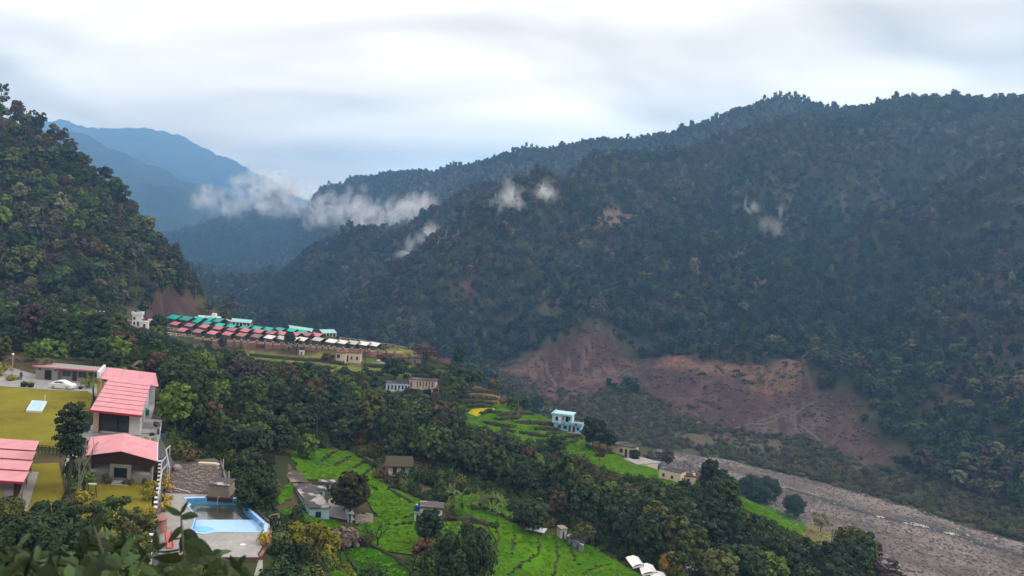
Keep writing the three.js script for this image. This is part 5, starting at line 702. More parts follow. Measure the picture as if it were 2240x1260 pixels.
// river bed
{
  const P = wavy(RIVER, 3, 5); const g = sheetOf(P, 0.12, 5), p = g.attributes.position, K = new Float32Array(p.count * 3), A = onY(1600, 1040, -95), B2 = onY(2240, 1215, -95), ax = B2[0] - A[0], az = B2[2] - A[2], al = Math.hypot(ax, az);
  for (let i = 0; i < p.count; i++) { const x = p.getX(i), z = p.getZ(i), s = ((x - A[0]) * ax + (z - A[2]) * az) / al, q = ((x - A[0]) * -az + (z - A[2]) * ax) / al, w = q + 9 * fbm(s * 0.012, q * 0.02, 3), k = fbm(s * 0.012 + 3, w * 0.14, 4), k2 = fbm(s * 0.05, w * 0.3, 3), c = mixc(mixc([0.150, 0.116, 0.104], [0.262, 0.215, 0.192], smoothstep(k, -0.12, 0.22)), [0.115, 0.100, 0.078], smoothstep(k2 - k * 0.5, 0.08, 0.3) * 0.8); K.set(c, i * 3); }
  g.setAttribute('color', new THREE.BufferAttribute(K, 3)); struct('riverbed', g, M([1.15, 1.15, 1.15], { tex: T.gravel, rough: 1, specularIntensity: 0.2, vertexColors: true }), 'stony grey river bed almost without water');
  const r = rng(21), L = [], bg = []; for (let k = 0; k < 3; k++) { const g = new THREE.IcosahedronGeometry(1, 1), p = g.attributes.position; for (let i = 0; i < p.count; i++) { const x = p.getX(i), y = p.getY(i), z = p.getZ(i), q = 1 + 0.35 * fbm(x * 1.7 + k * 9, y * 1.7 + z * 1.1, 3); p.setXYZ(i, x * q, y * q * 0.62, z * q * 0.85); } g.computeVertexNormals(); bg.push(g); }
  const b = box2(RIVER); for (let i = 0; i < 46000; i++) { const x = lerp(b[0], b[1], r()), z = lerp(b[2], b[3], r()); if (!within(RIVER, x, z)) continue; const n = fbm(x * 0.05, z * 0.05, 3), s = 0.09 + 0.6 * Math.pow(r(), 5) + (n > 0.15 ? 0.12 * r() : 0), w = 0.06 + 0.2 * r() * r() + (r() < 0.05 ? 0.16 : 0); L.push([x, ground(x, z) + 0.1, z, r() * 6.28, s, [w, w * 0.88, w * 0.82], Math.floor(r() * 3), 1]); }
  scatterStuff('river_stones', 'loose grey stones and boulders strewn over the river bed', bg, L, M([1, 1, 1], { tex: null, rough: 1 }));
  const stream = [[1720, 1068], [1771, 1083], [1815, 1097], [1857, 1111], [1914, 1128], [1980, 1143], [2028, 1154], [2100, 1171], [2143, 1188], [2190, 1202], [2245, 1219], [2320, 1246]].map(([u, v]) => { const q = onY(u, v, -94.8); return [q[0], q[2]]; }), sd = stream.map((p, i) => { const w = 0.9 + 1.1 * hash2(i, 9), a = stream[Math.max(0, i - 1)], c = stream[Math.min(stream.length - 1, i + 1)], l = Math.hypot(c[0] - a[0], c[1] - a[1]), nx = -(c[1] - a[1]) / l, nz = (c[0] - a[0]) / l; return [[p[0] + nx * w, p[1] + nz * w], [p[0] - nx * w, p[1] - nz * w]]; });
  struct('stream', slab(wavy([...sd.map((s) => s[0]), ...sd.map((s) => s[1]).reverse()], 0.6, 3), -94.72, -94.9).geo(), new THREE.MeshPhysicalMaterial({ color: col(0.06, 0.06, 0.065), roughness: 0.2 }), 'narrow dark stream crossing the river bed');
  const foam = mb(); for (const [u, v, L2] of [[1992, 1146, 9], [2010, 1149, 8], [2023, 1152, 4], [2076, 1166, 5], [2086, 1169, 6], [1925, 1131, 4]]) { const q = onY(u, v, -94.7); for (let k = 0; k < 34; k++) foam.cbox(q[0] + (r() - 0.5) * L2 * 0.6, -94.7 + r() * 0.12, q[2] + (r() - 0.5) * 2.2, 0.12 + r() * 0.35, 0.1, 0.1 + r() * 0.16); }
  tag(obj('foam', foam.geo(), MAT.white), 'white foam where the stream breaks over stones', null, null, 'stuff');
  // upper river, far up the valley
  const up = [[436, 668], [452, 655], [470, 648], [492, 640], [514, 632], [498, 628]].map(([u, v]) => hit(u, v, 500)); const lo = up.map(([x, y, z], i) => [x, z, 16 + 9 * (i % 2)]);
  struct('riverbed', sheetOf(wavy([...lo.map(([x, z, w]) => [x - w, z]), ...lo.reverse().map(([x, z, w]) => [x + w, z])], 8, 20), 1.6, 25), M([0.62, 0.60, 0.60], { tex: T.gravel, rough: 1 }), 'pale strand of the river far up the valley');
}
// tracks worn across the scars
function track(px, w, mat, label, name = 'dirt_track', dmin = 250) { const P = px.map(([u, v]) => hit(u, v, dmin)), Q = []; for (let i = 0; i < P.length - 1; i++) { const n = Math.max(2, Math.round(Math.hypot(P[i + 1][0] - P[i][0], P[i + 1][2] - P[i][2]) / 2.5)); for (let k = 0; k < n; k++) Q.push([lerp(P[i][0], P[i + 1][0], k / n), lerp(P[i][2], P[i + 1][2], k / n)]); } const m = mb(); const S = Q.map((q, i) => { const a = Q[Math.max(i - 1, 0)], b = Q[Math.min(i + 1, Q.length - 1)], l = Math.hypot(b[0] - a[0], b[1] - a[1]) || 1, nx = -(b[1] - a[1]) / l, nz = (b[0] - a[0]) / l, ww = w * (0.6 + 0.8 * hash2(i, 3)) * 0.5, o = noise2(q[0] * 0.1, q[1] * 0.1) * w * 0.5; return [1, -1].map((s) => { const x = q[0] + nx * (s * ww + o), z = q[1] + nz * (s * ww + o); return [x, ground(x, z) + 0.35, z]; }); }); for (let i = 0; i < S.length - 1; i++) m.quad(S[i][0], S[i + 1][0], S[i + 1][1], S[i][1]); return struct(name, m.geo(), mat, label); }
const TRACK = M([0.115, 0.083, 0.070], { tex: T.soil, rough: 1 });
track([[1195, 868], [1250, 850], [1300, 838], [1345, 826], [1380, 808], [1410, 792]], 2.2, TRACK, 'pale track climbing across the first landslip'); track([[1376, 815], [1392, 850], [1430, 880], [1460, 905], [1475, 918]], 2.2, TRACK, 'pale gully running down between the landslips'); track([[1600, 938], [1640, 928], [1672, 930], [1705, 912], [1735, 908], [1762, 888], [1800, 872]], 1.5, TRACK, 'pale track across the second landslip'); track([[1655, 925], [1700, 908], [1740, 890]], 1.4, TRACK, 'short pale track above the long one on the second landslip'); track([[1750, 928], [1780, 955], [1815, 985], [1840, 1000]], 1.7, TRACK, 'pale gully down the right side of the second landslip'); track([[1200, 790], [1195, 815], [1215, 840], [1222, 862]], 1.7, TRACK, 'faint gully at the left of the first landslip');
track([[-20, 684], [60, 681], [120, 681], [180, 686], [240, 697], [300, 708], [345, 722], [372, 734]], 4.5, M([0.27, 0.215, 0.16], { tex: T.soil, rough: 1 }), 'dirt road along the foot of the left hill', 'road', 180); track([[215, 690], [250, 698], [290, 712], [330, 728], [360, 738]], 2.2, M([0.30, 0.25, 0.19], { tex: T.soil, rough: 1 }), 'path below the road leading to the camp', 'path', 180);
// ---- mist: banks of fine white droplets drawn as many small soft flakes turned every way, thick in the middle and thin at the edges
const mistMat = new THREE.MeshPhysicalMaterial({ color: col(0.93, 0.94, 0.95), roughness: 1, specularIntensity: 0, transmission: 0.5, side: THREE.DoubleSide, transparent: true, opacity: 0.25, alphaMap: tile(64, 12, (x, y) => { const q = Math.hypot(x - 0.5, y - 0.5) * 2; return Math.pow(Math.max(0, 1 - q * q), 1.6) * (0.65 + 0.5 * tfbm(x, y, 4, 91)); }, 1) });
const flake = new THREE.PlaneGeometry(1, 1);
function mist(label, puffs, size, seed) {                     // puffs: [u, v, depth, rx, ry, rz in metres, count]
  const r = rng(seed), M4 = new THREE.Matrix4(), q = new THREE.Quaternion(), e = new THREE.Euler(), L = [];
  for (const [u, v, d0, rx0, ry0, rz, n] of puffs) { const rx = rx0 * 1.25, ry = ry0 * 1.15; const hd = -hit(u, v, 400)[2], d = Math.min(d0, hd - rz * 0.6), c = at(u, v, d); for (let i = 0; i < n * (seed === 1 ? 0.0155 : 0.03); i++) { let x, y, z, l; do { x = 2 * r() - 1; y = 2 * r() - 1; z = 2 * r() - 1; l = Math.hypot(x, y, z); } while (l > 1); const X = c[0] + x * rx, Y = c[1] + y * ry, Z2 = c[2] + z * rz; const f0 = seed === 1 ? 1 : 2.6, dens = (1 - l) * (seed === 1 ? 1.3 : 1.0) + fbm(X * 0.017 * f0 + seed, Y * 0.03 * f0 + Z2 * 0.01, 4) * 1.5 - (seed === 1 ? 0.14 : 0.05); if (r() > smoothstep(dens, 0, seed === 1 ? 0.9 : 1.5) * (seed === 1 ? 1 : seed === 4 || seed === 7 ? 0.13 : 0.5) || Y < ground(X, Z2) + 1) continue; L.push([X, Y, Z2]); } }
  const m = new THREE.InstancedMesh(flake, mistMat, L.length); L.forEach(([x, y, z], i) => { e.set(r() * 6, r() * 6, r() * 6); const s = size * (0.6 + 0.8 * r()); m.setMatrixAt(i, M4.compose(new THREE.Vector3(x, y, z), q.setFromEuler(e), new THREE.Vector3(s, s, s))); });
  m.name = numbered('mist_cloud'); m.castShadow = m.receiveShadow = true; scene.add(m); return tag(m, label, null, null, 'stuff');
}
mist('long white cloud bank lying across the head of the valley', [[520, 432, 1750, 95, 42, 80, 14000], [570, 425, 1740, 100, 45, 80, 15000], [630, 428, 1720, 100, 45, 80, 17000], [690, 440, 1680, 90, 48, 80, 17000], [740, 452, 1620, 85, 48, 70, 17000], [790, 470, 1500, 80, 42, 60, 16000], [840, 475, 1400, 70, 32, 50, 12000], [885, 465, 1330, 50, 22, 40, 7000], [920, 455, 1300, 36, 16, 30, 3500], [800, 490, 1250, 55, 26, 50, 9000], [480, 445, 1750, 40, 24, 40, 2200], [545, 455, 1750, 80, 26, 60, 7000], [640, 462, 1700, 90, 30, 60, 9000]], 42, 1);
mist('wisp of white mist between the two nearer spurs', [[930, 540, 830, 26, 16, 20, 6000], [955, 528, 830, 28, 14, 20, 6000], [985, 515, 830, 24, 10, 20, 4000], [908, 560, 820, 18, 9, 16, 2600]], 21, 2);
mist('white mist rising behind the ridge in the middle of the forest', [[1120, 450, 900, 22, 14, 20, 5000], [1142, 440, 910, 26, 14, 20, 6000], [1162, 428, 910, 20, 9, 20, 3600], [1108, 432, 920, 16, 8, 16, 1500]], 21, 3);
mist('thin blue smoke of mist on the mountainside', [[1665, 455, 760, 20, 14, 12, 2600], [1690, 448, 760, 14, 16, 12, 1600], [1635, 440, 770, 16, 9, 12, 1400], [1685, 478, 740, 16, 12, 12, 1500]], 20, 4);
mist('small white wisp on the far blue ridge', [[936, 400, 1480, 9, 16, 10, 700], [940, 412, 1480, 8, 12, 10, 500]], 18, 5); mist('faint wisp at the left of the far blue ridge', [[800, 398, 1650, 12, 22, 12, 500], [795, 412, 1640, 10, 16, 12, 300]], 20, 6); mist('thin haze patch low on the front spur', [[1200, 570, 690, 24, 14, 14, 1500], [1215, 555, 690, 14, 10, 10, 700]], 20, 7);
mist('small detached puffs left of the cloud bank', [[430, 440, 1750, 16, 12, 14, 500], [352, 455, 1800, 20, 8, 14, 400]], 20, 8);

// the crop itself: short blades in tufts over every green field
{
  const r = rng(88), L = [], blade = (() => { const st = { p: [], c: [] }; sprays(st, r, 0, 0.1, 0, 0.5, 26, 0.34, { flat: 0.35, up: 0.9, low: -0.1 }); return faceGeo(st); })();
  const must = FIELDS.find((f) => /mustard/.test(f.label)); for (const P of FIELDS) { if (!P.plain) continue; const b = P.b, area = (b[1] - b[0]) * (b[3] - b[2]), n = Math.min(20000, Math.round(area * 1.5)); for (let i = 0; i < n; i++) { const x = lerp(b[0], b[1], r()), z = lerp(b[2], b[3], r()); if (!inside(P, x, z)) continue; const k = fbm(x * 0.09, z * 0.09, 4), y = ground(x, z), dry = y > -46 && z < -235; if (r() < 0.3 || inside(must, x, z) || BANKS.some((q) => Math.abs(q[0] - x) < 0.9 && Math.abs(q[1] - z) < 0.9)) continue; L.push([x, y + 0.2, z, r() * 6.28, 0.6 + 0.5 * r(), vary(dry ? [0.15, 0.155, 0.025] : mixc([0.090, 0.200, 0.004], [0.058, 0.150, 0.004], smoothstep(k, -0.1, 0.3)), r, 0.18), 0, 0.45 + 0.3 * r()]); } }
  scatterStuff('crop', 'short green crop growing in tufts over the terraced fields', [blade], L);
}
// ================================================================ VILLAGE HOUSES
// A house over a plan given by the four corners of its roof (near-left, near-right, far-right, far-left seen in the picture, at the roof's level)
// openings: [edge, from, to, sill, head, kind]; edge 0 = front (near-left to near-right), 1 = right, 2 = back, 3 = left
const KEEP = [];
function house(name, label, category, roofPx, yRoof, yBase, o = {}) {
  const { wall = MAT.cream, roof = MAT.stained, over = 0.35, thick = 0.16, open = [], edgeMat = roof } = o, R = roofPx.map(([u, v]) => { const p = onY(u, v, yRoof); return [p[0], p[2]]; });
  return houseAt(name, label, category, R, yRoof, yBase, { wall, roof, over, thick, open, edgeMat, ...o });
}
function houseAt(name, label, category, R, yRoof, yBase, { wall = MAT.cream, roof = MAT.stained, over = 0.35, thick = 0.16, open = [], parapet = 0, door = MAT.door, glass = MAT.dark, band, group }) {
  const c = [0, 1].map((k) => R.reduce((s, p) => s + p[k], 0) / 4), rad = Math.max(...R.map((p) => Math.hypot(p[0] - c[0], p[1] - c[1]))); KEEP.push([c[0], c[1], rad + 0.6]);
  const W = R.map((p) => { const l = Math.hypot(p[0] - c[0], p[1] - c[1]); return [p[0] + (c[0] - p[0]) * over * 1.4 / l, p[1] + (c[1] - p[1]) * over * 1.4 / l]; });
  const t = thing(name, label, category, [c[0], yBase, c[1]], 0, group), L = (P) => P.map((p) => [p[0] - c[0], p[1] - c[1]]), H = yRoof - yBase;
  obj('wall', slab(L(W), H - thick, -0.6).geo(), wall, t); const rf = obj('roof', slab(L(R), H, H - thick + 0.003).geo(), roof, t);
  if (parapet) { const I = R.map((p) => { const l = Math.hypot(p[0] - c[0], p[1] - c[1]); return [p[0] + (c[0] - p[0]) * 0.3 / l, p[1] + (c[1] - p[1]) * 0.3 / l]; }); obj('parapet', slab(L(R), H + parapet, H + 0.003, [L(I)]).geo(), band ?? wall, rf); }
  const w = L(W);
  for (const [e, s0, s1, y0, y1, kind = 'window'] of open) {
    const a = w[e], b = w[(e + 1) % 4], dx = b[0] - a[0], dz = b[1] - a[1], l = Math.hypot(dx, dz), n = [-dz / l, dx / l], mid = [(a[0] + b[0]) / 2, (a[1] + b[1]) / 2]; if (n[0] * mid[0] + n[1] * mid[1] < 0) { n[0] *= -1; n[1] *= -1; }
    const P = (s, out) => [a[0] + dx * s + n[0] * out, a[1] + dz * s + n[1] * out], blk = (sa, sb, ya, yb, o0, o1) => slab([P(sa, o0), P(sb, o0), P(sb, o1), P(sa, o1)], yb, ya), f = 0.08 / l;
    const m = obj(kind, blk(s0 + f, s1 - f, y0, y1 - 0.08, -0.03, 0.025).geo(), kind === 'door' ? door : glass, t);
    const fr = blk(s0, s0 + f, y0, y1, -0.02, 0.06); for (const q of [blk(s1 - f, s1, y0, y1, -0.02, 0.06), blk(s0 + f, s1 - f, y1 - 0.08, y1, -0.02, 0.06), blk(s0 - f, s1 + f, y0 - 0.07, y0 - 0.002, -0.02, 0.12)]) fr.p.push(...q.p); obj('frame', fr.geo(), MAT.frame, m);
    if (kind === 'window' && o2(s1 - s0, l) > 0.7) obj('mullion', blk((s0 + s1) / 2 - f / 3, (s0 + s1) / 2 + f / 3, y0, y1 - 0.08, 0.02, 0.05).geo(), MAT.frame, m);
  }
  t.userData.rect = { w, H }; return t;
}
const o2 = (a, l) => a * l;
const rectAt = (x, z, w, d, turn) => [[-w / 2, d / 2], [w / 2, d / 2], [w / 2, -d / 2], [-w / 2, -d / 2]].map(([a, b]) => [x + a * Math.cos(turn) + b * Math.sin(turn), z - a * Math.sin(turn) + b * Math.cos(turn)]);
const clean = (t) => { delete t.userData.rect; return t; };
// --- the long pale blue house with stained roofs
clean(house('blue_house', 'long pale blue house with a black stained concrete roof beside the green field', 'house', [[677, 1110], [724, 1109], [681, 1056.5], [639, 1055.5]], -41.2, -43.9, { wall: MAT.blueWall, roof: MAT.stained, over: 0.3, thick: 0.2, open: [[1, 0.1, 0.17, 0.1, 2.0, 'door'], [1, 0.3, 0.4, 0.9, 1.9], [1, 0.55, 0.62, 0.1, 2.0, 'door'], [0, 0.3, 0.6, 1.0, 1.9]] }));
clean(house('stone_house', 'brown flat roofed house joined to the back of the blue house', 'house', [[637, 1054.5], [675, 1053], [654, 1029], [616, 1028]], -40.9, -43.6, { wall: MAT.stone, roof: M([0.26, 0.21, 0.17], { tex: T.stain }), open: [[1, 0.3, 0.4, 0.2, 2, 'door'], [0, 0.3, 0.6, 0.8, 1.8]] }));
clean(house('stone_hut', 'small ruined stone hut behind the brown roof, under the trees', 'hut', [[613, 1027], [640, 1027], [634, 1015], [606, 1016]], -40.8, -43.2, { wall: MAT.stone, roof: MAT.straw, open: [[0, 0.4, 0.6, 0.2, 1.8, 'door']] }));
clean(house('outhouse', 'small outhouse with a pale roof left of the turquoise outhouse', 'outhouse', [[696, 1054.5], [717, 1055.5], [716, 1049], [696, 1048.5]], -41.2, -43.5, { wall: MAT.stone, roof: MAT.stained, open: [[0, 0.3, 0.7, 0.2, 1.8, 'door']] }));
clean(house('outhouse', 'small turquoise outhouse with a pale roof at the field edge', 'outhouse', [[716, 1056], [739, 1056], [737, 1048], [715, 1048]], -41.3, -43.4, { wall: MAT.turquoise, roof: MAT.stained, open: [[0, 0.35, 0.65, 0.2, 1.7, 'door']] }));
clean(house('outhouse', 'pale blue outhouse with a dark doorway beside the long blue house', 'outhouse', [[690, 1070], [715, 1071], [712, 1061], [684, 1061]], -41.3, -43.8, { wall: MAT.blueWall, roof: MAT.stained, open: [[0, 0.3, 0.7, 0.2, 1.9, 'door'], [1, 0.3, 0.7, 0.8, 1.7]] }));
struct('courtyard', sheetOf([[718, 1098], [728, 1090], [752, 1112], [770, 1128], [776, 1142], [750, 1140], [718, 1133]].map(([u, v]) => { const h = hit(u, v); return [h[0], h[2]]; }), 0.28, 2), MAT.concrete, 'grey courtyard beside the long blue house');
clean(house('hut', 'little grey blue hut behind the brown tree at the courtyard', 'hut', [[757, 1122], [775, 1124], [772, 1114], [756, 1113]], -42.2, -44, { wall: MAT.blueWall, roof: MAT.metal, open: [[0, 0.3, 0.7, 0.2, 1.5, 'door']] }));
// --- stones by the courtyard
{ const r = rng(31), m = mb(); for (let i = 0; i < 260; i++) { const h = hit(778 + r() * 36, 1129 + r() * 18), s = 0.12 + 0.3 * r() * r(); m.hexa([[-s, 0, s], [s * 0.8, 0, s], [s, 0, -s * 0.7], [-s * 0.8, 0, -s]].map(([a, b, c]) => [h[0] + a, h[1] - 0.05 + r() * 0.3, h[2] + c]), [[-s * 0.6, s, s * 0.5], [s * 0.5, s * 1.1, s * 0.7], [s * 0.7, s * 0.9, -s * 0.5], [-s * 0.5, s, -s * 0.6]].map(([a, b, c]) => [h[0] + a, h[1] + b + r() * 0.1 + 0.1, h[2] + c])); } tag(obj('rubble', m.geo(), MAT.stone), 'heap of stones at the end of the courtyard', null, null, 'stuff'); }
// --- haystack
{
  const h = hit(758, 1190), t = thing('haystack', 'round grey brown haystack with a dark hollow side', 'haystack', [h[0], h[1], h[2]]), d = -h[2] / F, R = 27 * d; KEEP.push([h[0], h[2], R + 0.5]);
  const g = new THREE.SphereGeometry(R, 40, 22, 0, 6.3, 0, 1.75), p = g.attributes.position; for (let i = 0; i < p.count; i++) { const x = p.getX(i), y = p.getY(i), z = p.getZ(i), k = 1 + 0.12 * fbm(x * 1.4, (y + z) * 1.4, 4); p.setXYZ(i, x * k, Math.max(-0.2, y * k * 0.95) + 0.5, z * k); } g.computeVertexNormals(); obj('stack', g, MAT.straw, t);
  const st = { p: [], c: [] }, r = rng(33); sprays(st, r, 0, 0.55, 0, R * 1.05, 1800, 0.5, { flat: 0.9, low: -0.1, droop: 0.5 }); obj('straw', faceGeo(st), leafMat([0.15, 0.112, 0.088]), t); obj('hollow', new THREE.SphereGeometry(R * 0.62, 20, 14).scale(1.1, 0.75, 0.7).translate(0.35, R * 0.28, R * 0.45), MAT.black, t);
}
// --- white house with a blue tank
{
  const t = clean(house('white_house', 'small white house with a flat roof and a blue water tank on its porch', 'house', [[920, 1107], [971, 1112], [972.5, 1099], [919, 1094.5]], -40.3, -43.6, { wall: MAT.white, roof: M([0.25, 0.22, 0.21], { tex: T.stain }), thick: 0.3, over: 0.25, open: [[0, 0.12, 0.26, 0.2, 2.1, 'door'], [0, 0.45, 0.68, 1.0, 2.1], [1, 0.3, 0.6, 1, 2.1]] }));
  clean(house('porch', 'low white porch at the left of the white house', 'porch', [[906, 1121], [921, 1122], [921, 1115], [907, 1114]], -41.9, -43.6, { wall: MAT.white, roof: MAT.concrete, over: 0.1, open: [[0, 0.3, 0.7, 0.1, 1.4, 'door']] }));
  const b = onY(911.5, 1117, -41.9), k = thing('water_tank', 'blue water tank standing on the porch of the white house', 'water tank', b); obj('barrel', new THREE.LatheGeometry([[0, 0], [0.44, 0], [0.46, 0.08], [0.42, 0.3], [0.46, 0.36], [0.42, 0.6], [0.45, 0.68], [0.36, 0.84], [0.16, 0.9], [0.16, 0.96], [0, 0.96]].map((p) => new THREE.Vector2(...p)), 18), MAT.blueTank, k); obj('lid', new THREE.CylinderGeometry(0.2, 0.2, 0.06, 14).translate(0, 0.98, 0), MAT.white, k);
}
// --- thatched house among trees
{
  const c = hit(868, 1043), T0 = 0.15, rect = rectAt(c[0], c[2] - 2.2, 4.6, 3.4, T0), t = clean(houseAt('thatched_house', 'thatched house with white walls half hidden among trees', 'house', rect, c[1] + 2.0, c[1], { wall: MAT.white, roof: MAT.thatch, open: [[0, 0.2, 0.4, 0.2, 1.7, 'door'], [0, 0.6, 0.8, 0.8, 1.5]] }));
  const mp = (p) => [p[0] * Math.cos(T0) + p[2] * Math.sin(T0), p[1], -p[0] * Math.sin(T0) + p[2] * Math.cos(T0)]; const g = mb(mp); for (const [z0, y0] of [[2.3, 1.8], [-2.3, 1.8]]) g.hexa([[-2.8, y0, z0], [2.8, y0, z0], [2.5, 3.15, 0], [-2.5, 3.15, 0]], [[-2.8, y0 + 0.22, z0], [2.8, y0 + 0.22, z0], [2.5, 3.38, 0], [-2.5, 3.38, 0]]); obj('thatch', g.geo(), MAT.thatch, t); obj('gable', mb(mp).tri([-2.2, 1.9, 1.6], [-2.2, 1.9, -1.6], [-2.2, 3.1, 0]).tri([2.2, 1.9, 1.6], [2.2, 1.9, -1.6], [2.2, 3.1, 0]).geo(), MAT.white, t);
}
// --- white sheet roofed shed, small sheds
{
  const t = clean(house('goat_shed', 'low shed with a white sheet roof under a tree at the field edge', 'shed', [[1150, 1157.5], [1190, 1166], [1197, 1156], [1156, 1151.5]], -45.6, -47.1, { wall: MAT.timber, roof: MAT.white, thick: 0.06, over: 0.3, open: [[0, 0.4, 0.6, 0.1, 1.1, 'door']] }));
  clean(house('shed', 'small grey white shed right of the white sheet roof', 'shed', [[1227, 1157], [1243, 1155.5], [1232, 1148], [1217, 1149]], -45.2, -47.1, { wall: MAT.plaster, roof: MAT.woodGrey, over: 0.15, open: [[0, 0.3, 0.6, 0.1, 1.4, 'door']] }));
  clean(house('long_shed', 'low grey shed stepping down the slope with a dark blue end', 'shed', [[1240, 1173], [1276, 1194], [1280, 1184], [1246, 1163]], -46.2, -47.8, { wall: M([0.24, 0.28, 0.34]), roof: M([0.42, 0.43, 0.46], { tex: T.stain }), over: 0.15, open: [[0, 0.2, 0.35, 0.1, 1.2, 'door'], [0, 0.6, 0.75, 0.1, 1.2, 'door']] }));
}
// --- canvas tents at the bottom
function tentCloth(name, label, px, yTop, yBase, group) { { const a = onY(...px[0], yTop), b = onY(...px[2], yTop); for (const f of [1, 0.97, 0.94]) KEEP.push([(a[0] + b[0]) / 2 * f, (a[2] + b[2]) / 2 * f, 3.4]); }      // a stretched sheet on poles; sags between its corners
  const P = px.map(([u, v]) => { const p = onY(u, v, yTop); return [p[0], p[1], p[2]]; }), t = thing(name, label, 'tent', [P[0][0], yBase, P[0][2]], 0, group), n = 8, at2 = (s, q) => [0, 1, 2].map((k) => lerp(lerp(P[0][k], P[1][k], s), lerp(P[3][k], P[2][k], s), q)), S = (s, q) => { const p = at2(s, q); return [p[0] - P[0][0], p[1] - yBase + 0.22 * Math.sin(Math.PI * s) - 0.12 * Math.sin(Math.PI * q) + noise2(s * 5, q * 5) * 0.05, p[2] - P[0][2]]; };
  const m = mb(); for (let i = 0; i < n; i++) for (let j = 0; j < n; j++) m.quad(S(i / n, j / n), S((i + 1) / n, j / n), S((i + 1) / n, (j + 1) / n), S(i / n, (j + 1) / n)); obj('canvas', m.geo(), M([0.82, 0.80, 0.77], { rough: 0.9 }), t);
  for (const [s, q] of [[0, 0], [1, 0], [1, 1], [0, 1]]) { const p = S(s, q); obj('pole', mb().bar([p[0], -0.3, p[2]], p, 0.05, 5).geo(), MAT.timber, t); }
  const w = mb(); for (const [a, b] of [[[0, 0], [1, 0]], [[1, 0], [1, 1]]]) { const A = S(...a), B = S(...b), dn = (p) => [p[0], p[1] - 0.28, p[2]]; w.quad(dn(A), dn(B), B, A); } obj('valance', w.geo(), M([0.62, 0.60, 0.57]), t);
}
tentCloth('tent', 'white canvas tent, uppermost of the three at the bottom', [[1384, 1240], [1408, 1234], [1396, 1217.5], [1368.5, 1218.5]], -47.6, -49.4, 'white tents at the bottom edge'); tentCloth('tent', 'cream canvas tent in the middle of the three at the bottom', [[1404, 1256], [1438, 1251], [1428, 1235.5], [1397, 1234]], -48.0, -49.6, 'white tents at the bottom edge'); tentCloth('tent', 'cream canvas tent, lowest of the three at the bottom edge', [[1436, 1275], [1464, 1268], [1451, 1251], [1420, 1254]], -48.3, -49.9, 'white tents at the bottom edge');
{
  const h = hit(1518, 1256), t = thing('ridge_tent', 'white peaked tent under the trees right of the golden bamboo', 'tent', [h[0], h[1], h[2]]), k = -h[2] / F; const X = (u, v, z) => [(u - 1518) * k, (1256 - v) * k, z];
  obj('canvas', mb().quad(X(1500, 1239, -1.2), X(1520, 1229, 0), X(1541, 1253, 1.4), X(1504, 1256, 1.2)).tri(X(1500, 1239, -1.2), X(1520, 1229, 0), X(1530, 1240, -2)).quad(X(1520, 1229, 0), X(1541, 1253, 1.4), X(1548, 1252, -1.5), X(1530, 1240, -2)).tri(X(1500, 1239, -1.2), X(1504, 1256, 1.2), X(1500, 1256, -0.6)).geo(), M([0.66, 0.65, 0.64]), t); obj('pole', mb().bar(X(1520, 1262, 0.1), X(1520, 1227, 0.1), 0.05, 5).geo(), MAT.timber, t);
}
// --- dark tarpaulin shelter below the pool
{
  const t = thing('tarpaulin_shelter', 'low dark tarpaulin shelter with pale folds below the pool wall', 'shelter', at(596, 1148, 92)), k = 92 / F, X = (u, v, z) => [(u - 596) * k, (1148 - v) * k, z];
  obj('tarpaulin', mb().quad(X(577, 1138, 0.6), X(592, 1128, -0.2), X(604, 1128, -0.8), X(590, 1149, 0.8)).geo(), MAT.black, t); obj('fold', mb().quad(X(588, 1147, 0.85), X(594, 1131, 0.1), X(601, 1131, -0.2), X(600, 1149, 0.8)).quad(X(604, 1148, 0.8), X(604, 1129, -0.7), X(607, 1131, -0.7), X(615, 1148, 0.6)).geo(), M([0.24, 0.27, 0.30]), t); obj('edge', mb().path([X(576, 1139, 0.65), X(592, 1127.5, -0.2), X(605, 1128, -0.8), X(616, 1149, 0.6)], 0.08).geo(), MAT.stone, t); for (const u of [579, 614]) obj('post', mb().bar(X(u, 1165, 0.5), X(u, 1140, 0.5), 0.06, 5).geo(), MAT.timber, t);
}
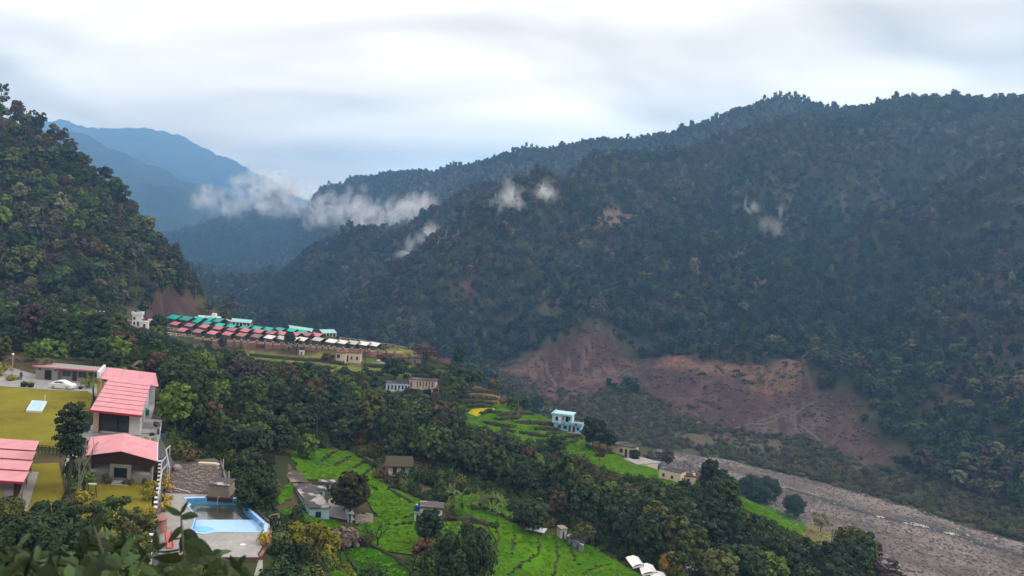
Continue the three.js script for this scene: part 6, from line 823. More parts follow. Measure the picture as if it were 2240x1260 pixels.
// --- blue two-storey house
{
  const c = hit(1243, 944), turn = -0.30, yb = c[1], group = null;
  const lo = clean(houseAt('blue_two_storey_house', 'pale blue two storey house on the edge of the green terraces', 'house', rectAt(c[0] + 0.3, c[2] - 2.4, 8.8, 5.0, turn), yb + 2.5, yb, { wall: MAT.turquoise, roof: MAT.concrete, over: 0.3, glass: MAT.dark, open: [[0, 0.16, 0.27, 0.9, 1.9], [0, 0.36, 0.50, 0.8, 1.9], [0, 0.55, 0.64, 0.1, 2.05, 'door'], [0, 0.70, 0.80, 0.1, 2.05, 'door'], [0, 0.85, 0.95, 0.8, 1.9], [3, 0.3, 0.6, 0.9, 1.9]] }));
  const T2 = new THREE.Group(); const cs = Math.cos(turn), sn = Math.sin(turn), up = (x, z) => [0.3 - 0 + x * cs + z * sn, -x * sn + z * cs], add = (name, x0, x1, y0, y1, z0, z1, mat, par = lo) => obj(name, slab([[x0, z1], [x1, z1], [x1, z0], [x0, z0]].map(([a, b]) => [a * cs + b * sn, -a * sn + b * cs]), y1, y0).geo(), mat, par);
  add('upper_wall', -4.6, -1.7, 2.5, 5.3, -2.6, 2.5, MAT.blueWall); add('upper_wall', -1.7, 0.9, 2.5, 5.3, -2.6, 0.6, MAT.blueWall); const rf = add('upper_roof', -4.9, 1.3, 5.3, 5.5, -2.9, 2.8, MAT.plaster); add('roof_band', -4.9, 1.3, 5.503, 5.8, 2.5, 2.8, MAT.turquoise, rf); add('roof_band', -4.9, -4.6, 5.503, 5.8, -2.9, 2.49, MAT.turquoise, rf); add('roof_deck', -4.58, 1.28, 5.503, 5.6, -2.88, 2.48, M([0.42, 0.60, 0.62]), rf);
  for (const x of [-0.9, 0.9]) add('pillar', x - 0.13, x + 0.13, 2.5, 5.3, 2.1, 2.36, MAT.plaster); add('upper_door', -0.9, -0.1, 2.55, 4.6, 0.6, 0.64, MAT.dark); add('upper_window', 0.1, 0.75, 3.3, 4.5, 0.6, 0.64, MAT.dark); add('upper_window', -3.6, -2.8, 3.3, 4.6, 2.5, 2.54, MAT.dark); add('stair', -2.6, -1.75, 2.5, 4.2, 2.55, 3.2, MAT.plaster);
  add('railing', -1.6, 4.4, 2.5, 3.2, 2.3, 2.42, MAT.turquoise); add('railing', 4.3, 4.42, 2.5, 3.2, -2.3, 2.29, MAT.turquoise); add('plinth', -4.9, 5.2, -1.6, -0.02, -2.9, 3.4, MAT.stone); add('cloth', 2.3, 2.9, 2.4, 3.1, 2.44, 2.5, MAT.straw);
  lo.scale.y = 0.86;
  const an = hit(1285, 946); clean(houseAt('annex', 'small pale blue annex at the right end of the two storey house', 'outhouse', rectAt(an[0], an[2] - 1, 2.6, 2.6, turn), an[1] + 2.1, an[1], { wall: MAT.blueWall, roof: MAT.plaster, over: 0.15, open: [[0, 0.3, 0.6, 0.2, 1.7, 'door']] }));
}
// --- cream houses on the spur
{
  const c = hit(1372, 1000), t = clean(houseAt('cream_house', 'cream house with a dark flat roof and a pink brick front', 'house', rectAt(c[0] - 0.2, c[2] - 2.6, 7.2, 4.2, -0.55), c[1] + 2.9, c[1], { wall: MAT.cream, roof: MAT.slate, over: 0.45, open: [[0, 0.35, 0.5, 0.9, 1.9], [0, 0.6, 0.72, 0.1, 2.0, 'door'], [0, 0.8, 0.92, 0.9, 1.9]] })); const w = rectAt(-0.2 + 0.2, 0, 6.35, 3.35, -0.55), q = (s, o) => [lerp(w[0][0], w[1][0], s), lerp(w[0][1], w[1][1], s) + o]; obj('brick_front', slab([q(0.04, 0.0), q(0.96, 0.0), q(0.96, 0.06), q(0.04, 0.06)], 2.4, 0).geo(), MAT.brickPink, t);
  const s = lv(-52.6, [[1395, 1017], [1448, 1012], [1396, 999], [1364, 1003]]).map((p) => [p[0], p[2]]), p = thing('plinth', 'cream edged flat concrete platform below the cream house', 'platform'); obj('deck', slab(s, -52.5, -52.62).geo(), MAT.concrete, p); const cc = [0, 1].map((k) => s.reduce((a, b) => a + b[k], 0) / 4); obj('wall', slab(s.map((v) => [lerp(v[0], cc[0], 0.02), lerp(v[1], cc[1], 0.02)]), -52.625, -54.4).geo(), MAT.cream, p); KEEP.push([cc[0], cc[1], 4]);
  const h = hit(1484, 1056), L = clean(houseAt('cream_long_house', 'long cream house with two small windows above the river bed', 'house', rectAt(h[0] - 1.2, h[2] - 1.6, 5.6, 3.2, -0.62), h[1] + 2.7, h[1] - 0.3, { wall: MAT.cream, roof: MAT.slate, over: 0.1, open: [[0, 0.16, 0.28, 1.3, 2.0], [0, 0.56, 0.68, 1.2, 1.9]] })); const h2 = hit(1510, 1059); clean(houseAt('cream_annex', 'low cream annex with a rusty roof right of the long cream house', 'outhouse', rectAt(h2[0] - 0.3, h2[2] - 1.0, 3.4, 2.6, -0.1), h2[1] + 1.9, h2[1] - 0.2, { wall: MAT.cream, roof: MAT.brown, over: 0.15, open: [[0, 0.35, 0.55, 0.2, 1.5, 'door']] }));
  for (const [u, v, s, l] of [[1446, 1029, 1.0, 'dark blue domed water tank left of the long cream house'], [1475, 1029, 1.15, 'grey blue domed water tank behind the roof of the long cream house']]) { const q = hit(u, v + 2), k = thing('water_tank', l, 'water tank', q); k.scale.setScalar(s); obj('barrel', new THREE.LatheGeometry([[0, 0], [0.9, 0], [0.9, 1.3], [0.75, 1.75], [0.4, 2.0], [0, 2.05]].map((p) => new THREE.Vector2(...p)), 18), M(s > 1.1 ? [0.16, 0.24, 0.32] : [0.03, 0.08, 0.2], { rough: 0.5 }), k); obj('lid', new THREE.CylinderGeometry(0.25, 0.28, 0.12, 12).translate(0, 2.08, 0), MAT.black, k); }
  const bx = onY(1520, 1040, h[1] + 2.4), b = thing('roof_tank', 'small white box on the roof of the cream annex', 'tank', [h2[0] + 0.9, h2[1] + 1.9, h2[2] - 0.6]); obj('body', mb().cbox(0, 0.25, 0, 0.5, 0.5, 0.5).geo(), MAT.white, b); obj('lid', mb().cbox(0, 0.53, 0, 0.3, 0.06, 0.3).geo(), MAT.plaster, b);
}
// --- two rows of village houses in the middle
{
  const c = hit(866, 858), yb = c[1] + 0.3, sk = 0.16; const open = []; for (let k = 0; k < 6; k++) open.push([0, 0.08 + k * 0.155, 0.08 + k * 0.155 + 0.085, k % 3 === 1 ? 0.7 : 0.1, 2.1, k % 3 === 1 ? 'window' : 'door']);
  clean(houseAt('white_blue_house', 'long white and blue house with a row of dark openings', 'house', rectAt(c[0], c[2] - 2, 8.3, 4, sk), yb + 2.9, yb, { wall: M([0.56, 0.64, 0.78]), roof: MAT.slate, over: 0.3, open, door: MAT.dark }));
  const c2 = hit(924, 854), y2 = c2[1] + 0.9, op2 = []; for (let k = 0; k < 6; k++) op2.push([0, 0.30 + k * 0.115, 0.30 + k * 0.115 + 0.05, k % 2 ? 0.6 : 0.1, 2.2, k % 2 ? 'window' : 'door']); op2.push([0, 0.05, 0.13, 0.1, 2.1, 'door']);
  clean(houseAt('cream_terrace_house', 'long cream house with pilasters on a dark basement', 'house', rectAt(c2[0], c2[2] - 2, 9.8, 4.6, -0.12), y2 + 2.7, y2, { wall: MAT.cream, roof: MAT.slate, over: 0.3, open: op2, door: MAT.brickPink }));
  const w = thing('terrace_wall', 'broken white terrace wall in front of the white and blue house', 'wall'), A = hit(838, 858), B = hit(893, 857); for (let k = 0; k < 5; k++) { const x = lerp(A[0], B[0], k / 5), x2 = lerp(A[0], B[0], (k + 0.8) / 5), z = lerp(A[2], B[2], k / 5); obj('panel', mb().box(x, x2, A[1] - 1.2, A[1] + 0.5 + (k % 2) * 0.3, z - 0.15, z + 0.15).geo(), MAT.plaster, w); }
  const w2 = thing('terrace_wall', 'dark basement wall with white pillars under the cream terrace house', 'wall'), A2 = hit(925, 862), B2 = hit(962, 856); obj('wall', mb().hexa([[A2[0], A2[1] - 1.5, A2[2]], [B2[0], B2[1] - 1.5, B2[2]], [B2[0], B2[1] - 1.5, B2[2] - 0.3], [A2[0], A2[1] - 1.5, A2[2] - 0.3]], [[A2[0], A2[1] + 1, A2[2]], [B2[0], B2[1] + 1, B2[2]], [B2[0], B2[1] + 1, B2[2] - 0.3], [A2[0], A2[1] + 1, A2[2] - 0.3]]).geo(), MAT.brown, w2); for (const f of [0.3, 0.55, 0.95]) { const x = lerp(A2[0], B2[0], f), y = lerp(A2[1], B2[1], f), z = lerp(A2[2], B2[2], f); obj('pillar', mb().box(x - 0.25, x + 0.25, y - 1.2, y + 0.9, z + 0.02, z + 0.3).geo(), MAT.plaster, w2); }
  // two storey cream house below the camp
  const d = hit(760, 797), t = clean(houseAt('cream_two_storey_house', 'cream house with a stepped two storey wing below the camp wall', 'house', rectAt(d[0] + 1.5, d[2] - 3.2, 5.6, 4, 0), d[1] + 4.0, d[1] + 0.6, { wall: MAT.cream, roof: MAT.straw, over: 0.2, parapet: 0.4, band: MAT.brickPink, open: [[0, 0.04, 0.2, 0.2, 2.3, 'door'], [0, 0.36, 0.48, 1.0, 2.1], [0, 0.72, 0.86, 1.0, 2.1]] })); const t2 = clean(houseAt('cream_wing', 'projecting two storey wing of the cream house with red doors', 'house', rectAt(d[0] - 2.3, d[2] - 1.6, 3.5, 4.6, 0), d[1] + 4.0, d[1] - 0.4, { wall: MAT.cream, roof: MAT.straw, over: 0.15, parapet: 0.35, band: MAT.brickPink, door: MAT.brick, open: [[0, 0.06, 0.4, 2.6, 3.8], [0, 0.14, 0.28, 0.1, 1.7, 'door'], [0, 0.45, 0.58, 0.1, 1.7, 'door'], [0, 0.72, 0.88, 0.1, 1.7, 'door']] }));
  const yard = hit(772, 799); obj('yard_wall', mb().box(yard[0] - 1, yard[0] + 3, yard[1] - 0.6, yard[1] + 0.8, yard[2] - 0.3, yard[2]).geo(), MAT.stone); tag(scene.children[scene.children.length - 1], 'low grey wall with steps in front of the cream house', 'wall');
  const hut = hit(660, 776); clean(houseAt('white_hut', 'tiny white hut beside the banana plant below the camp wall', 'hut', rectAt(hut[0], hut[2], 1.9, 1.6, 0.1), hut[1] + 1.4, hut[1], { wall: MAT.plaster, roof: MAT.metal, over: 0.15, open: [[0, 0.35, 0.65, 0.1, 1.1, 'door']] }));
  const ls = hit(902, 794), lt = clean(houseAt('low_shed', 'long low shed with a dark roof under the plum coloured tree', 'shed', rectAt(ls[0], ls[2] - 1.5, 7.2, 3, -0.05), ls[1] + 1.9, ls[1] - 0.2, { wall: MAT.stone, roof: MAT.slate, over: 0.3, open: [[0, 0.2, 0.3, 0.1, 1.4, 'door'], [0, 0.6, 0.7, 0.1, 1.4, 'door']] }));
  const rn = hit(970, 794), rt = thing('brick_ruin', 'ruined red brick walls at the end of the camp terrace', 'ruin', rn); obj('wall', mb().hexa([[-2.6, -0.4, 0], [2.4, -0.4, 0], [2.4, -0.4, -0.3], [-2.6, -0.4, -0.3]], [[-2.6, 1.9, 0], [2.4, 0.9, 0], [2.4, 0.9, -0.3], [-2.6, 1.9, -0.3]]).geo(), MAT.brickPink, rt); obj('wall', mb().box(-2.4, -2.1, -0.4, 1.5, -3, -0.31).geo(), MAT.brick, rt); obj('wall', mb().hexa([[0.5, -0.4, -1], [2.6, -0.4, -2.6], [2.5, -0.4, -2.8], [0.4, -0.4, -1.2]], [[0.5, 1.8, -1], [2.6, 1.5, -2.6], [2.5, 1.5, -2.8], [0.4, 1.8, -1.2]]).geo(), MAT.brickPink, rt);
  const pile = hit(831, 793), pt = thing('sand_heap', 'pale grey heap covered with a sheet on the sunny plot', 'heap', pile); const pg = new THREE.ConeGeometry(1.8, 1.3, 24, 4).scale(1.3, 1, 1).translate(0, 0.5, 0), pp2 = pg.attributes.position; for (let i = 0; i < pp2.count; i++) { const x = pp2.getX(i), y = pp2.getY(i), z = pp2.getZ(i), k = 1 + 0.2 * fbm(x * 1.3, z * 1.3 + y, 3); pp2.setXYZ(i, x * k, y, z * k); } pg.computeVertexNormals(); obj('heap', pg, MAT.stone, pt); obj('sheet', mb().quad([-1.2, 0.75, 0.9], [0.4, 0.7, 1.05], [0.3, 1.25, 0.3], [-0.6, 1.25, 0.3]).geo(), MAT.plaster, pt);
  // white gate house by the road
  const gh = hit(297, 714, 200), gt = clean(houseAt('white_gate_house', 'small white two storey house with water tanks on its roof by the road', 'house', rectAt(gh[0], gh[2] - 1.4, 3.6, 2.8, 0.2), gh[1] + 4.3, gh[1] - 0.4, { wall: MAT.white, roof: MAT.plaster, over: 0.2, parapet: 0.9, band: MAT.white, open: [[0, 0.5, 0.72, 0.1, 2.2, 'door'], [0, 0.12, 0.34, 0.9, 2.0], [0, 0.1, 0.34, 2.9, 3.8]] })); clean(houseAt('white_lean_to', 'white lean-to at the right of the gate house', 'outhouse', rectAt(gh[0] + 2.9, gh[2] - 0.9, 2.4, 2.4, 0.2), gh[1] + 2.0, gh[1] - 0.5, { wall: MAT.white, roof: MAT.plaster, over: 0.1, open: [[0, 0.3, 0.7, 0.1, 1.6, 'door']] }));
  for (const [dx, mat, l] of [[-0.7, MAT.black, 'black water tank on the roof of the white gate house'], [0.45, MAT.teal, 'teal water tank on the roof of the white gate house']]) { const k = thing('water_tank', l, 'water tank', [gh[0] + dx, gh[1] + 4.3, gh[2] - 0.9]); obj('barrel', new THREE.CylinderGeometry(0.5, 0.52, 1.2, 16).translate(0, 0.6, 0), mat, k); obj('lid', new THREE.ConeGeometry(0.5, 0.25, 16).translate(0, 1.32, 0), mat, k); }
  const sr = hit(327, 712, 200), st = thing('pink_roof_shed', 'tiny shed with a pink roof between the gate house and the dark tree', 'shed', sr); obj('wall', mb().box(-0.9, 0.9, -0.4, 1.8, -1.5, 0).geo(), MAT.cream, st); obj('roof', mb().hexa([[-1.2, 1.8, 0.4], [1.2, 1.8, 0.4], [1.2, 2.3, -1.8], [-1.2, 2.3, -1.8]], [[-1.2, 1.9, 0.4], [1.2, 1.9, 0.4], [1.2, 2.4, -1.8], [-1.2, 2.4, -1.8]]).geo(), MAT.pink, st);
  for (const [u, v, h, l] of [[197, 692, 1.7, 'taller brick gate pillar at the left of the road gate'], [227, 690, 1.2, 'shorter brick gate pillar at the right of the road gate'], [218.5, 690, 1.3, 'stone gate pillar in the middle of the road gate']]) { const p = hit(u, v, 200), t3 = thing('gate_pillar', l, 'pillar', p); obj('shaft', mb().box(-0.32, 0.32, -0.3, h, -0.32, 0.32).geo(), MAT.brick, t3); obj('cap', new THREE.SphereGeometry(0.28, 10, 8).scale(1, 0.8, 1).translate(0, h + 0.16, 0), MAT.cream, t3); }
  const sb = hit(208.5, 690, 200), sg = thing('sign_board', 'small white sign board between the gate pillars', 'sign', sb); obj('board', mb().box(-0.45, 0.45, 1.0, 2.0, -0.05, 0.05).geo(), MAT.white, sg); for (const x of [-0.35, 0.35]) obj('post', mb().box(x - 0.05, x + 0.05, -0.3, 1.0, -0.05, 0.05).geo(), MAT.timber, sg);
}
// --- transformer on two poles, excavator
{
  const h = hit(1822, 1186), k = -h[2] / F, t = thing('transformer_pole', 'electric transformer on a platform between two dark poles', 'transformer', h); for (const x of [-0.55, 0.55]) obj('pole', mb().bar([x, -0.5, 0], [x + 0.05, 4.4, 0], 0.1, 6).geo(), MAT.black, t); obj('crossbar', mb().box(-0.9, 0.9, 3.7, 3.85, -0.08, 0.08).geo(), MAT.timber, t); obj('platform', mb().box(-0.7, 0.7, 1.5, 1.6, -0.3, 0.3).geo(), MAT.timber, t); obj('transformer', mb().box(-0.35, 0.35, 1.6, 2.4, -0.3, 0.3).geo(), M([0.16, 0.20, 0.21]), t); for (const x of [-0.6, 0, 0.6]) obj('insulator', new THREE.CylinderGeometry(0.06, 0.08, 0.3, 8).translate(x, 4.0, 0), MAT.brown, t);
  const e = hit(1522, 935, 250), o = thing('excavator', 'small orange excavator working at the foot of the landslip', 'excavator', e, 0.5), or = M([0.62, 0.17, 0.06], { rough: 0.5 }); for (const z of [-0.9, 0.9]) obj('track', mb().hexa([[-1.3, 0, z + 0.25], [1.3, 0, z + 0.25], [1.3, 0, z - 0.25], [-1.3, 0, z - 0.25]], [[-1.6, 0.7, z + 0.25], [1.6, 0.7, z + 0.25], [1.6, 0.7, z - 0.25], [-1.6, 0.7, z - 0.25]]).geo(), MAT.black, o); obj('house', mb().box(-1.6, 0.9, 0.75, 1.7, -1.1, 1.1).geo(), or, o); obj('cab', mb().box(0.0, 1.0, 1.7, 2.8, 0, 1.0).geo(), or, o); obj('window', mb().box(0.1, 0.9, 1.9, 2.6, 1.0, 1.03).geo(), MAT.glass, o); obj('boom', mb().path([[0.9, 1.4, -0.3], [2.6, 3.2, -0.3], [4.0, 2.6, -0.3]], 0.22, 0.16, 5).geo(), or, o); obj('arm', mb().path([[4.0, 2.6, -0.3], [4.3, 0.9, -0.3]], 0.16).geo(), or, o); obj('bucket', mb().hexa([[3.9, 0.2, 0.2], [4.5, 0.2, 0.2], [4.5, 0.2, -0.8], [3.9, 0.2, -0.8]], [[4.1, 0.95, 0.2], [4.7, 0.8, 0.2], [4.7, 0.8, -0.8], [4.1, 0.95, -0.8]]).geo(), MAT.black, o);
}
// ================================================================ THE CAMP: rows of cottages under bright sheet roofs
const campY = (x, z) => ground(x, z);
function campHut(roofMat, w = 4.4, d = 5.2, he = 1.9, hr = 2.9) {   // a gabled hut; the gable looks towards +z
  const t = new THREE.Group(), o = 0.3;
  for (const s of [-1, 1]) obj('roof', mb().hexa([[s * (w / 2 + o), he - 0.2, d / 2 + o], [0, hr, d / 2 + o], [0, hr, -d / 2 - o], [s * (w / 2 + o), he - 0.2, -d / 2 - o]], [[s * (w / 2 + o), he - 0.12, d / 2 + o], [0, hr + 0.08, d / 2 + o], [0, hr + 0.08, -d / 2 - o], [s * (w / 2 + o), he - 0.12, -d / 2 - o]]).geo(), roofMat, t);
  obj('wall', mb().box(-w / 2, w / 2, -0.5, he - 0.05, -d / 2, d / 2 - 1.1).geo(), MAT.timber, t); obj('gable', mb().hexa([[-w / 2, he - 0.1, d / 2 - 1.15], [w / 2, he - 0.1, d / 2 - 1.15], [0.01, hr - 0.06, d / 2 - 1.15], [-0.01, hr - 0.06, d / 2 - 1.15]], [[-w / 2, he - 0.1, d / 2 - 1.05], [w / 2, he - 0.1, d / 2 - 1.05], [0.01, hr - 0.06, d / 2 - 1.05], [-0.01, hr - 0.06, d / 2 - 1.05]]).geo(), MAT.brown, t);
  for (const x of [-w / 2 + 0.1, w / 2 - 0.1]) obj('post', mb().box(x - 0.09, x + 0.09, -0.5, he, d / 2 - 0.1, d / 2 + 0.08).geo(), MAT.timber, t); obj('door', mb().box(-0.5, 0.5, 0, 1.75, d / 2 - 1.08, d / 2 - 1.03).geo(), MAT.dark, t);
  return t;
}
const ROOFM = { teal: M([0.012, 0.50, 0.40], { rough: 0.55, tex: T.sheet }), pink: M([0.62, 0.21, 0.23], { rough: 0.65, tex: T.sheet }), rose: M([0.40, 0.20, 0.18], { rough: 0.7, tex: T.sheet }), white: M([0.84, 0.81, 0.75], { rough: 0.7, tex: T.sheet }) };
const FADED = Object.fromEntries(Object.entries(ROOFM).map(([k, m]) => [k, [1, 0.8, 1.12].map((f, i) => { const q = m.clone(); q.color.multiplyScalar(f); if (i === 1) q.color.lerp(col(0.22, 0.2, 0.19), 0.2); return q; })]));
const HUT = Object.fromEntries(Object.entries(ROOFM).map(([k, m]) => [k, campHut(m)]));
const Z4 = ([x, y]) => [340 + x / 6.588, 660 + y / 6.588], Z5 = ([x, y]) => [620 + x / 5.887, 690 + y / 5.887];
const ORD = ['first', 'second', 'third', 'fourth', 'fifth', 'sixth', 'seventh', 'eighth', 'ninth', 'tenth', 'eleventh', 'twelfth', 'thirteenth', 'fourteenth', 'fifteenth'];
function hutRow(kind, px, what, s = 1, turn = 0.98) {
  px.forEach(([u, v], i) => {
    // the middle of the roof, 2.6 m over the ground
    const [a, b] = ray(u, v); let d = 200; while (d < 420 && ground(a * d, -d) + 2.4 * s < b * d) d += 0.5; const x = a * d, z = -d, t = HUT[kind].clone(); t.name = numbered('camp_cottage'); scene.add(t); t.children.forEach((c2) => { if (c2.name === 'roof') c2.material = FADED[kind][i % 3]; }); t.position.set(x, ground(x, z), z); t.rotation.y = turn; t.scale.setScalar(s); KEEP.push([x, z, 3]);
    tag(t, `${ORD[i]} ${what} counted from the left`, 'cottage', 'camp cottages');
  });
}
hutRow('teal', [[310, 215], [480, 235], [650, 240], [790, 243], [930, 258]].map(Z4), 'teal roofed cottage in the back row of the camp', 1.15);
hutRow('teal', [[620, 275], [775, 303], [960, 328], [1125, 345], [1320, 362], [1490, 375], [1655, 388], [1820, 392], [1990, 405], [2150, 425]].map(Z4), 'teal roofed cottage in the second row of the camp', 0.84);
hutRow('pink', [[320, 308], [530, 330], [740, 350], [940, 370], [1140, 392], [1330, 405], [1520, 420], [1700, 435], [1850, 447], [2040, 460]].map(Z4).concat([[320, 238], [455, 243]].map(Z5)), 'pink roofed cottage in the third row of the camp', 0.86);
hutRow('pink', [[425, 400], [650, 418], [860, 440], [1075, 455]].map(Z4), 'pink roofed cottage in the front row of the camp', 0.86);
hutRow('rose', [[1275, 472], [1490, 488]].map(Z4), 'faded rose roofed cottage in the front row of the camp', 0.86);
hutRow('white', [[1680, 503], [1850, 515], [2010, 525], [2140, 532]].map(Z4).concat([[470, 303], [650, 325], [785, 336], [920, 346], [1060, 355], [1190, 366]].map(Z5)), 'white roofed cottage in the front row of the camp', 0.86);
// halls with pale teal roofs
function campHall(label, px, y, h, cols, depthMat = M([0.30, 0.52, 0.50], { rough: 0.6 })) {
  const R = px.map(([u, v]) => { const p = onY(u, v, y); return [p[0], p[2]]; }), t = thing('camp_hall', label, 'hall'), yb = y - h, c = [0, 1].map((k) => R.reduce((s, p) => s + p[k], 0) / 4); KEEP.push([c[0], c[1], 7]);
  const m = (a, b) => [(a[0] + b[0]) / 2, (a[1] + b[1]) / 2], rl = m(R[0], R[3]), rr2 = m(R[1], R[2]), P = (p, yy) => [p[0], yy, p[1]], up = 0.9;
  for (const [a, b] of [[R[0], R[1]], [R[3], R[2]]]) obj('roof', mb().hexa([P(a, y), P(b, y), P(rr2, y + up), P(rl, y + up)], [P(a, y + 0.08), P(b, y + 0.08), P(rr2, y + up + 0.08), P(rl, y + up + 0.08)]).geo(), depthMat, t);
  const I = R.map((p) => [lerp(p[0], c[0], 0.08), lerp(p[1], c[1], 0.08)]); obj('wall', slab(I, y - 0.02, yb).geo(), MAT.frame, t); obj('gable', mb().tri(P(m(R[1], R[1]), y), P(R[2], y), P(rr2, y + up)).tri(P(R[0], y), P(R[3], y), P(rl, y + up)).geo(), MAT.brown, t);
  for (let k = 0; k <= cols; k++) { const p = [lerp(I[0][0], I[1][0], k / cols), lerp(I[0][1], I[1][1], k / cols)]; obj('column', mb().box(p[0] - 0.16, p[0] + 0.16, yb, y - 0.03, p[1] - 0.05, p[1] + 0.25).geo(), MAT.plaster, t); }
  for (let k = 0; k < cols; k++) { const a = (k + 0.18) / cols, b = (k + 0.82) / cols; obj('window', mb().hexa([[lerp(I[0][0], I[1][0], a), yb + 1.0, lerp(I[0][1], I[1][1], a) + 0.03], [lerp(I[0][0], I[1][0], b), yb + 1.0, lerp(I[0][1], I[1][1], b) + 0.03], [lerp(I[0][0], I[1][0], b), yb + 1.0, lerp(I[0][1], I[1][1], b) - 0.1], [lerp(I[0][0], I[1][0], a), yb + 1.0, lerp(I[0][1], I[1][1], a) - 0.1]], [[lerp(I[0][0], I[1][0], a), y - 0.4, lerp(I[0][1], I[1][1], a) + 0.03], [lerp(I[0][0], I[1][0], b), y - 0.4, lerp(I[0][1], I[1][1], b) + 0.03], [lerp(I[0][0], I[1][0], b), y - 0.4, lerp(I[0][1], I[1][1], b) - 0.1], [lerp(I[0][0], I[1][0], a), y - 0.4, lerp(I[0][1], I[1][1], a) - 0.1]]).geo(), MAT.glass, t); }
}
campHall('hall with a pale teal roof and white columns in the middle of the camp', [[506, 704], [549, 707], [556, 703], [508, 697]], -38.4, 3.2, 5); campHall('long hall with a pale teal roof behind the last teal cottages', [[634, 719], [681, 727], [690, 721], [628, 713]], -39.2, 2.6, 5); campHall('hall with a teal roof at the right end of the camp', [[706, 729.5], [737, 728.5], [724, 722], [690, 722]], -39.6, 2.8, 4);
{
  const R = [[433, 694], [482, 697], [484, 692.5], [434, 689.5]].map(([u, v]) => { const p = onY(u, v, -37.6); return [p[0], p[2]]; }); clean(houseAt('flat_roofed_block', 'flat roofed white block behind the teal roofs', 'building', R, -37.6, -40.5, { wall: MAT.plaster, roof: MAT.plaster, over: 0.2, open: [[0, 0.2, 0.3, 0.8, 2], [0, 0.6, 0.7, 0.8, 2]] })); const p = onY(469, 693, -37.6), t = thing('roof_cabin', 'white cabin on the flat roof behind the teal roofs', 'cabin', p); obj('wall', mb().box(-0.9, 0.9, 0, 1.5, -0.8, 0.8).geo(), MAT.white, t); obj('mast', mb().bar([-0.6, 1.5, 0], [-0.6, 2.6, 0], 0.04).geo(), MAT.metal, t);
  const w = thing('cream_block', 'cream wall with an opening left of the middle hall', 'building'), a = onY(488, 703, -39), b = onY(505, 706, -39); obj('wall', mb().hexa([[a[0], -42, a[2]], [b[0], -42, b[2]], [b[0], -42, b[2] - 3], [a[0], -42, a[2] - 3]], [[a[0], -38.2, a[2]], [b[0], -38.4, b[2]], [b[0], -38.4, b[2] - 3], [a[0], -38.2, a[2] - 3]]).geo(), MAT.cream, w); obj('door', mb().box(a[0] + 1, a[0] + 2, -41, -39.2, a[2] + 0.0, a[2] + 0.35).geo(), MAT.dark, w);
  const dh = hit(582, 712, 200), dt = thing('dish_aerial', 'round dish aerial behind the teal roofs', 'aerial', dh); obj('dish', new THREE.SphereGeometry(1.0, 18, 10, 0, 6.3, 0, 1.0).rotateX(1.1).translate(0, 2.2, -0.3), MAT.metal, dt); obj('mast', mb().bar([0, -0.3, 0], [0, 2.0, -0.8], 0.07).geo(), MAT.metal, dt);
}
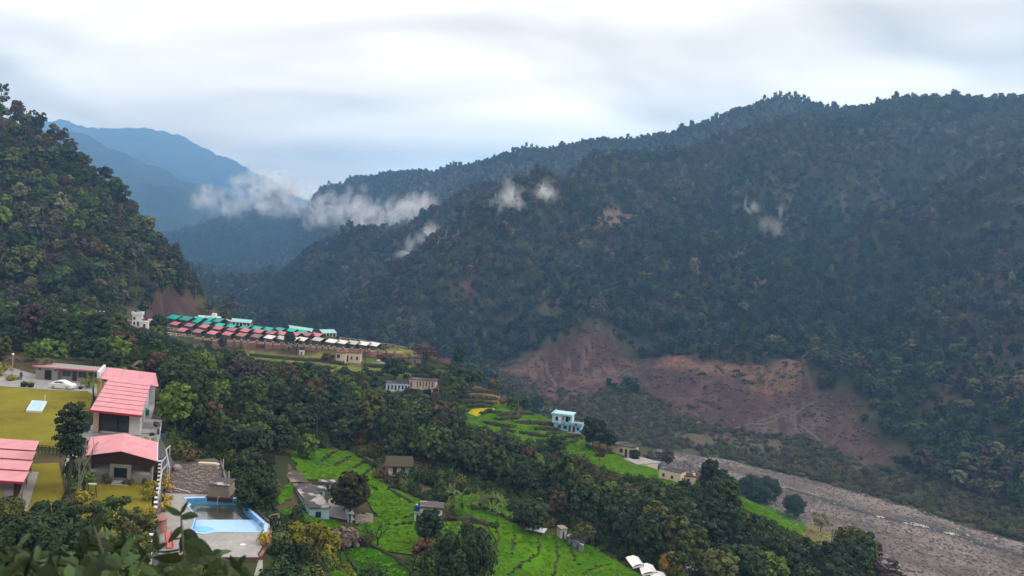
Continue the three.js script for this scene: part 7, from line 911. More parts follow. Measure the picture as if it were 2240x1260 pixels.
// brick wall with posts and pale rails along the front
{
  const px = [[425, 735, 4], [464, 739, 4], [513, 742, 4], [543, 743.5, 4], [580, 746.5, 4], [616, 749, 4], [651, 751.5, 4], [680, 754, 4], [706, 755.5, 4], [732, 758, 4], [770, 761, 4], [808, 763.5, 4], [846, 765.5, 4], [882, 767, 4]].map(([u, v]) => onY(u, v, -39.6)).map(([x, y, z]) => [x * 0.9935, y, z + 1.9]);
  const t = thing('camp_wall', 'long red brick wall with posts and pale rails along the front of the camp', 'wall'); let k = 0;
  for (let i = 0; i < px.length - 1; i++) {
    const a = px[i], b = px[i + 1], yb = -44.6; obj('brick_panel', mb().hexa([[a[0], yb, a[2] + 0.2], [b[0], yb, b[2] + 0.2], [b[0], yb, b[2] - 0.2], [a[0], yb, a[2] - 0.2]], [[a[0], -40.6, a[2] + 0.2], [b[0], -40.6, b[2] + 0.2], [b[0], -40.6, b[2] - 0.2], [a[0], -40.6, a[2] - 0.2]]).geo(), i % 3 ? MAT.brickPink : MAT.brick, t);
    for (let q = 0; q < 2; q++) { const f = q / 2, x = lerp(a[0], b[0], f), z = lerp(a[2], b[2], f); obj('post', mb().box(x - 0.2, x + 0.2, yb - 0.2, -39.4, z - 0.24, z + 0.26).geo(), MAT.brick, t); obj('cap', mb().box(x - 0.26, x + 0.26, -39.4, -39.25, z - 0.3, z + 0.32).geo(), MAT.cream, t); }
    for (const y of [-40.3, -39.85]) obj('rail', mb().hexa([[a[0], y, a[2] + 0.06], [b[0], y, b[2] + 0.06], [b[0], y, b[2] - 0.06], [a[0], y, a[2] - 0.06]], [[a[0], y + 0.16, a[2] + 0.06], [b[0], y + 0.16, b[2] + 0.06], [b[0], y + 0.16, b[2] - 0.06], [a[0], y + 0.16, a[2] - 0.06]]).geo(), MAT.cream, t);
  }
  const fence = (label, pts, gap, mat, h = 1.2) => { const f = thing('rail_fence', label, 'fence'), P = pts.map(([u, v]) => hit(u, v, 180)); for (let i = 0; i < P.length - 1; i++) { const a = P[i], b = P[i + 1], n = Math.max(1, Math.round(Math.hypot(b[0] - a[0], b[2] - a[2]) / gap)); for (let q = 0; q < n; q++) { const x = lerp(a[0], b[0], q / n), z = lerp(a[2], b[2], q / n), y = ground(x, z); obj('post', mb().box(x - 0.12, x + 0.12, y - 0.3, y + h, z - 0.12, z + 0.12).geo(), mat, f); } for (const e of [0.5, 1]) obj('rail', mb().bar([a[0], ground(a[0], a[2]) + h * e - 0.1, a[2]], [b[0], ground(b[0], b[2]) + h * e - 0.1, b[2]], 0.07, 4).geo(), MAT.cream, f); } };
  fence('pale rail fence at the left end of the front row of cottages', [[366, 722], [380, 723.5], [394, 725]], 2.5, MAT.cream); fence('lower pale rail fence left of the brick wall', [[362, 733], [385, 736], [405, 738], [422, 740]], 2.8, MAT.cream);
  fence('fence with pale rails along the back edge at the right of the camp', [[742, 744], [770, 747.5], [800, 752], [830, 756], [860, 760], [892, 764]], 3, MAT.timber); fence('pale rail fence beside the road above the gate house', [[230, 692], [250, 697], [270, 702], [284, 706]], 3, MAT.cream, 1.0);
  const r = rng(71), hs = SHRUB[0]; for (let i = 0; i < 14; i++) { const f = i / 13, p = hit(738 + f * 150, 743 + f * 21, 180); const s = plantShrub(hs, LEAF.dark, p, 0.75, 'small dark clipped bush in the row along the back fence of the camp', 'clipped bushes along the back fence of the camp', r() * 6, 1.4, 'clipped_bush'); }
}
// ================================================================ TREES AND PLANTS OF THE NEAR SIDE
// parts of the picture where something stands in plain view, so no tree is grown in front of it
const CLEAR = [[[60, 770], [240, 780], [350, 820], [340, 960], [375, 1000], [400, 1085], [480, 1000], [530, 1085], [600, 1165], [560, 1260], [0, 1260], [0, 760]], [[360, 680], [560, 690], [740, 715], [890, 755], [1000, 785], [1000, 800], [740, 795], [540, 775], [420, 755], [360, 735]], [[275, 680], [335, 690], [330, 720], [275, 716]], [[540, 765], [690, 772], [735, 770], [735, 800], [560, 792]], [[730, 765], [800, 765], [835, 785], [840, 805], [735, 802]], [[838, 824], [892, 826], [960, 828], [962, 860], [838, 858]],
  [[632, 990], [745, 985], [835, 1030], [830, 1050], [930, 1098], [905, 1135], [912, 1180], [900, 1215], [935, 1260], [740, 1260], [720, 1190], [668, 1135], [615, 1020], [640, 1012]], [[903, 1092], [975, 1095], [970, 1142], [903, 1138]], [[975, 1142], [1066, 1150], [1120, 1143], [1150, 1166], [1245, 1150], [1290, 1195], [1400, 1258], [1380, 1260], [935, 1260]], [[985, 1085], [1060, 1085], [1115, 1112], [1110, 1140], [990, 1130]],
  [[995, 845], [1090, 850], [1200, 895], [1260, 900], [1290, 945], [1320, 985], [1420, 1030], [1380, 1045], [1250, 1000], [1180, 975], [1100, 945], [1025, 930]], [[1315, 965], [1450, 1000], [1530, 1040], [1520, 1062], [1480, 1068], [1400, 1040], [1320, 1018]], [[1590, 1076], [1700, 1112], [1830, 1172], [1800, 1198], [1745, 1168], [1620, 1110]], [[1364, 1212], [1400, 1214], [1462, 1260], [1400, 1260]], [[1496, 1228], [1525, 1226], [1550, 1256], [1496, 1258]], [[840, 1010], [900, 1010], [885, 1035], [842, 1045]], [[1480, 990], [1700, 1060], [1900, 1150], [2240, 1240], [2240, 1180], [1500, 980]], [[600, 1075], [648, 1060], [640, 1100], [690, 1135], [606, 1125]]];
const CB = CLEAR.map(box2);
const blocked = (u, v) => CLEAR.some((P, i) => u > CB[i][0] && u < CB[i][1] && v > CB[i][2] && v < CB[i][3] && inside(P, u, v));
const treeFree = (x, y, z, h, R) => { for (const [dx, f] of [[0, 1.02], [0, 0.6], [-0.8, 0.6], [0.8, 0.6], [0, 0.3], [-0.5, 0.92], [0.5, 0.92]]) { const [u, v] = pixel(x + dx * R, y + h * f, z); if (blocked(u, v)) return false; } return true; };
const BROAD = [treeShape(81, { h: 8, R: 3.4, base: 1.6, lobes: 22, n: 2600, size: 0.62, lobe: 0.34 }), treeShape(82, { h: 9, R: 3.2, base: 2.2, lobes: 24, n: 2600, size: 0.6, lobe: 0.32 }), treeShape(83, { h: 7, R: 3.7, base: 1.2, lobes: 22, n: 2600, size: 0.62, lobe: 0.34, opts: { flat: 0.65 } }), treeShape(84, { h: 9.5, R: 2.8, base: 2.6, lobes: 20, n: 2300, size: 0.6, lobe: 0.36, opts: { droop: 0.5 } }), treeShape(85, { h: 6.5, R: 3.0, base: 0.9, lobes: 20, n: 2300, size: 0.55, lobe: 0.36, opts: { flat: 0.8 } })];
const LOOSE = [treeShape(86, { h: 8.5, R: 3.2, base: 2.4, lobes: 24, n: 1300, size: 0.5, lobe: 0.26, sparse: 0.15 }), treeShape(87, { h: 9.5, R: 3.4, base: 3.2, lobes: 20, n: 1100, size: 0.5, lobe: 0.24, sparse: 0.25, opts: { flat: 0.6 } })];
const BARE = [bareShape(91, 8, 0.5, 5, 0.17), bareShape(92, 7, 0.62, 5, 0.15), bareShape(93, 9, 0.42, 5, 0.16)];
const DOME = treeShape(88, { h: 6.4, R: 3.9, base: 0.3, lobes: 30, n: 7000, size: 0.36, lobe: 0.34 }), SPRAWL = treeShape(89, { h: 6, R: 4.8, base: 0.6, lobes: 34, n: 8000, size: 0.36, lobe: 0.3 });
function treeBy(u, vTop, vBase, wpx, shape, sh, sR, leaf, label, name = 'tree', bark = BARK, dmin = 60) { const h = hit(u, vBase, dmin), k = -h[2] / F, H = (vBase - vTop) * k, R = wpx / 2 * k; KEEP.push([h[0], h[2], R * 0.6]); const o = thing(name, label, 'tree', [h[0], h[1] - 0.2, h[2]], (u * 7) % 6.28); o.scale.set(R / sR, H / sh, R / sR); if (shape.trunk) { obj('trunk', shape.trunk, bark, o); obj('crown', shape.crown, leaf, o); } else obj('limbs', shape, bark, o); return o; }
function bareBy(u, vTop, vBase, wpx, i, label, bark = BARK_DARK, haze, dmin = 60) { const g = BARE[i]; g.computeBoundingBox(); const b = g.boundingBox, h = hit(u, vBase, dmin), k = -h[2] / F, H = (vBase - vTop) * k, m = obj('bare_tree', g, bark); m.position.set(h[0], h[1] - 0.2, h[2]); m.rotation.y = u % 6; const s = H / b.max.y, w = wpx * k / (b.max.x - b.min.x); m.scale.set(w, s, w); KEEP.push([h[0], h[2], 1]); tag(m, label, 'tree'); if (haze) { m.name = numbered('twiggy_tree'); } return m; }
// trees one can point at
treeBy(347, 683, 752, 40, BROAD[1], 9, 3.2, LEAF.dark, 'dark green tree at the left end of the camp'); treeBy(313, 688, 716, 20, LOOSE[0], 8.5, 3.2, LEAF.plum, 'plum coloured tree right of the white gate house'); treeBy(487, 733, 770, 22, BROAD[3], 9.5, 2.8, LEAF.plum, 'dark purple tree in front of the camp wall'); treeBy(518, 750, 790, 34, LOOSE[1], 9.5, 3.4, LEAF.olive, 'thin olive tree below the camp wall'); treeBy(632, 722, 768, 26, BROAD[3], 9.5, 2.8, LEAF.deep, 'dark tree over the banana plant at the camp wall');
treeBy(926, 748, 794, 54, LOOSE[0], 8.5, 3.2, LEAF.rust, 'round reddish brown tree at the end of the camp wall'); treeBy(957, 765, 795, 26, LOOSE[1], 9.5, 3.4, LEAF.plum, 'thin plum coloured tree beside the brick ruin'); bareBy(800, 762, 798, 24, 0, 'forked leafless tree right of the cream two storey house'); bareBy(839, 752, 776, 24, 1, 'dark leafless tree over the camp wall'); treeBy(716, 770, 790, 34, BROAD[4], 6.5, 3, LEAF.rust, 'rusty red bush left of the cream two storey house'); treeBy(842, 772, 790, 40, BROAD[4], 6.5, 3, LEAF.rust, 'rusty hedge below the camp wall'); bareBy(893, 768, 795, 14, 2, 'small leafless tree at the end of the low shed');
treeBy(862, 778, 834, 62, BROAD[0], 8, 3.4, LEAF.dark, 'broad dark tree above the white and blue house'); treeBy(815, 806, 884, 56, BROAD[1], 9, 3.2, LEAF.dark, 'tall dark tree left of the white and blue house'); treeBy(662, 785, 862, 70, BROAD[1], 9, 3.2, LEAF.dark, 'tall dark tree below the long dry terraces'); treeBy(745, 815, 872, 56, BROAD[0], 8, 3.4, LEAF.mid, 'mid green tree between the two tall dark trees'); treeBy(1003, 750, 812, 32, BROAD[3], 9.5, 2.8, LEAF.dark, 'dark green tree right of the brick ruin'); treeBy(1060, 782, 828, 22, LOOSE[0], 8.5, 3.2, LEAF.plum, 'dark plum tree on the nose of the spur'); treeBy(1018, 802, 850, 58, BROAD[0], 8, 3.4, LEAF.dark, 'dark bushy tree on the nose of the spur'); treeBy(1080, 826, 858, 34, BROAD[4], 6.5, 3, LEAF.olive, 'small olive tree at the tip of the dry terraces'); treeBy(1045, 806, 845, 34, BROAD[1], 9, 3.2, LEAF.mid, 'mid green tree between two dark ones on the spur');
treeBy(482, 828, 905, 60, BROAD[0], 8, 3.4, LEAF.bright, 'light yellow green tree in the wood right of the hall'); treeBy(438, 762, 842, 70, BROAD[2], 7, 3.7, LEAF.bright, 'broad light green tree above the resort wood'); treeBy(402, 828, 960, 112, BROAD[2], 7, 3.7, LEAF.dark, 'big dark tree right of the pink roofed hall'); treeBy(450, 865, 970, 84, BROAD[1], 9, 3.2, LEAF.brown, 'brownish tree in front of the light green tree'); treeBy(372, 790, 845, 60, BROAD[4], 6.5, 3, LEAF.dark, 'dark bush behind the right end of the hall roof');
treeBy(562, 1020, 1122, 106, DOME, 6.4, 3.9, LEAF.dark, 'dense dark dome shaped tree right of the pool'); treeBy(540, 925, 1030, 105, BROAD[0], 8, 3.4, LEAF.deep, 'very dark broad tree above the dome shaped tree'); treeBy(600, 905, 1005, 84, BROAD[1], 9, 3.2, LEAF.deep, 'very dark tree left of the bright field'); treeBy(672, 944, 1006, 50, BROAD[4], 6.5, 3, LEAF.bright, 'round yellow green tree at the corner of the bright field'); treeBy(763, 1028, 1140, 86, LOOSE[0], 8.5, 3.2, leafMat([0.034, 0.034, 0.012]), 'tall brown leaved tree at the courtyard of the blue house', 'tree', BARK_DARK); 
plantTree(BROAD[4], LEAF.brown, hit(763, 1120), 2, 1.0, 0.8, 'tree', 'low brown bush at the foot of the brown leaved tree'); 
for (const [u, v, w] of [[765, 1044, 40], [742, 1070, 44], [784, 1074, 46], [758, 1085, 50]]) { const b = hit(763, 1140), k = -b[2] / F, pr = scene.children.find((c) => c.userData.label === 'tall brown leaved tree at the courtyard of the blue house'); const st = { p: [], c: [] }; sprays(st, rng(u + v), (u - 763) * k / pr.scale.x, (1140 - v) * k / pr.scale.y, 0, w / 2 * k / pr.scale.x, 900, 0.5, { flat: 0.8 }); obj('crown', faceGeo(st), leafMat([0.040, 0.034, 0.012]), pr); }
bareBy(826, 1126, 1196, 78, 1, 'thorny leafless tree leaning over the haystack field'); plantShrub(SHRUB[1], LEAF.olive, hit(806, 1192), 1.1, 'olive scrub at the foot of the thorny leafless tree'); treeBy(938, 1106, 1204, 70, BROAD[1], 9, 3.2, LEAF.deep, 'very dark tree in front of the white house'); treeBy(930, 1176, 1236, 60, BROAD[4], 6.5, 3, LEAF.rust, 'rusty brown bush below the white house'); treeBy(1012, 1148, 1290, 150, SPRAWL, 6, 4.8, LEAF.dark, 'sprawling dark bush at the bottom centre'); treeBy(955, 1190, 1290, 100, DOME, 6.4, 3.9, LEAF.mid, 'green bush left of the sprawling dark bush');
plantTree(SPRAWL, leafMat([0.150, 0.140, 0.014]), at(672, 1275, 92), 1.3, 0.92, 1.25, 'olive_tree', 'big yellow olive tree at the bottom right of the pool'); plantTree(DOME, leafMat([0.175, 0.155, 0.014]), at(630, 1300, 88), 2.3, 0.6, 1.0, 'olive_tree', 'smaller yellow olive tree left of the big one at the bottom'); plantTree(DOME, leafMat([0.12, 0.125, 0.014]), at(735, 1290, 95), 2.9, 0.6, 0.9, 'olive_tree', 'smaller yellow olive tree right of the big one at the bottom');
treeBy(1165, 1086, 1164, 86, LOOSE[0], 8.5, 3.2, LEAF.dark, 'dark tree standing over the white sheet roof', 'tree', BARK_DARK); treeBy(1165, 1088, 1168, 80, BROAD[2], 7, 3.7, LEAF.dark, 'dark bushy tree behind the white sheet roof'); treeBy(1268, 1140, 1200, 60, LOOSE[0], 8.5, 3.2, LEAF.olive, 'olive tree in front of the long grey shed'); treeBy(1296, 908, 985, 58, BROAD[0], 8, 3.4, LEAF.deep, 'very dark tree right of the blue two storey house'); treeBy(1328, 935, 990, 44, BROAD[3], 9.5, 2.8, LEAF.deep, 'dark tree left of the cream house with the brick front'); treeBy(1216, 948, 1012, 54, BROAD[1], 9, 3.2, LEAF.dark, 'dark tree below the blue two storey house'); treeBy(1310, 968, 1018, 32, LOOSE[0], 8.5, 3.2, LEAF.brown, 'thin brownish tree on the green terrace'); treeBy(1388, 980, 1010, 26, BROAD[4], 6.5, 3, LEAF.deep, 'dark bush before the cream house with the brick front'); treeBy(1425, 982, 1022, 44, LOOSE[0], 8.5, 3.2, LEAF.brown, 'brown tree right of the cream house with the brick front'); treeBy(1458, 978, 1028, 34, BROAD[1], 9, 3.2, LEAF.brown, 'dark brown tree at the edge of the river bed'); bareBy(1508, 1002, 1038, 26, 2, 'leafless tree behind the long cream house'); bareBy(1494, 1003, 1028, 10, 0, 'small leafless tree between the tanks and the river bed'); treeBy(1540, 1025, 1062, 40, LOOSE[0], 8.5, 3.2, LEAF.rust, 'rusty tree right of the cream annex'); treeBy(1581, 1023, 1062, 24, BROAD[1], 9, 3.2, LEAF.dark, 'small dark tree standing alone before the river bed'); treeBy(1175, 862, 905, 34, BROAD[1], 9, 3.2, LEAF.deep, 'dark tree behind the banana plant at the terraces'); treeBy(1120, 862, 896, 30, BROAD[4], 6.5, 3, LEAF.mid, 'green bush at the tip of the terraces'); treeBy(1148, 868, 898, 28, BROAD[4], 6.5, 3, LEAF.dark, 'dark bush left of the banana plant at the terraces');
treeBy(1905, 1178, 1250, 44, LOOSE[0], 8.5, 3.2, LEAF.brown, 'brown tree at the edge of the river bed in the lower right'); treeBy(1930, 1212, 1290, 80, LOOSE[1], 9.5, 3.4, LEAF.plum, 'leafless plum coloured tree in the lower right'); treeBy(1858, 1172, 1225, 60, BROAD[4], 6.5, 3, LEAF.dark, 'dark shrubby tree below the transformer'); treeBy(1795, 1118, 1165, 36, LOOSE[0], 8.5, 3.2, LEAF.yellow, 'yellowish small tree left of the transformer'); treeBy(1468, 1205, 1256, 62, DOME, 6.4, 3.9, LEAF.gold, 'golden yellow bamboo clump right of the three tents'); treeBy(1440, 1200, 1240, 44, BROAD[4], 6.5, 3, LEAF.olive, 'olive bush behind the three tents'); treeBy(1380, 1150, 1170, 24, BROAD[4], 6.5, 3, LEAF.gold, 'little golden bush in the dark wood');
[[1640, 1036, 1094, 62, 'large drooping bamboo clump above the green strip'], [1678, 1040, 1100, 60, 'right half of the drooping bamboo above the green strip'], [1735, 1078, 1132, 50, 'smaller bamboo clump at the edge of the river bed'], [1660, 1050, 1098, 70, 'bamboo between the two drooping halves']].forEach(([u, t, b, w, l]) => treeBy(u, t, b, w, DOME, 6.4, 3.9, LEAF.dark, l, 'bamboo'));
for (const [u, v, s, l, k] of [[636, 772, 1.25, 'pale banana plant in front of the camp wall', 0], [648, 774, 0.9, 'smaller banana plant beside the tiny white hut', 1], [1188, 908, 1.5, 'grey green banana plant beside the blue two storey house', 0], [1205, 908, 1.1, 'banana plant touching the blue two storey house', 1]]) plantFrond(k ? BANANA2 : BANANA, LEAF.pale, hit(u, v), s, l, 'banana plant', 'banana_plant', null, u);
{ const r = rng(61); for (let i = 0; i < 16; i++) { const p = hit(985 + r() * 120, 1092 + r() * 40); plantFrond(i % 2 ? BANANA : BANANA2, i % 3 ? LEAF.bright : LEAF.olive, p, 0.5 + 0.25 * r(), 'bright green banana plant in the grove right of the white house', 'banana plant', 'banana_plant', 'banana plants in the grove right of the white house', r() * 6); } }
// leafless and dim trees on the left hill's edge and behind the camp
bareBy(404, 562, 645, 34, 0, 'pale leafless tree on the lower edge of the left hill', BARK_DARK, 0, 200); bareBy(424, 566, 655, 46, 2, 'taller leafless tree at the end of the left hill', BARK_DARK, 0, 200); bareBy(164, 304, 345, 36, 1, 'leafless tree on the skyline of the left hill', BARK_DARK, 0, 200);
treeBy(500, 643, 700, 40, LOOSE[1], 9.5, 3.4, LEAF.grey, 'tall grey half bare tree behind the teal roofs', 'tree', BARK_DARK, 200); treeBy(456, 652, 692, 26, LOOSE[0], 8.5, 3.2, LEAF.grey, 'grey tree before the far river, left of the tall one', 'tree', BARK_DARK, 200); treeBy(494, 678, 702, 26, BROAD[4], 6.5, 3, LEAF.olive, 'olive bush at the cream wall behind the teal roofs', 'tree', BARK, 200);
treeBy(44, 534, 625, 78, BROAD[0], 8, 3.4, LEAF.olive, 'large light olive tree low on the left hill', 'tree', BARK, 180); treeBy(70, 628, 690, 36, BROAD[3], 9.5, 2.8, LEAF.mid, 'green conical tree beside the road on the left', 'tree', BARK, 180); treeBy(30, 618, 690, 50, LOOSE[1], 9.5, 3.4, LEAF.grey, 'tall grey tree with a pale trunk beside the road', 'tree', BARK_PALE, 180);
for (const [u, v, b, w, c, l] of [[112, 738, 800, 64, 'bright', 'light green bushy tree behind the grey building'], [72, 745, 790, 46, 'bright', 'small light green tree at the left above the palms'], [152, 695, 745, 40, 'bright', 'light green tree on the slope under the road'], [178, 720, 760, 50, 'mid', 'mid green tree on the slope under the road'], [24, 708, 775, 58, 'deep', 'dark round tree at the left under the road'], [270, 720, 790, 60, 'brown', 'brown tree in the wood above the hall'], [205, 735, 800, 60, 'dark', 'dark tree in the wood above the grey building'], [245, 765, 812, 50, 'dark', 'dark bush just behind the hall sign'], [330, 762, 820, 50, 'dark', 'dark tree behind the back roof of the hall'], [8, 730, 790, 40, 'olive', 'olive palm like tree at the left edge']]) treeBy(u, v, b, w, BROAD[(u >> 3) % 5], [8, 9, 7, 9.5, 6.5][(u >> 3) % 5], [3.4, 3.2, 3.7, 2.8, 3.0][(u >> 3) % 5], LEAF[c], l);
// woods that fill the spaces: single trees set out over an area
function wood(px, spacing, seed, palette, where, o = {}) {
  const { dmin = 60, shapes = [...BROAD, ...BROAD, ...LOOSE], smin = 0.6, smax = 1.15, name = 'woodland_tree', group, clear = true, most = 400, only } = o, P = zone(px, dmin), r = rng(seed), b = P.b; let n = 0; const put = [];
  for (let i = 0; i < 9000 && n < most; i++) {
    const x = lerp(b[0], b[1], r()), z = lerp(b[2], b[3], r()), q = r(), s = lerp(smin, smax, r()), k = Math.floor(r() * shapes.length), turn = r() * 6.28, sy = 0.85 + 0.35 * r(); if (!inside(P, x, z) || (only && !only(x, z))) continue;
    if (put.some((p) => Math.hypot(p[0] - x, p[1] - z) < spacing * (0.8 + 0.5 * q))) continue; if (KEEP.some((p) => Math.hypot(p[0] - x, p[1] - z) < p[2] + 0.9)) continue; if (FIELDS.some((f) => within(f, x, z))) continue; const y = ground(x, z); if (within(RESORT, x, z)) continue;
    const R = 3.2 * s, h = 8 * s * sy; if (clear && !treeFree(x, y, z, h, R)) continue; if (!inFrame(x, y + h / 2, z, 90) || !seen(x, y + h, z)) continue;
    let c = palette[Math.floor(q * palette.length)]; put.push([x, z]); n++; const [, word] = LOOK.get(GREEN[c]); plantTree(shapes[k], LEAF[c], [x, y - 0.2, z], turn, s, sy, name, `${word} tree ${where}`, group ?? 'trees ' + where, c === 'plum' ? BARK_DARK : BARK);
  }
  return n;
}
const PAL = { lush: ['dark', 'dark', 'deep', 'mid', 'deep', 'dark', 'olive', 'mid', 'mid', 'brown', 'bright', 'olive'], mixed: ['dark', 'mid', 'olive', 'brown', 'dark', 'plum', 'deep', 'dark', 'mid', 'bright'], hill: ['dark', 'olive', 'dark', 'grey', 'olive', 'pale', 'deep', 'mid', 'brown', 'dark', 'mid', 'olive', 'pale', 'plum', 'bright'] };
const counts = [
  wood([[-40, 700], [60, 695], [180, 700], [280, 722], [340, 735], [440, 765], [540, 795], [640, 845], [640, 905], [520, 935], [420, 880], [352, 845], [330, 800], [236, 806], [92, 792], [-40, 775]], 5.2, 101, PAL.mixed, 'in the wood between the resort and the road', { most: 90 }),
  wood([[360, 860], [470, 860], [620, 890], [740, 860], [830, 880], [900, 870], [1000, 890], [1020, 940], [1100, 960], [1180, 985], [1180, 1060], [1000, 1060], [930, 1030], [850, 1010], [800, 985], [650, 970], [600, 1010], [540, 1060], [500, 1010], [380, 960]], 4.8, 102, PAL.lush, 'in the dark belt across the middle of the valley', { most: 130 }),
  wood([[1000, 1030], [1100, 960], [1180, 985], [1260, 1012], [1310, 1028], [1400, 1052], [1500, 1075], [1600, 1112], [1700, 1160], [1780, 1200], [1880, 1235], [1900, 1300], [1480, 1300], [1380, 1215], [1290, 1180], [1200, 1140], [1120, 1090]], 4.6, 103, PAL.lush, 'in the dark wood on the lower right slope', { most: 130 }),
  wood([[740, 830], [840, 830], [960, 860], [1000, 850], [1000, 890], [900, 880], [830, 890], [740, 860]], 5, 104, PAL.mixed, 'around the village houses below the camp', { most: 24 }),
];
console.log('woods', counts.join(' '));
// the steep left hill: single trees set out over what is seen of it
{
  const r = rng(105), H = [[-20, 150], [0, 168], [66, 246], [138, 298], [200, 362], [270, 422], [330, 498], [388, 556], [412, 640], [402, 655], [380, 634], [345, 648], [322, 690], [200, 664], [0, 676], [-20, 676]], put = [], rest = []; let n = 0;
  for (let i = 0; i < 16000; i++) {
    const u = lerp(-20, 420, r()), v = lerp(178, 690, r()), q = r(), s = lerp(0.5, 1.0, r()), turn = r() * 6.28, k = Math.floor(r() * 11), sy = 0.85 + 0.4 * r(); if (!inside(H, u, v)) continue; const [x, y, z] = hit(u, v, 200); if (-z > 620) continue;
    if (put.some((p) => Math.hypot(p[0] - x, p[1] - z) < 3.4 + 2.6 * q)) continue; put.push([x, z]); const c = PAL.hill[Math.floor(r() * PAL.hill.length)];
    if (n++ < 290) plantTree([...BROAD, ...LOOSE, ...FAR.slice(0, 4)][k], LEAF[c], [x, y - 0.2, z], turn, s * 0.9, sy, 'hillside_tree', `${LOOK.get(GREEN[c])[1]} tree on the steep wooded hill at the left`, 'trees on the steep wooded hill at the left', c === 'grey' ? BARK_PALE : BARK); else rest.push([x, y - 0.2, z, turn, s, vary(GREEN[c], r), k % 6, sy]);
  }
  if (rest.length) scatterStuff('hillside_wood', 'further trees of the wood on the steep left hill', farGeos, rest); console.log('hill', n, rest.length);
}
treeBy(4, 178, 262, 30, LOOSE[1], 9.5, 3.4, LEAF.grey, 'tall half bare tree on the skyline at the left edge', 'tree', BARK_DARK, 200); treeBy(30, 232, 282, 26, LOOSE[0], 8.5, 3.2, LEAF.plum, 'plum coloured tree on the skyline near the left edge', 'tree', BARK_DARK, 200); treeBy(72, 238, 290, 26, LOOSE[1], 9.5, 3.4, LEAF.grey, 'thin grey tree on the skyline of the left hill', 'tree', BARK_DARK, 200);
// crest of the left hill: trees standing against the sky
{ const r = rng(8); for (let i = 0; i < 80; i++) { const f = i / 79, u = lerp(-10, 400, f), P = [[-10, 180], [0, 190], [60, 272], [130, 322], [190, 384], [260, 438], [322, 508], [376, 566], [402, 640]]; let k = 0; while (k < P.length - 2 && P[k + 1][0] < u) k++; const v = lerp(P[k][1], P[k + 1][1], (u - P[k][0]) / (P[k + 1][0] - P[k][0])), h = hit(u, v + 2 + r() * 14, 200), s = 0.3 + 0.36 * r(), c = ['dark', 'olive', 'grey', 'deep', 'dark', 'brown'][i % 6]; plantTree([LOOSE[0], LOOSE[1], BROAD[1], BROAD[3]][i % 4], LEAF[c], [h[0], h[1] - 0.2, h[2]], r() * 6, s, 1.1, 'hillside_tree', `${LOOK.get(GREEN[c])[1]} tree along the skyline edge of the left hill`, 'trees along the skyline edge of the left hill'); } }
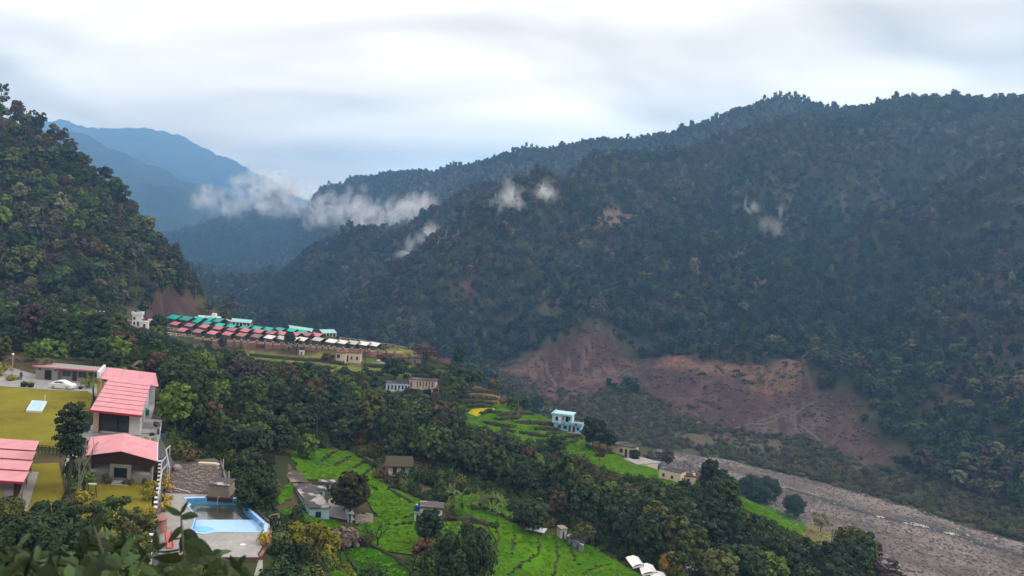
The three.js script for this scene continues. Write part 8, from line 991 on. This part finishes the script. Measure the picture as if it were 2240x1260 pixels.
// low scrub over all the ground that is not built, ploughed or stony
{
  const r = rng(3), L = [], geos = [SHRUB[0].crown, SHRUB[1].crown, SHRUB[2].crown], band = (n, d0, d1, smin, smax, pick, ok) => { for (let i = 0; i < n; i++) { const d = Math.sqrt(lerp(d0 * d0, d1 * d1, r())), a = (r() * 2 - 1) * 36 * DEG, x = Math.sin(a) * d, z = -Math.cos(a) * d, q = r(), s = lerp(smin, smax, r()); if (FIELDS.some((f) => within(f, x, z, 0)) || within(RESORT, x, z, 1) || within(POOLYARD, x, z, 0) || within(RIVER, x, z, 2)) continue; if (KEEP.some((p) => Math.abs(p[0] - x) < p[2] && Math.abs(p[1] - z) < p[2] && Math.hypot(p[0] - x, p[1] - z) < p[2])) continue; const y = ground(x, z); if (ok && !ok(x, y, z)) continue; if (!inFrame(x, y, z, 40) || !seen(x, y + s, z)) continue; L.push([x, y - 0.1, z, r() * 6.28, s, vary(pick(q, x, z), r, 0.4), Math.floor(r() * 3), 0.8 + 0.7 * r()]); } };
  const wild = (q, x, z) => { const n = fbm(x * 0.05, z * 0.05, 3); return n > 0.1 ? (q < 0.4 ? GREEN.brown : q < 0.7 ? GREEN.olive : GREEN.dark) : (q < 0.4 ? GREEN.dark : q < 0.6 ? GREEN.deep : q < 0.85 ? GREEN.mid : GREEN.olive); };
  const clearZ = (x, z) => !within(Z.dry, x, z) && !within(Z.nose, x, z) && !within(Z.cut, x, z, 2);
  band(26000, 50, 330, 0.5, 1.5, wild, (x, y, z) => clearZ(x, z) && y > -66 && !(y > -45 && within(Z.slope, x, z) && hash2(Math.floor(x), Math.floor(z)) < 0.6) && treeFree(x, y, z, 0.8, 0.3) || (y > -44 && x < -60 && z < -280 && y > -33 && !within(Z.cut, x, z, 2)));
  band(16000, 270, 440, 0.8, 2.2, (q, x, z) => q < 0.3 ? GREEN.olive : q < 0.6 ? GREEN.dark : q < 0.75 ? GREEN.brown : GREEN.grey, (x, y, z) => x < -60 && y > -32 && !(y < -22 && within(Z.cut, x, z, 2)) && !within(Z.verge, x, z, 2));
  scatterStuff('undergrowth', 'low green and brown scrub covering the slopes between the trees', geos, L);
  const P2 = []; const keepL = L.length; L.length = 0;
  band(40000, 240, 620, 0.7, 1.9, (q) => q < 0.35 ? [0.075, 0.078, 0.036] : q < 0.65 ? [0.058, 0.064, 0.032] : q < 0.85 ? [0.10, 0.095, 0.05] : GREEN.brown, (x, y, z) => y < -78 && z < -235 && (within(Z.plain, x, z, 16) || (x > 120 && edgeDist(RIVER, x, z) < 70)) && edgeDist(RIVER, x, z) > 1 && fbm(x * 0.03, z * 0.03, 3) < 0.26 && !within(Z.scarA, x, z, -3) && !within(Z.scarB, x, z, -3));
  band(9000, 340, 620, 0.5, 1.4, (q) => q < 0.5 ? [0.06, 0.066, 0.036] : [0.12, 0.09, 0.06], (x, y, z) => (within(Z.scarA, x, z) || within(Z.scarB, x, z)) && fbm(x * 0.05 + 3, z * 0.05, 3) > 0.08);
  { const PB = [[1090, 810], [1250, 856], [1440, 886], [1560, 930], [1700, 955], [1860, 1003], [2000, 1055], [2240, 1128], [2240, 1186], [2100, 1140], [1900, 1078], [1700, 1030], [1480, 984], [1330, 960], [1180, 900]]; for (let i = 0; i < 9000; i++) { const u = lerp(1090, 2240, r()), v = lerp(810, 1186, r()), q = r(); if (!inside(PB, u, v)) continue; const h = hit(u, v, 240); if (h[1] > -74 || edgeDist(RIVER, h[0], h[2]) < 2 || fbm(h[0] * 0.05, h[2] * 0.05, 3) > 0.34) continue; L.push([h[0], h[1] - 0.1, h[2], r() * 6.28, 0.6 + 1.1 * r(), vary(q < 0.35 ? [0.070, 0.074, 0.034] : q < 0.7 ? [0.05, 0.06, 0.028] : q < 0.85 ? [0.095, 0.088, 0.045] : GREEN.brown, r, 0.4), Math.floor(r() * 3), 0.8 + 0.6 * r()]); } }
  scatterStuff('scrub', 'grey green scrub over the flat ground below the landslips', geos, L);
  scatterStuff('grass_tufts', 'rough grass growing on the banks between the terraces', tuftGeo, TUFTS);
  { const rk = [0, 1].map((k) => { const g = new THREE.IcosahedronGeometry(1, 1), p = g.attributes.position; for (let i = 0; i < p.count; i++) { const x = p.getX(i), y = p.getY(i), z = p.getZ(i), q = 1 + 0.4 * fbm(x * 1.9 + k * 7, y * 1.9 + z, 3); p.setXYZ(i, x * q, y * q * 0.7, z * q * 0.85); } g.computeVertexNormals(); return g; }), Q = []; for (let i = 0; i < 9000; i++) { const u = 1080 + r() * 890, v = 720 + r() * 300, h = hit(u, v, 300); if (!within(Z.scarA, h[0], h[2], 1) && !within(Z.scarB, h[0], h[2], 1)) continue; const f = 0.045 + 0.075 * r() * r(); Q.push([h[0], h[1], h[2], r() * 6.28, 0.15 + 1.0 * Math.pow(r(), 4), [f * 1.3, f * 0.88, f * 0.74], i % 2, 1]); } scatterStuff('landslip_debris', 'red brown stones and clods lying over the landslips', rk, Q, M([1, 1, 1], { tex: null, rough: 1 })); }
  // fallen trunks and debris on the landslips
  const m = mb(); for (let i = 0; i < 300; i++) { const u = 1100 + r() * 860, v = 730 + r() * 270, h = hit(u, v, 300); if (!within(Z.scarA, h[0], h[2]) && !within(Z.scarB, h[0], h[2])) continue; const a = r() * 6.28, l = 0.5 + r() * r() * 2.6, dx = Math.cos(a) * l, dz = Math.sin(a) * l; m.bar([h[0] - dx, ground(h[0] - dx, h[2] - dz) + 0.3, h[2] - dz], [h[0] + dx, ground(h[0] + dx, h[2] + dz) + 0.35, h[2] + dz], 0.08 + r() * 0.1, 5); } tag(obj('fallen_trunks', m.geo(), BARK), 'fallen pale trunks and branches scattered over the landslips', null, null, 'stuff');
}
// ---- leafy branch close to the camera, lower left
{
  const r = rng(19), leafG = (() => { const m = { p: [], c: [] }, n = 7, pt = (i, s) => { const f = i / n, w = 0.3 * Math.pow(Math.sin(Math.PI * Math.pow(f, 0.75) * 0.97 + 0.03), 0.9) * (f < 0.98 ? 1 : 0); return [f, -0.35 * f * f + (s ? -0.06 * w * 3 : 0.02), s * w]; }; for (let i = 0; i < n; i++) for (const s of [-1, 1]) { const a = pt(i, 0), b = pt(i + 1, 0), c = pt(i + 1, s), d = pt(i, s); m.p.push(...a, ...b, ...c, ...a, ...c, ...d); for (let k = 0; k < 6; k++) m.c.push(1, 1, 1); } return faceGeo(m); })();
  const mats = [[0.022, 0.040, 0.014], [0.016, 0.030, 0.012], [0.060, 0.105, 0.045], [0.012, 0.022, 0.010], [0.030, 0.055, 0.020]].map((c) => leafMat(c, { roughness: 0.7, specularIntensity: 0.25, transmission: 0.15 }));
  const twig = (label, pts, leaves, sz) => { const o = thing('leafy_branch', label, 'branch', [0, 0, 0]); const P = pts.map(([u, v, d]) => at(u, v, d)); obj('stem', mb().path(P, 0.010, 0.004, 6).geo(), BARK, o); leaves.forEach(([u, v, ang, k = 1, d]) => { const dd = d ?? lerp(3.6, 4.4, r()), m = obj('leaf', leafG, mats[Math.floor(r() * 5)], o), a = at(u, v, dd); m.position.set(...a); m.scale.setScalar(sz * k * (0.85 + 0.3 * r())); m.rotation.set(0.7 + (r() - 0.5) * 0.9, (r() - 0.5) * 1.0, ang * DEG + (r() - 0.5) * 0.3, 'ZYX'); }); };
  const rows = (n, u0, u1, v0, v1, seed) => { const q = rng(seed), L = []; for (let i = 0; i < n; i++) L.push([lerp(u0, u1, q()), lerp(v0, v1, Math.sqrt(q())), q() * 360, 0.7 + 0.5 * q(), 2.9 + q() * 1.6]); return L; };
  twig('leafy branch rising in front of the pool', [[420, 1330, 4], [405, 1230, 4], [398, 1160, 4], [396, 1122, 4]], [[396, 1125, 95, 0.6], [398, 1128, 160, 0.9], [396, 1128, 25, 0.85], [398, 1150, -100, 0.9], [400, 1160, -35, 1.0], [398, 1175, 215, 1.2], [402, 1185, -20, 1.1], [400, 1200, -155, 1.2], [404, 1205, -60, 1], [402, 1165, -75, 0.8], [404, 1215, 10, 1.0], [402, 1220, 190, 1.1]], 0.12);
  twig('leafy branch spreading along the bottom in front of the pool deck', [[330, 1330, 4], [400, 1250, 4], [460, 1215, 4], [540, 1240, 4]], [...rows(46, 350, 530, 1205, 1275, 4), [470, 1212, 20], [500, 1225, -15], [520, 1240, -20], [450, 1212, 150]], 0.09);
  twig('leafy twigs filling the lower left corner', [[60, 1330, 4], [120, 1260, 4], [200, 1220, 4], [300, 1215, 4]], [...rows(190, -10, 350, 1180, 1275, 5), [200, 1170, 60, 1], [180, 1180, 120, 1.1], [230, 1165, 100, 0.8]], 0.082);
  twig('second leafy branch at the left of the one before the pool', [[250, 1330, 3.8], [235, 1240, 3.8], [215, 1180, 3.8], [205, 1150, 3.8]], [[205, 1152, 80, 0.9], [207, 1160, 150, 1], [210, 1170, 20, 1], [214, 1185, -30, 1.1], [216, 1195, 200, 1.1], [222, 1210, -50, 1.1], [225, 1220, 160, 1.2], [228, 1228, 10, 1.1], [230, 1240, 190, 1.2]], 0.11);
}
// ================================================================ which tree is which: told by the nearest thing one can point to
{
  const MARK = { wood: [['the grey building', 160, 825], ['the hall roof', 285, 850], ['the hall sign', 233, 815], ['the pool', 495, 1120], ['the pump shed', 480, 1070], ['the dome shaped tree', 562, 1070], ['the bright green field', 740, 1040], ['the thatched house', 868, 1030], ['the white house', 945, 1110], ['the white and blue house', 866, 845], ['the cream terrace house', 925, 845], ['the cream two storey house', 760, 785], ['the tiny white hut', 660, 770], ['the mustard plot', 1050, 903], ['the blue two storey house', 1243, 925], ['the cream house with brick front', 1372, 985], ['the long cream house', 1485, 1045], ['the white sheet roof', 1172, 1158], ['the long grey shed', 1260, 1178], ['the three white tents', 1415, 1238], ['the peaked tent', 1520, 1244], ['the green strip', 1680, 1120], ['the transformer', 1822, 1168], ['the banana grove', 1050, 1110], ['the white gate house', 297, 700], ['the gate pillars', 212, 687], ['the left end of the camp', 370, 715], ['the camp wall', 560, 755], ['the round yellow green tree', 672, 975], ['the river bed edge', 1880, 1240]],
    far: [['the excavator', 1522, 930], ['the tip of the first landslip', 1312, 722], ['the left foot of the first landslip', 1150, 790], ['the orange top of the second landslip', 1680, 815], ['the left end of the second landslip', 1430, 795], ['the right end of the landslips', 1890, 890], ['the red scar on the slope', 1668, 622], ['the foam in the stream', 2010, 1148], ['the dry flat by the river', 1930, 1050], ['the end of the camp', 960, 785]],
    hill: [['the large light olive tree', 44, 580], ['the gate pillars', 212, 687], ['the white gate house', 297, 700], ['the leafless skyline tree', 164, 325], ['the brown cut above the camp', 385, 665], ['the leafless trees at the hill end', 415, 610], ['the top left corner of the hill', 0, 200], ['the road on the left', 100, 683]] };
  const sets = {}, tmp = new THREE.Vector3(), ord = ['closest', 'second closest', 'third closest', 'fourth closest', 'fifth closest', 'sixth closest', 'seventh closest', 'eighth closest', 'ninth closest', 'tenth closest', 'eleventh closest', 'twelfth closest', 'thirteenth closest', 'fourteenth closest', 'fifteenth closest', 'sixteenth closest', 'seventeenth closest', 'eighteenth closest'];
  for (const o of scene.children) {
    const g = o.userData.group; if (!g || !/^trees /.test(g)) continue; const marks = MARK[/across the river/.test(g) ? 'far' : /hill/.test(g) ? 'hill' : 'wood'];
    const word = o.userData.label.split(' tree ')[0], box = 4 * o.scale.y, [u, v] = pixel(o.position.x, o.position.y + box, o.position.z); let best, bd = 1e9; for (const m of marks) { const d = Math.hypot(m[1] - u, (m[2] - v) * 1.3); if (d < bd) { bd = d; best = m; } }
    const dx = u - best[1], dy = v - best[2], rel = Math.abs(dx) > Math.abs(dy) ? (dx < 0 ? 'left of' : 'right of') : (dy < 0 ? 'above' : 'below'), size = o.scale.y > 0.95 ? 'tall ' : o.scale.y < 0.62 ? 'small ' : ''; (sets[`${size}${word} tree|${rel} ${best[0]}`] ??= []).push([bd, o]);
  }
  for (const [k, L] of Object.entries(sets)) { const [a, b] = k.split('|'); L.sort((p, q) => p[0] - q[0]).forEach(([, o], i) => { o.userData.label = L.length === 1 ? `${a} ${b}` : i < ord.length ? `${ord[i]} ${a} ${b}` : `${a} some way ${b}`; }); }
  const row = (grp, txt) => scene.children.filter((o) => o.userData.group === grp).sort((a, b) => pixel(a.position.x, a.position.y, a.position.z)[0] - pixel(b.position.x, b.position.y, b.position.z)[0]).forEach((o, i) => { o.userData.label = txt(['first', 'second', 'third', 'fourth', 'fifth', 'sixth', 'seventh', 'eighth', 'ninth', 'tenth', 'eleventh', 'twelfth', 'thirteenth', 'fourteenth', 'fifteenth', 'sixteenth'][i]); });
  row('clipped bushes along the back fence of the camp', (n) => `${n} small dark clipped bush from the left along the back fence`); row('banana plants in the grove right of the white house', (n) => `${n} banana plant from the left in the grove by the white house`); row('crates on the side terrace of the hall', (n) => `${n} dark crate from the left on the side terrace of the hall`);
}
renderer.render(scene, camera);
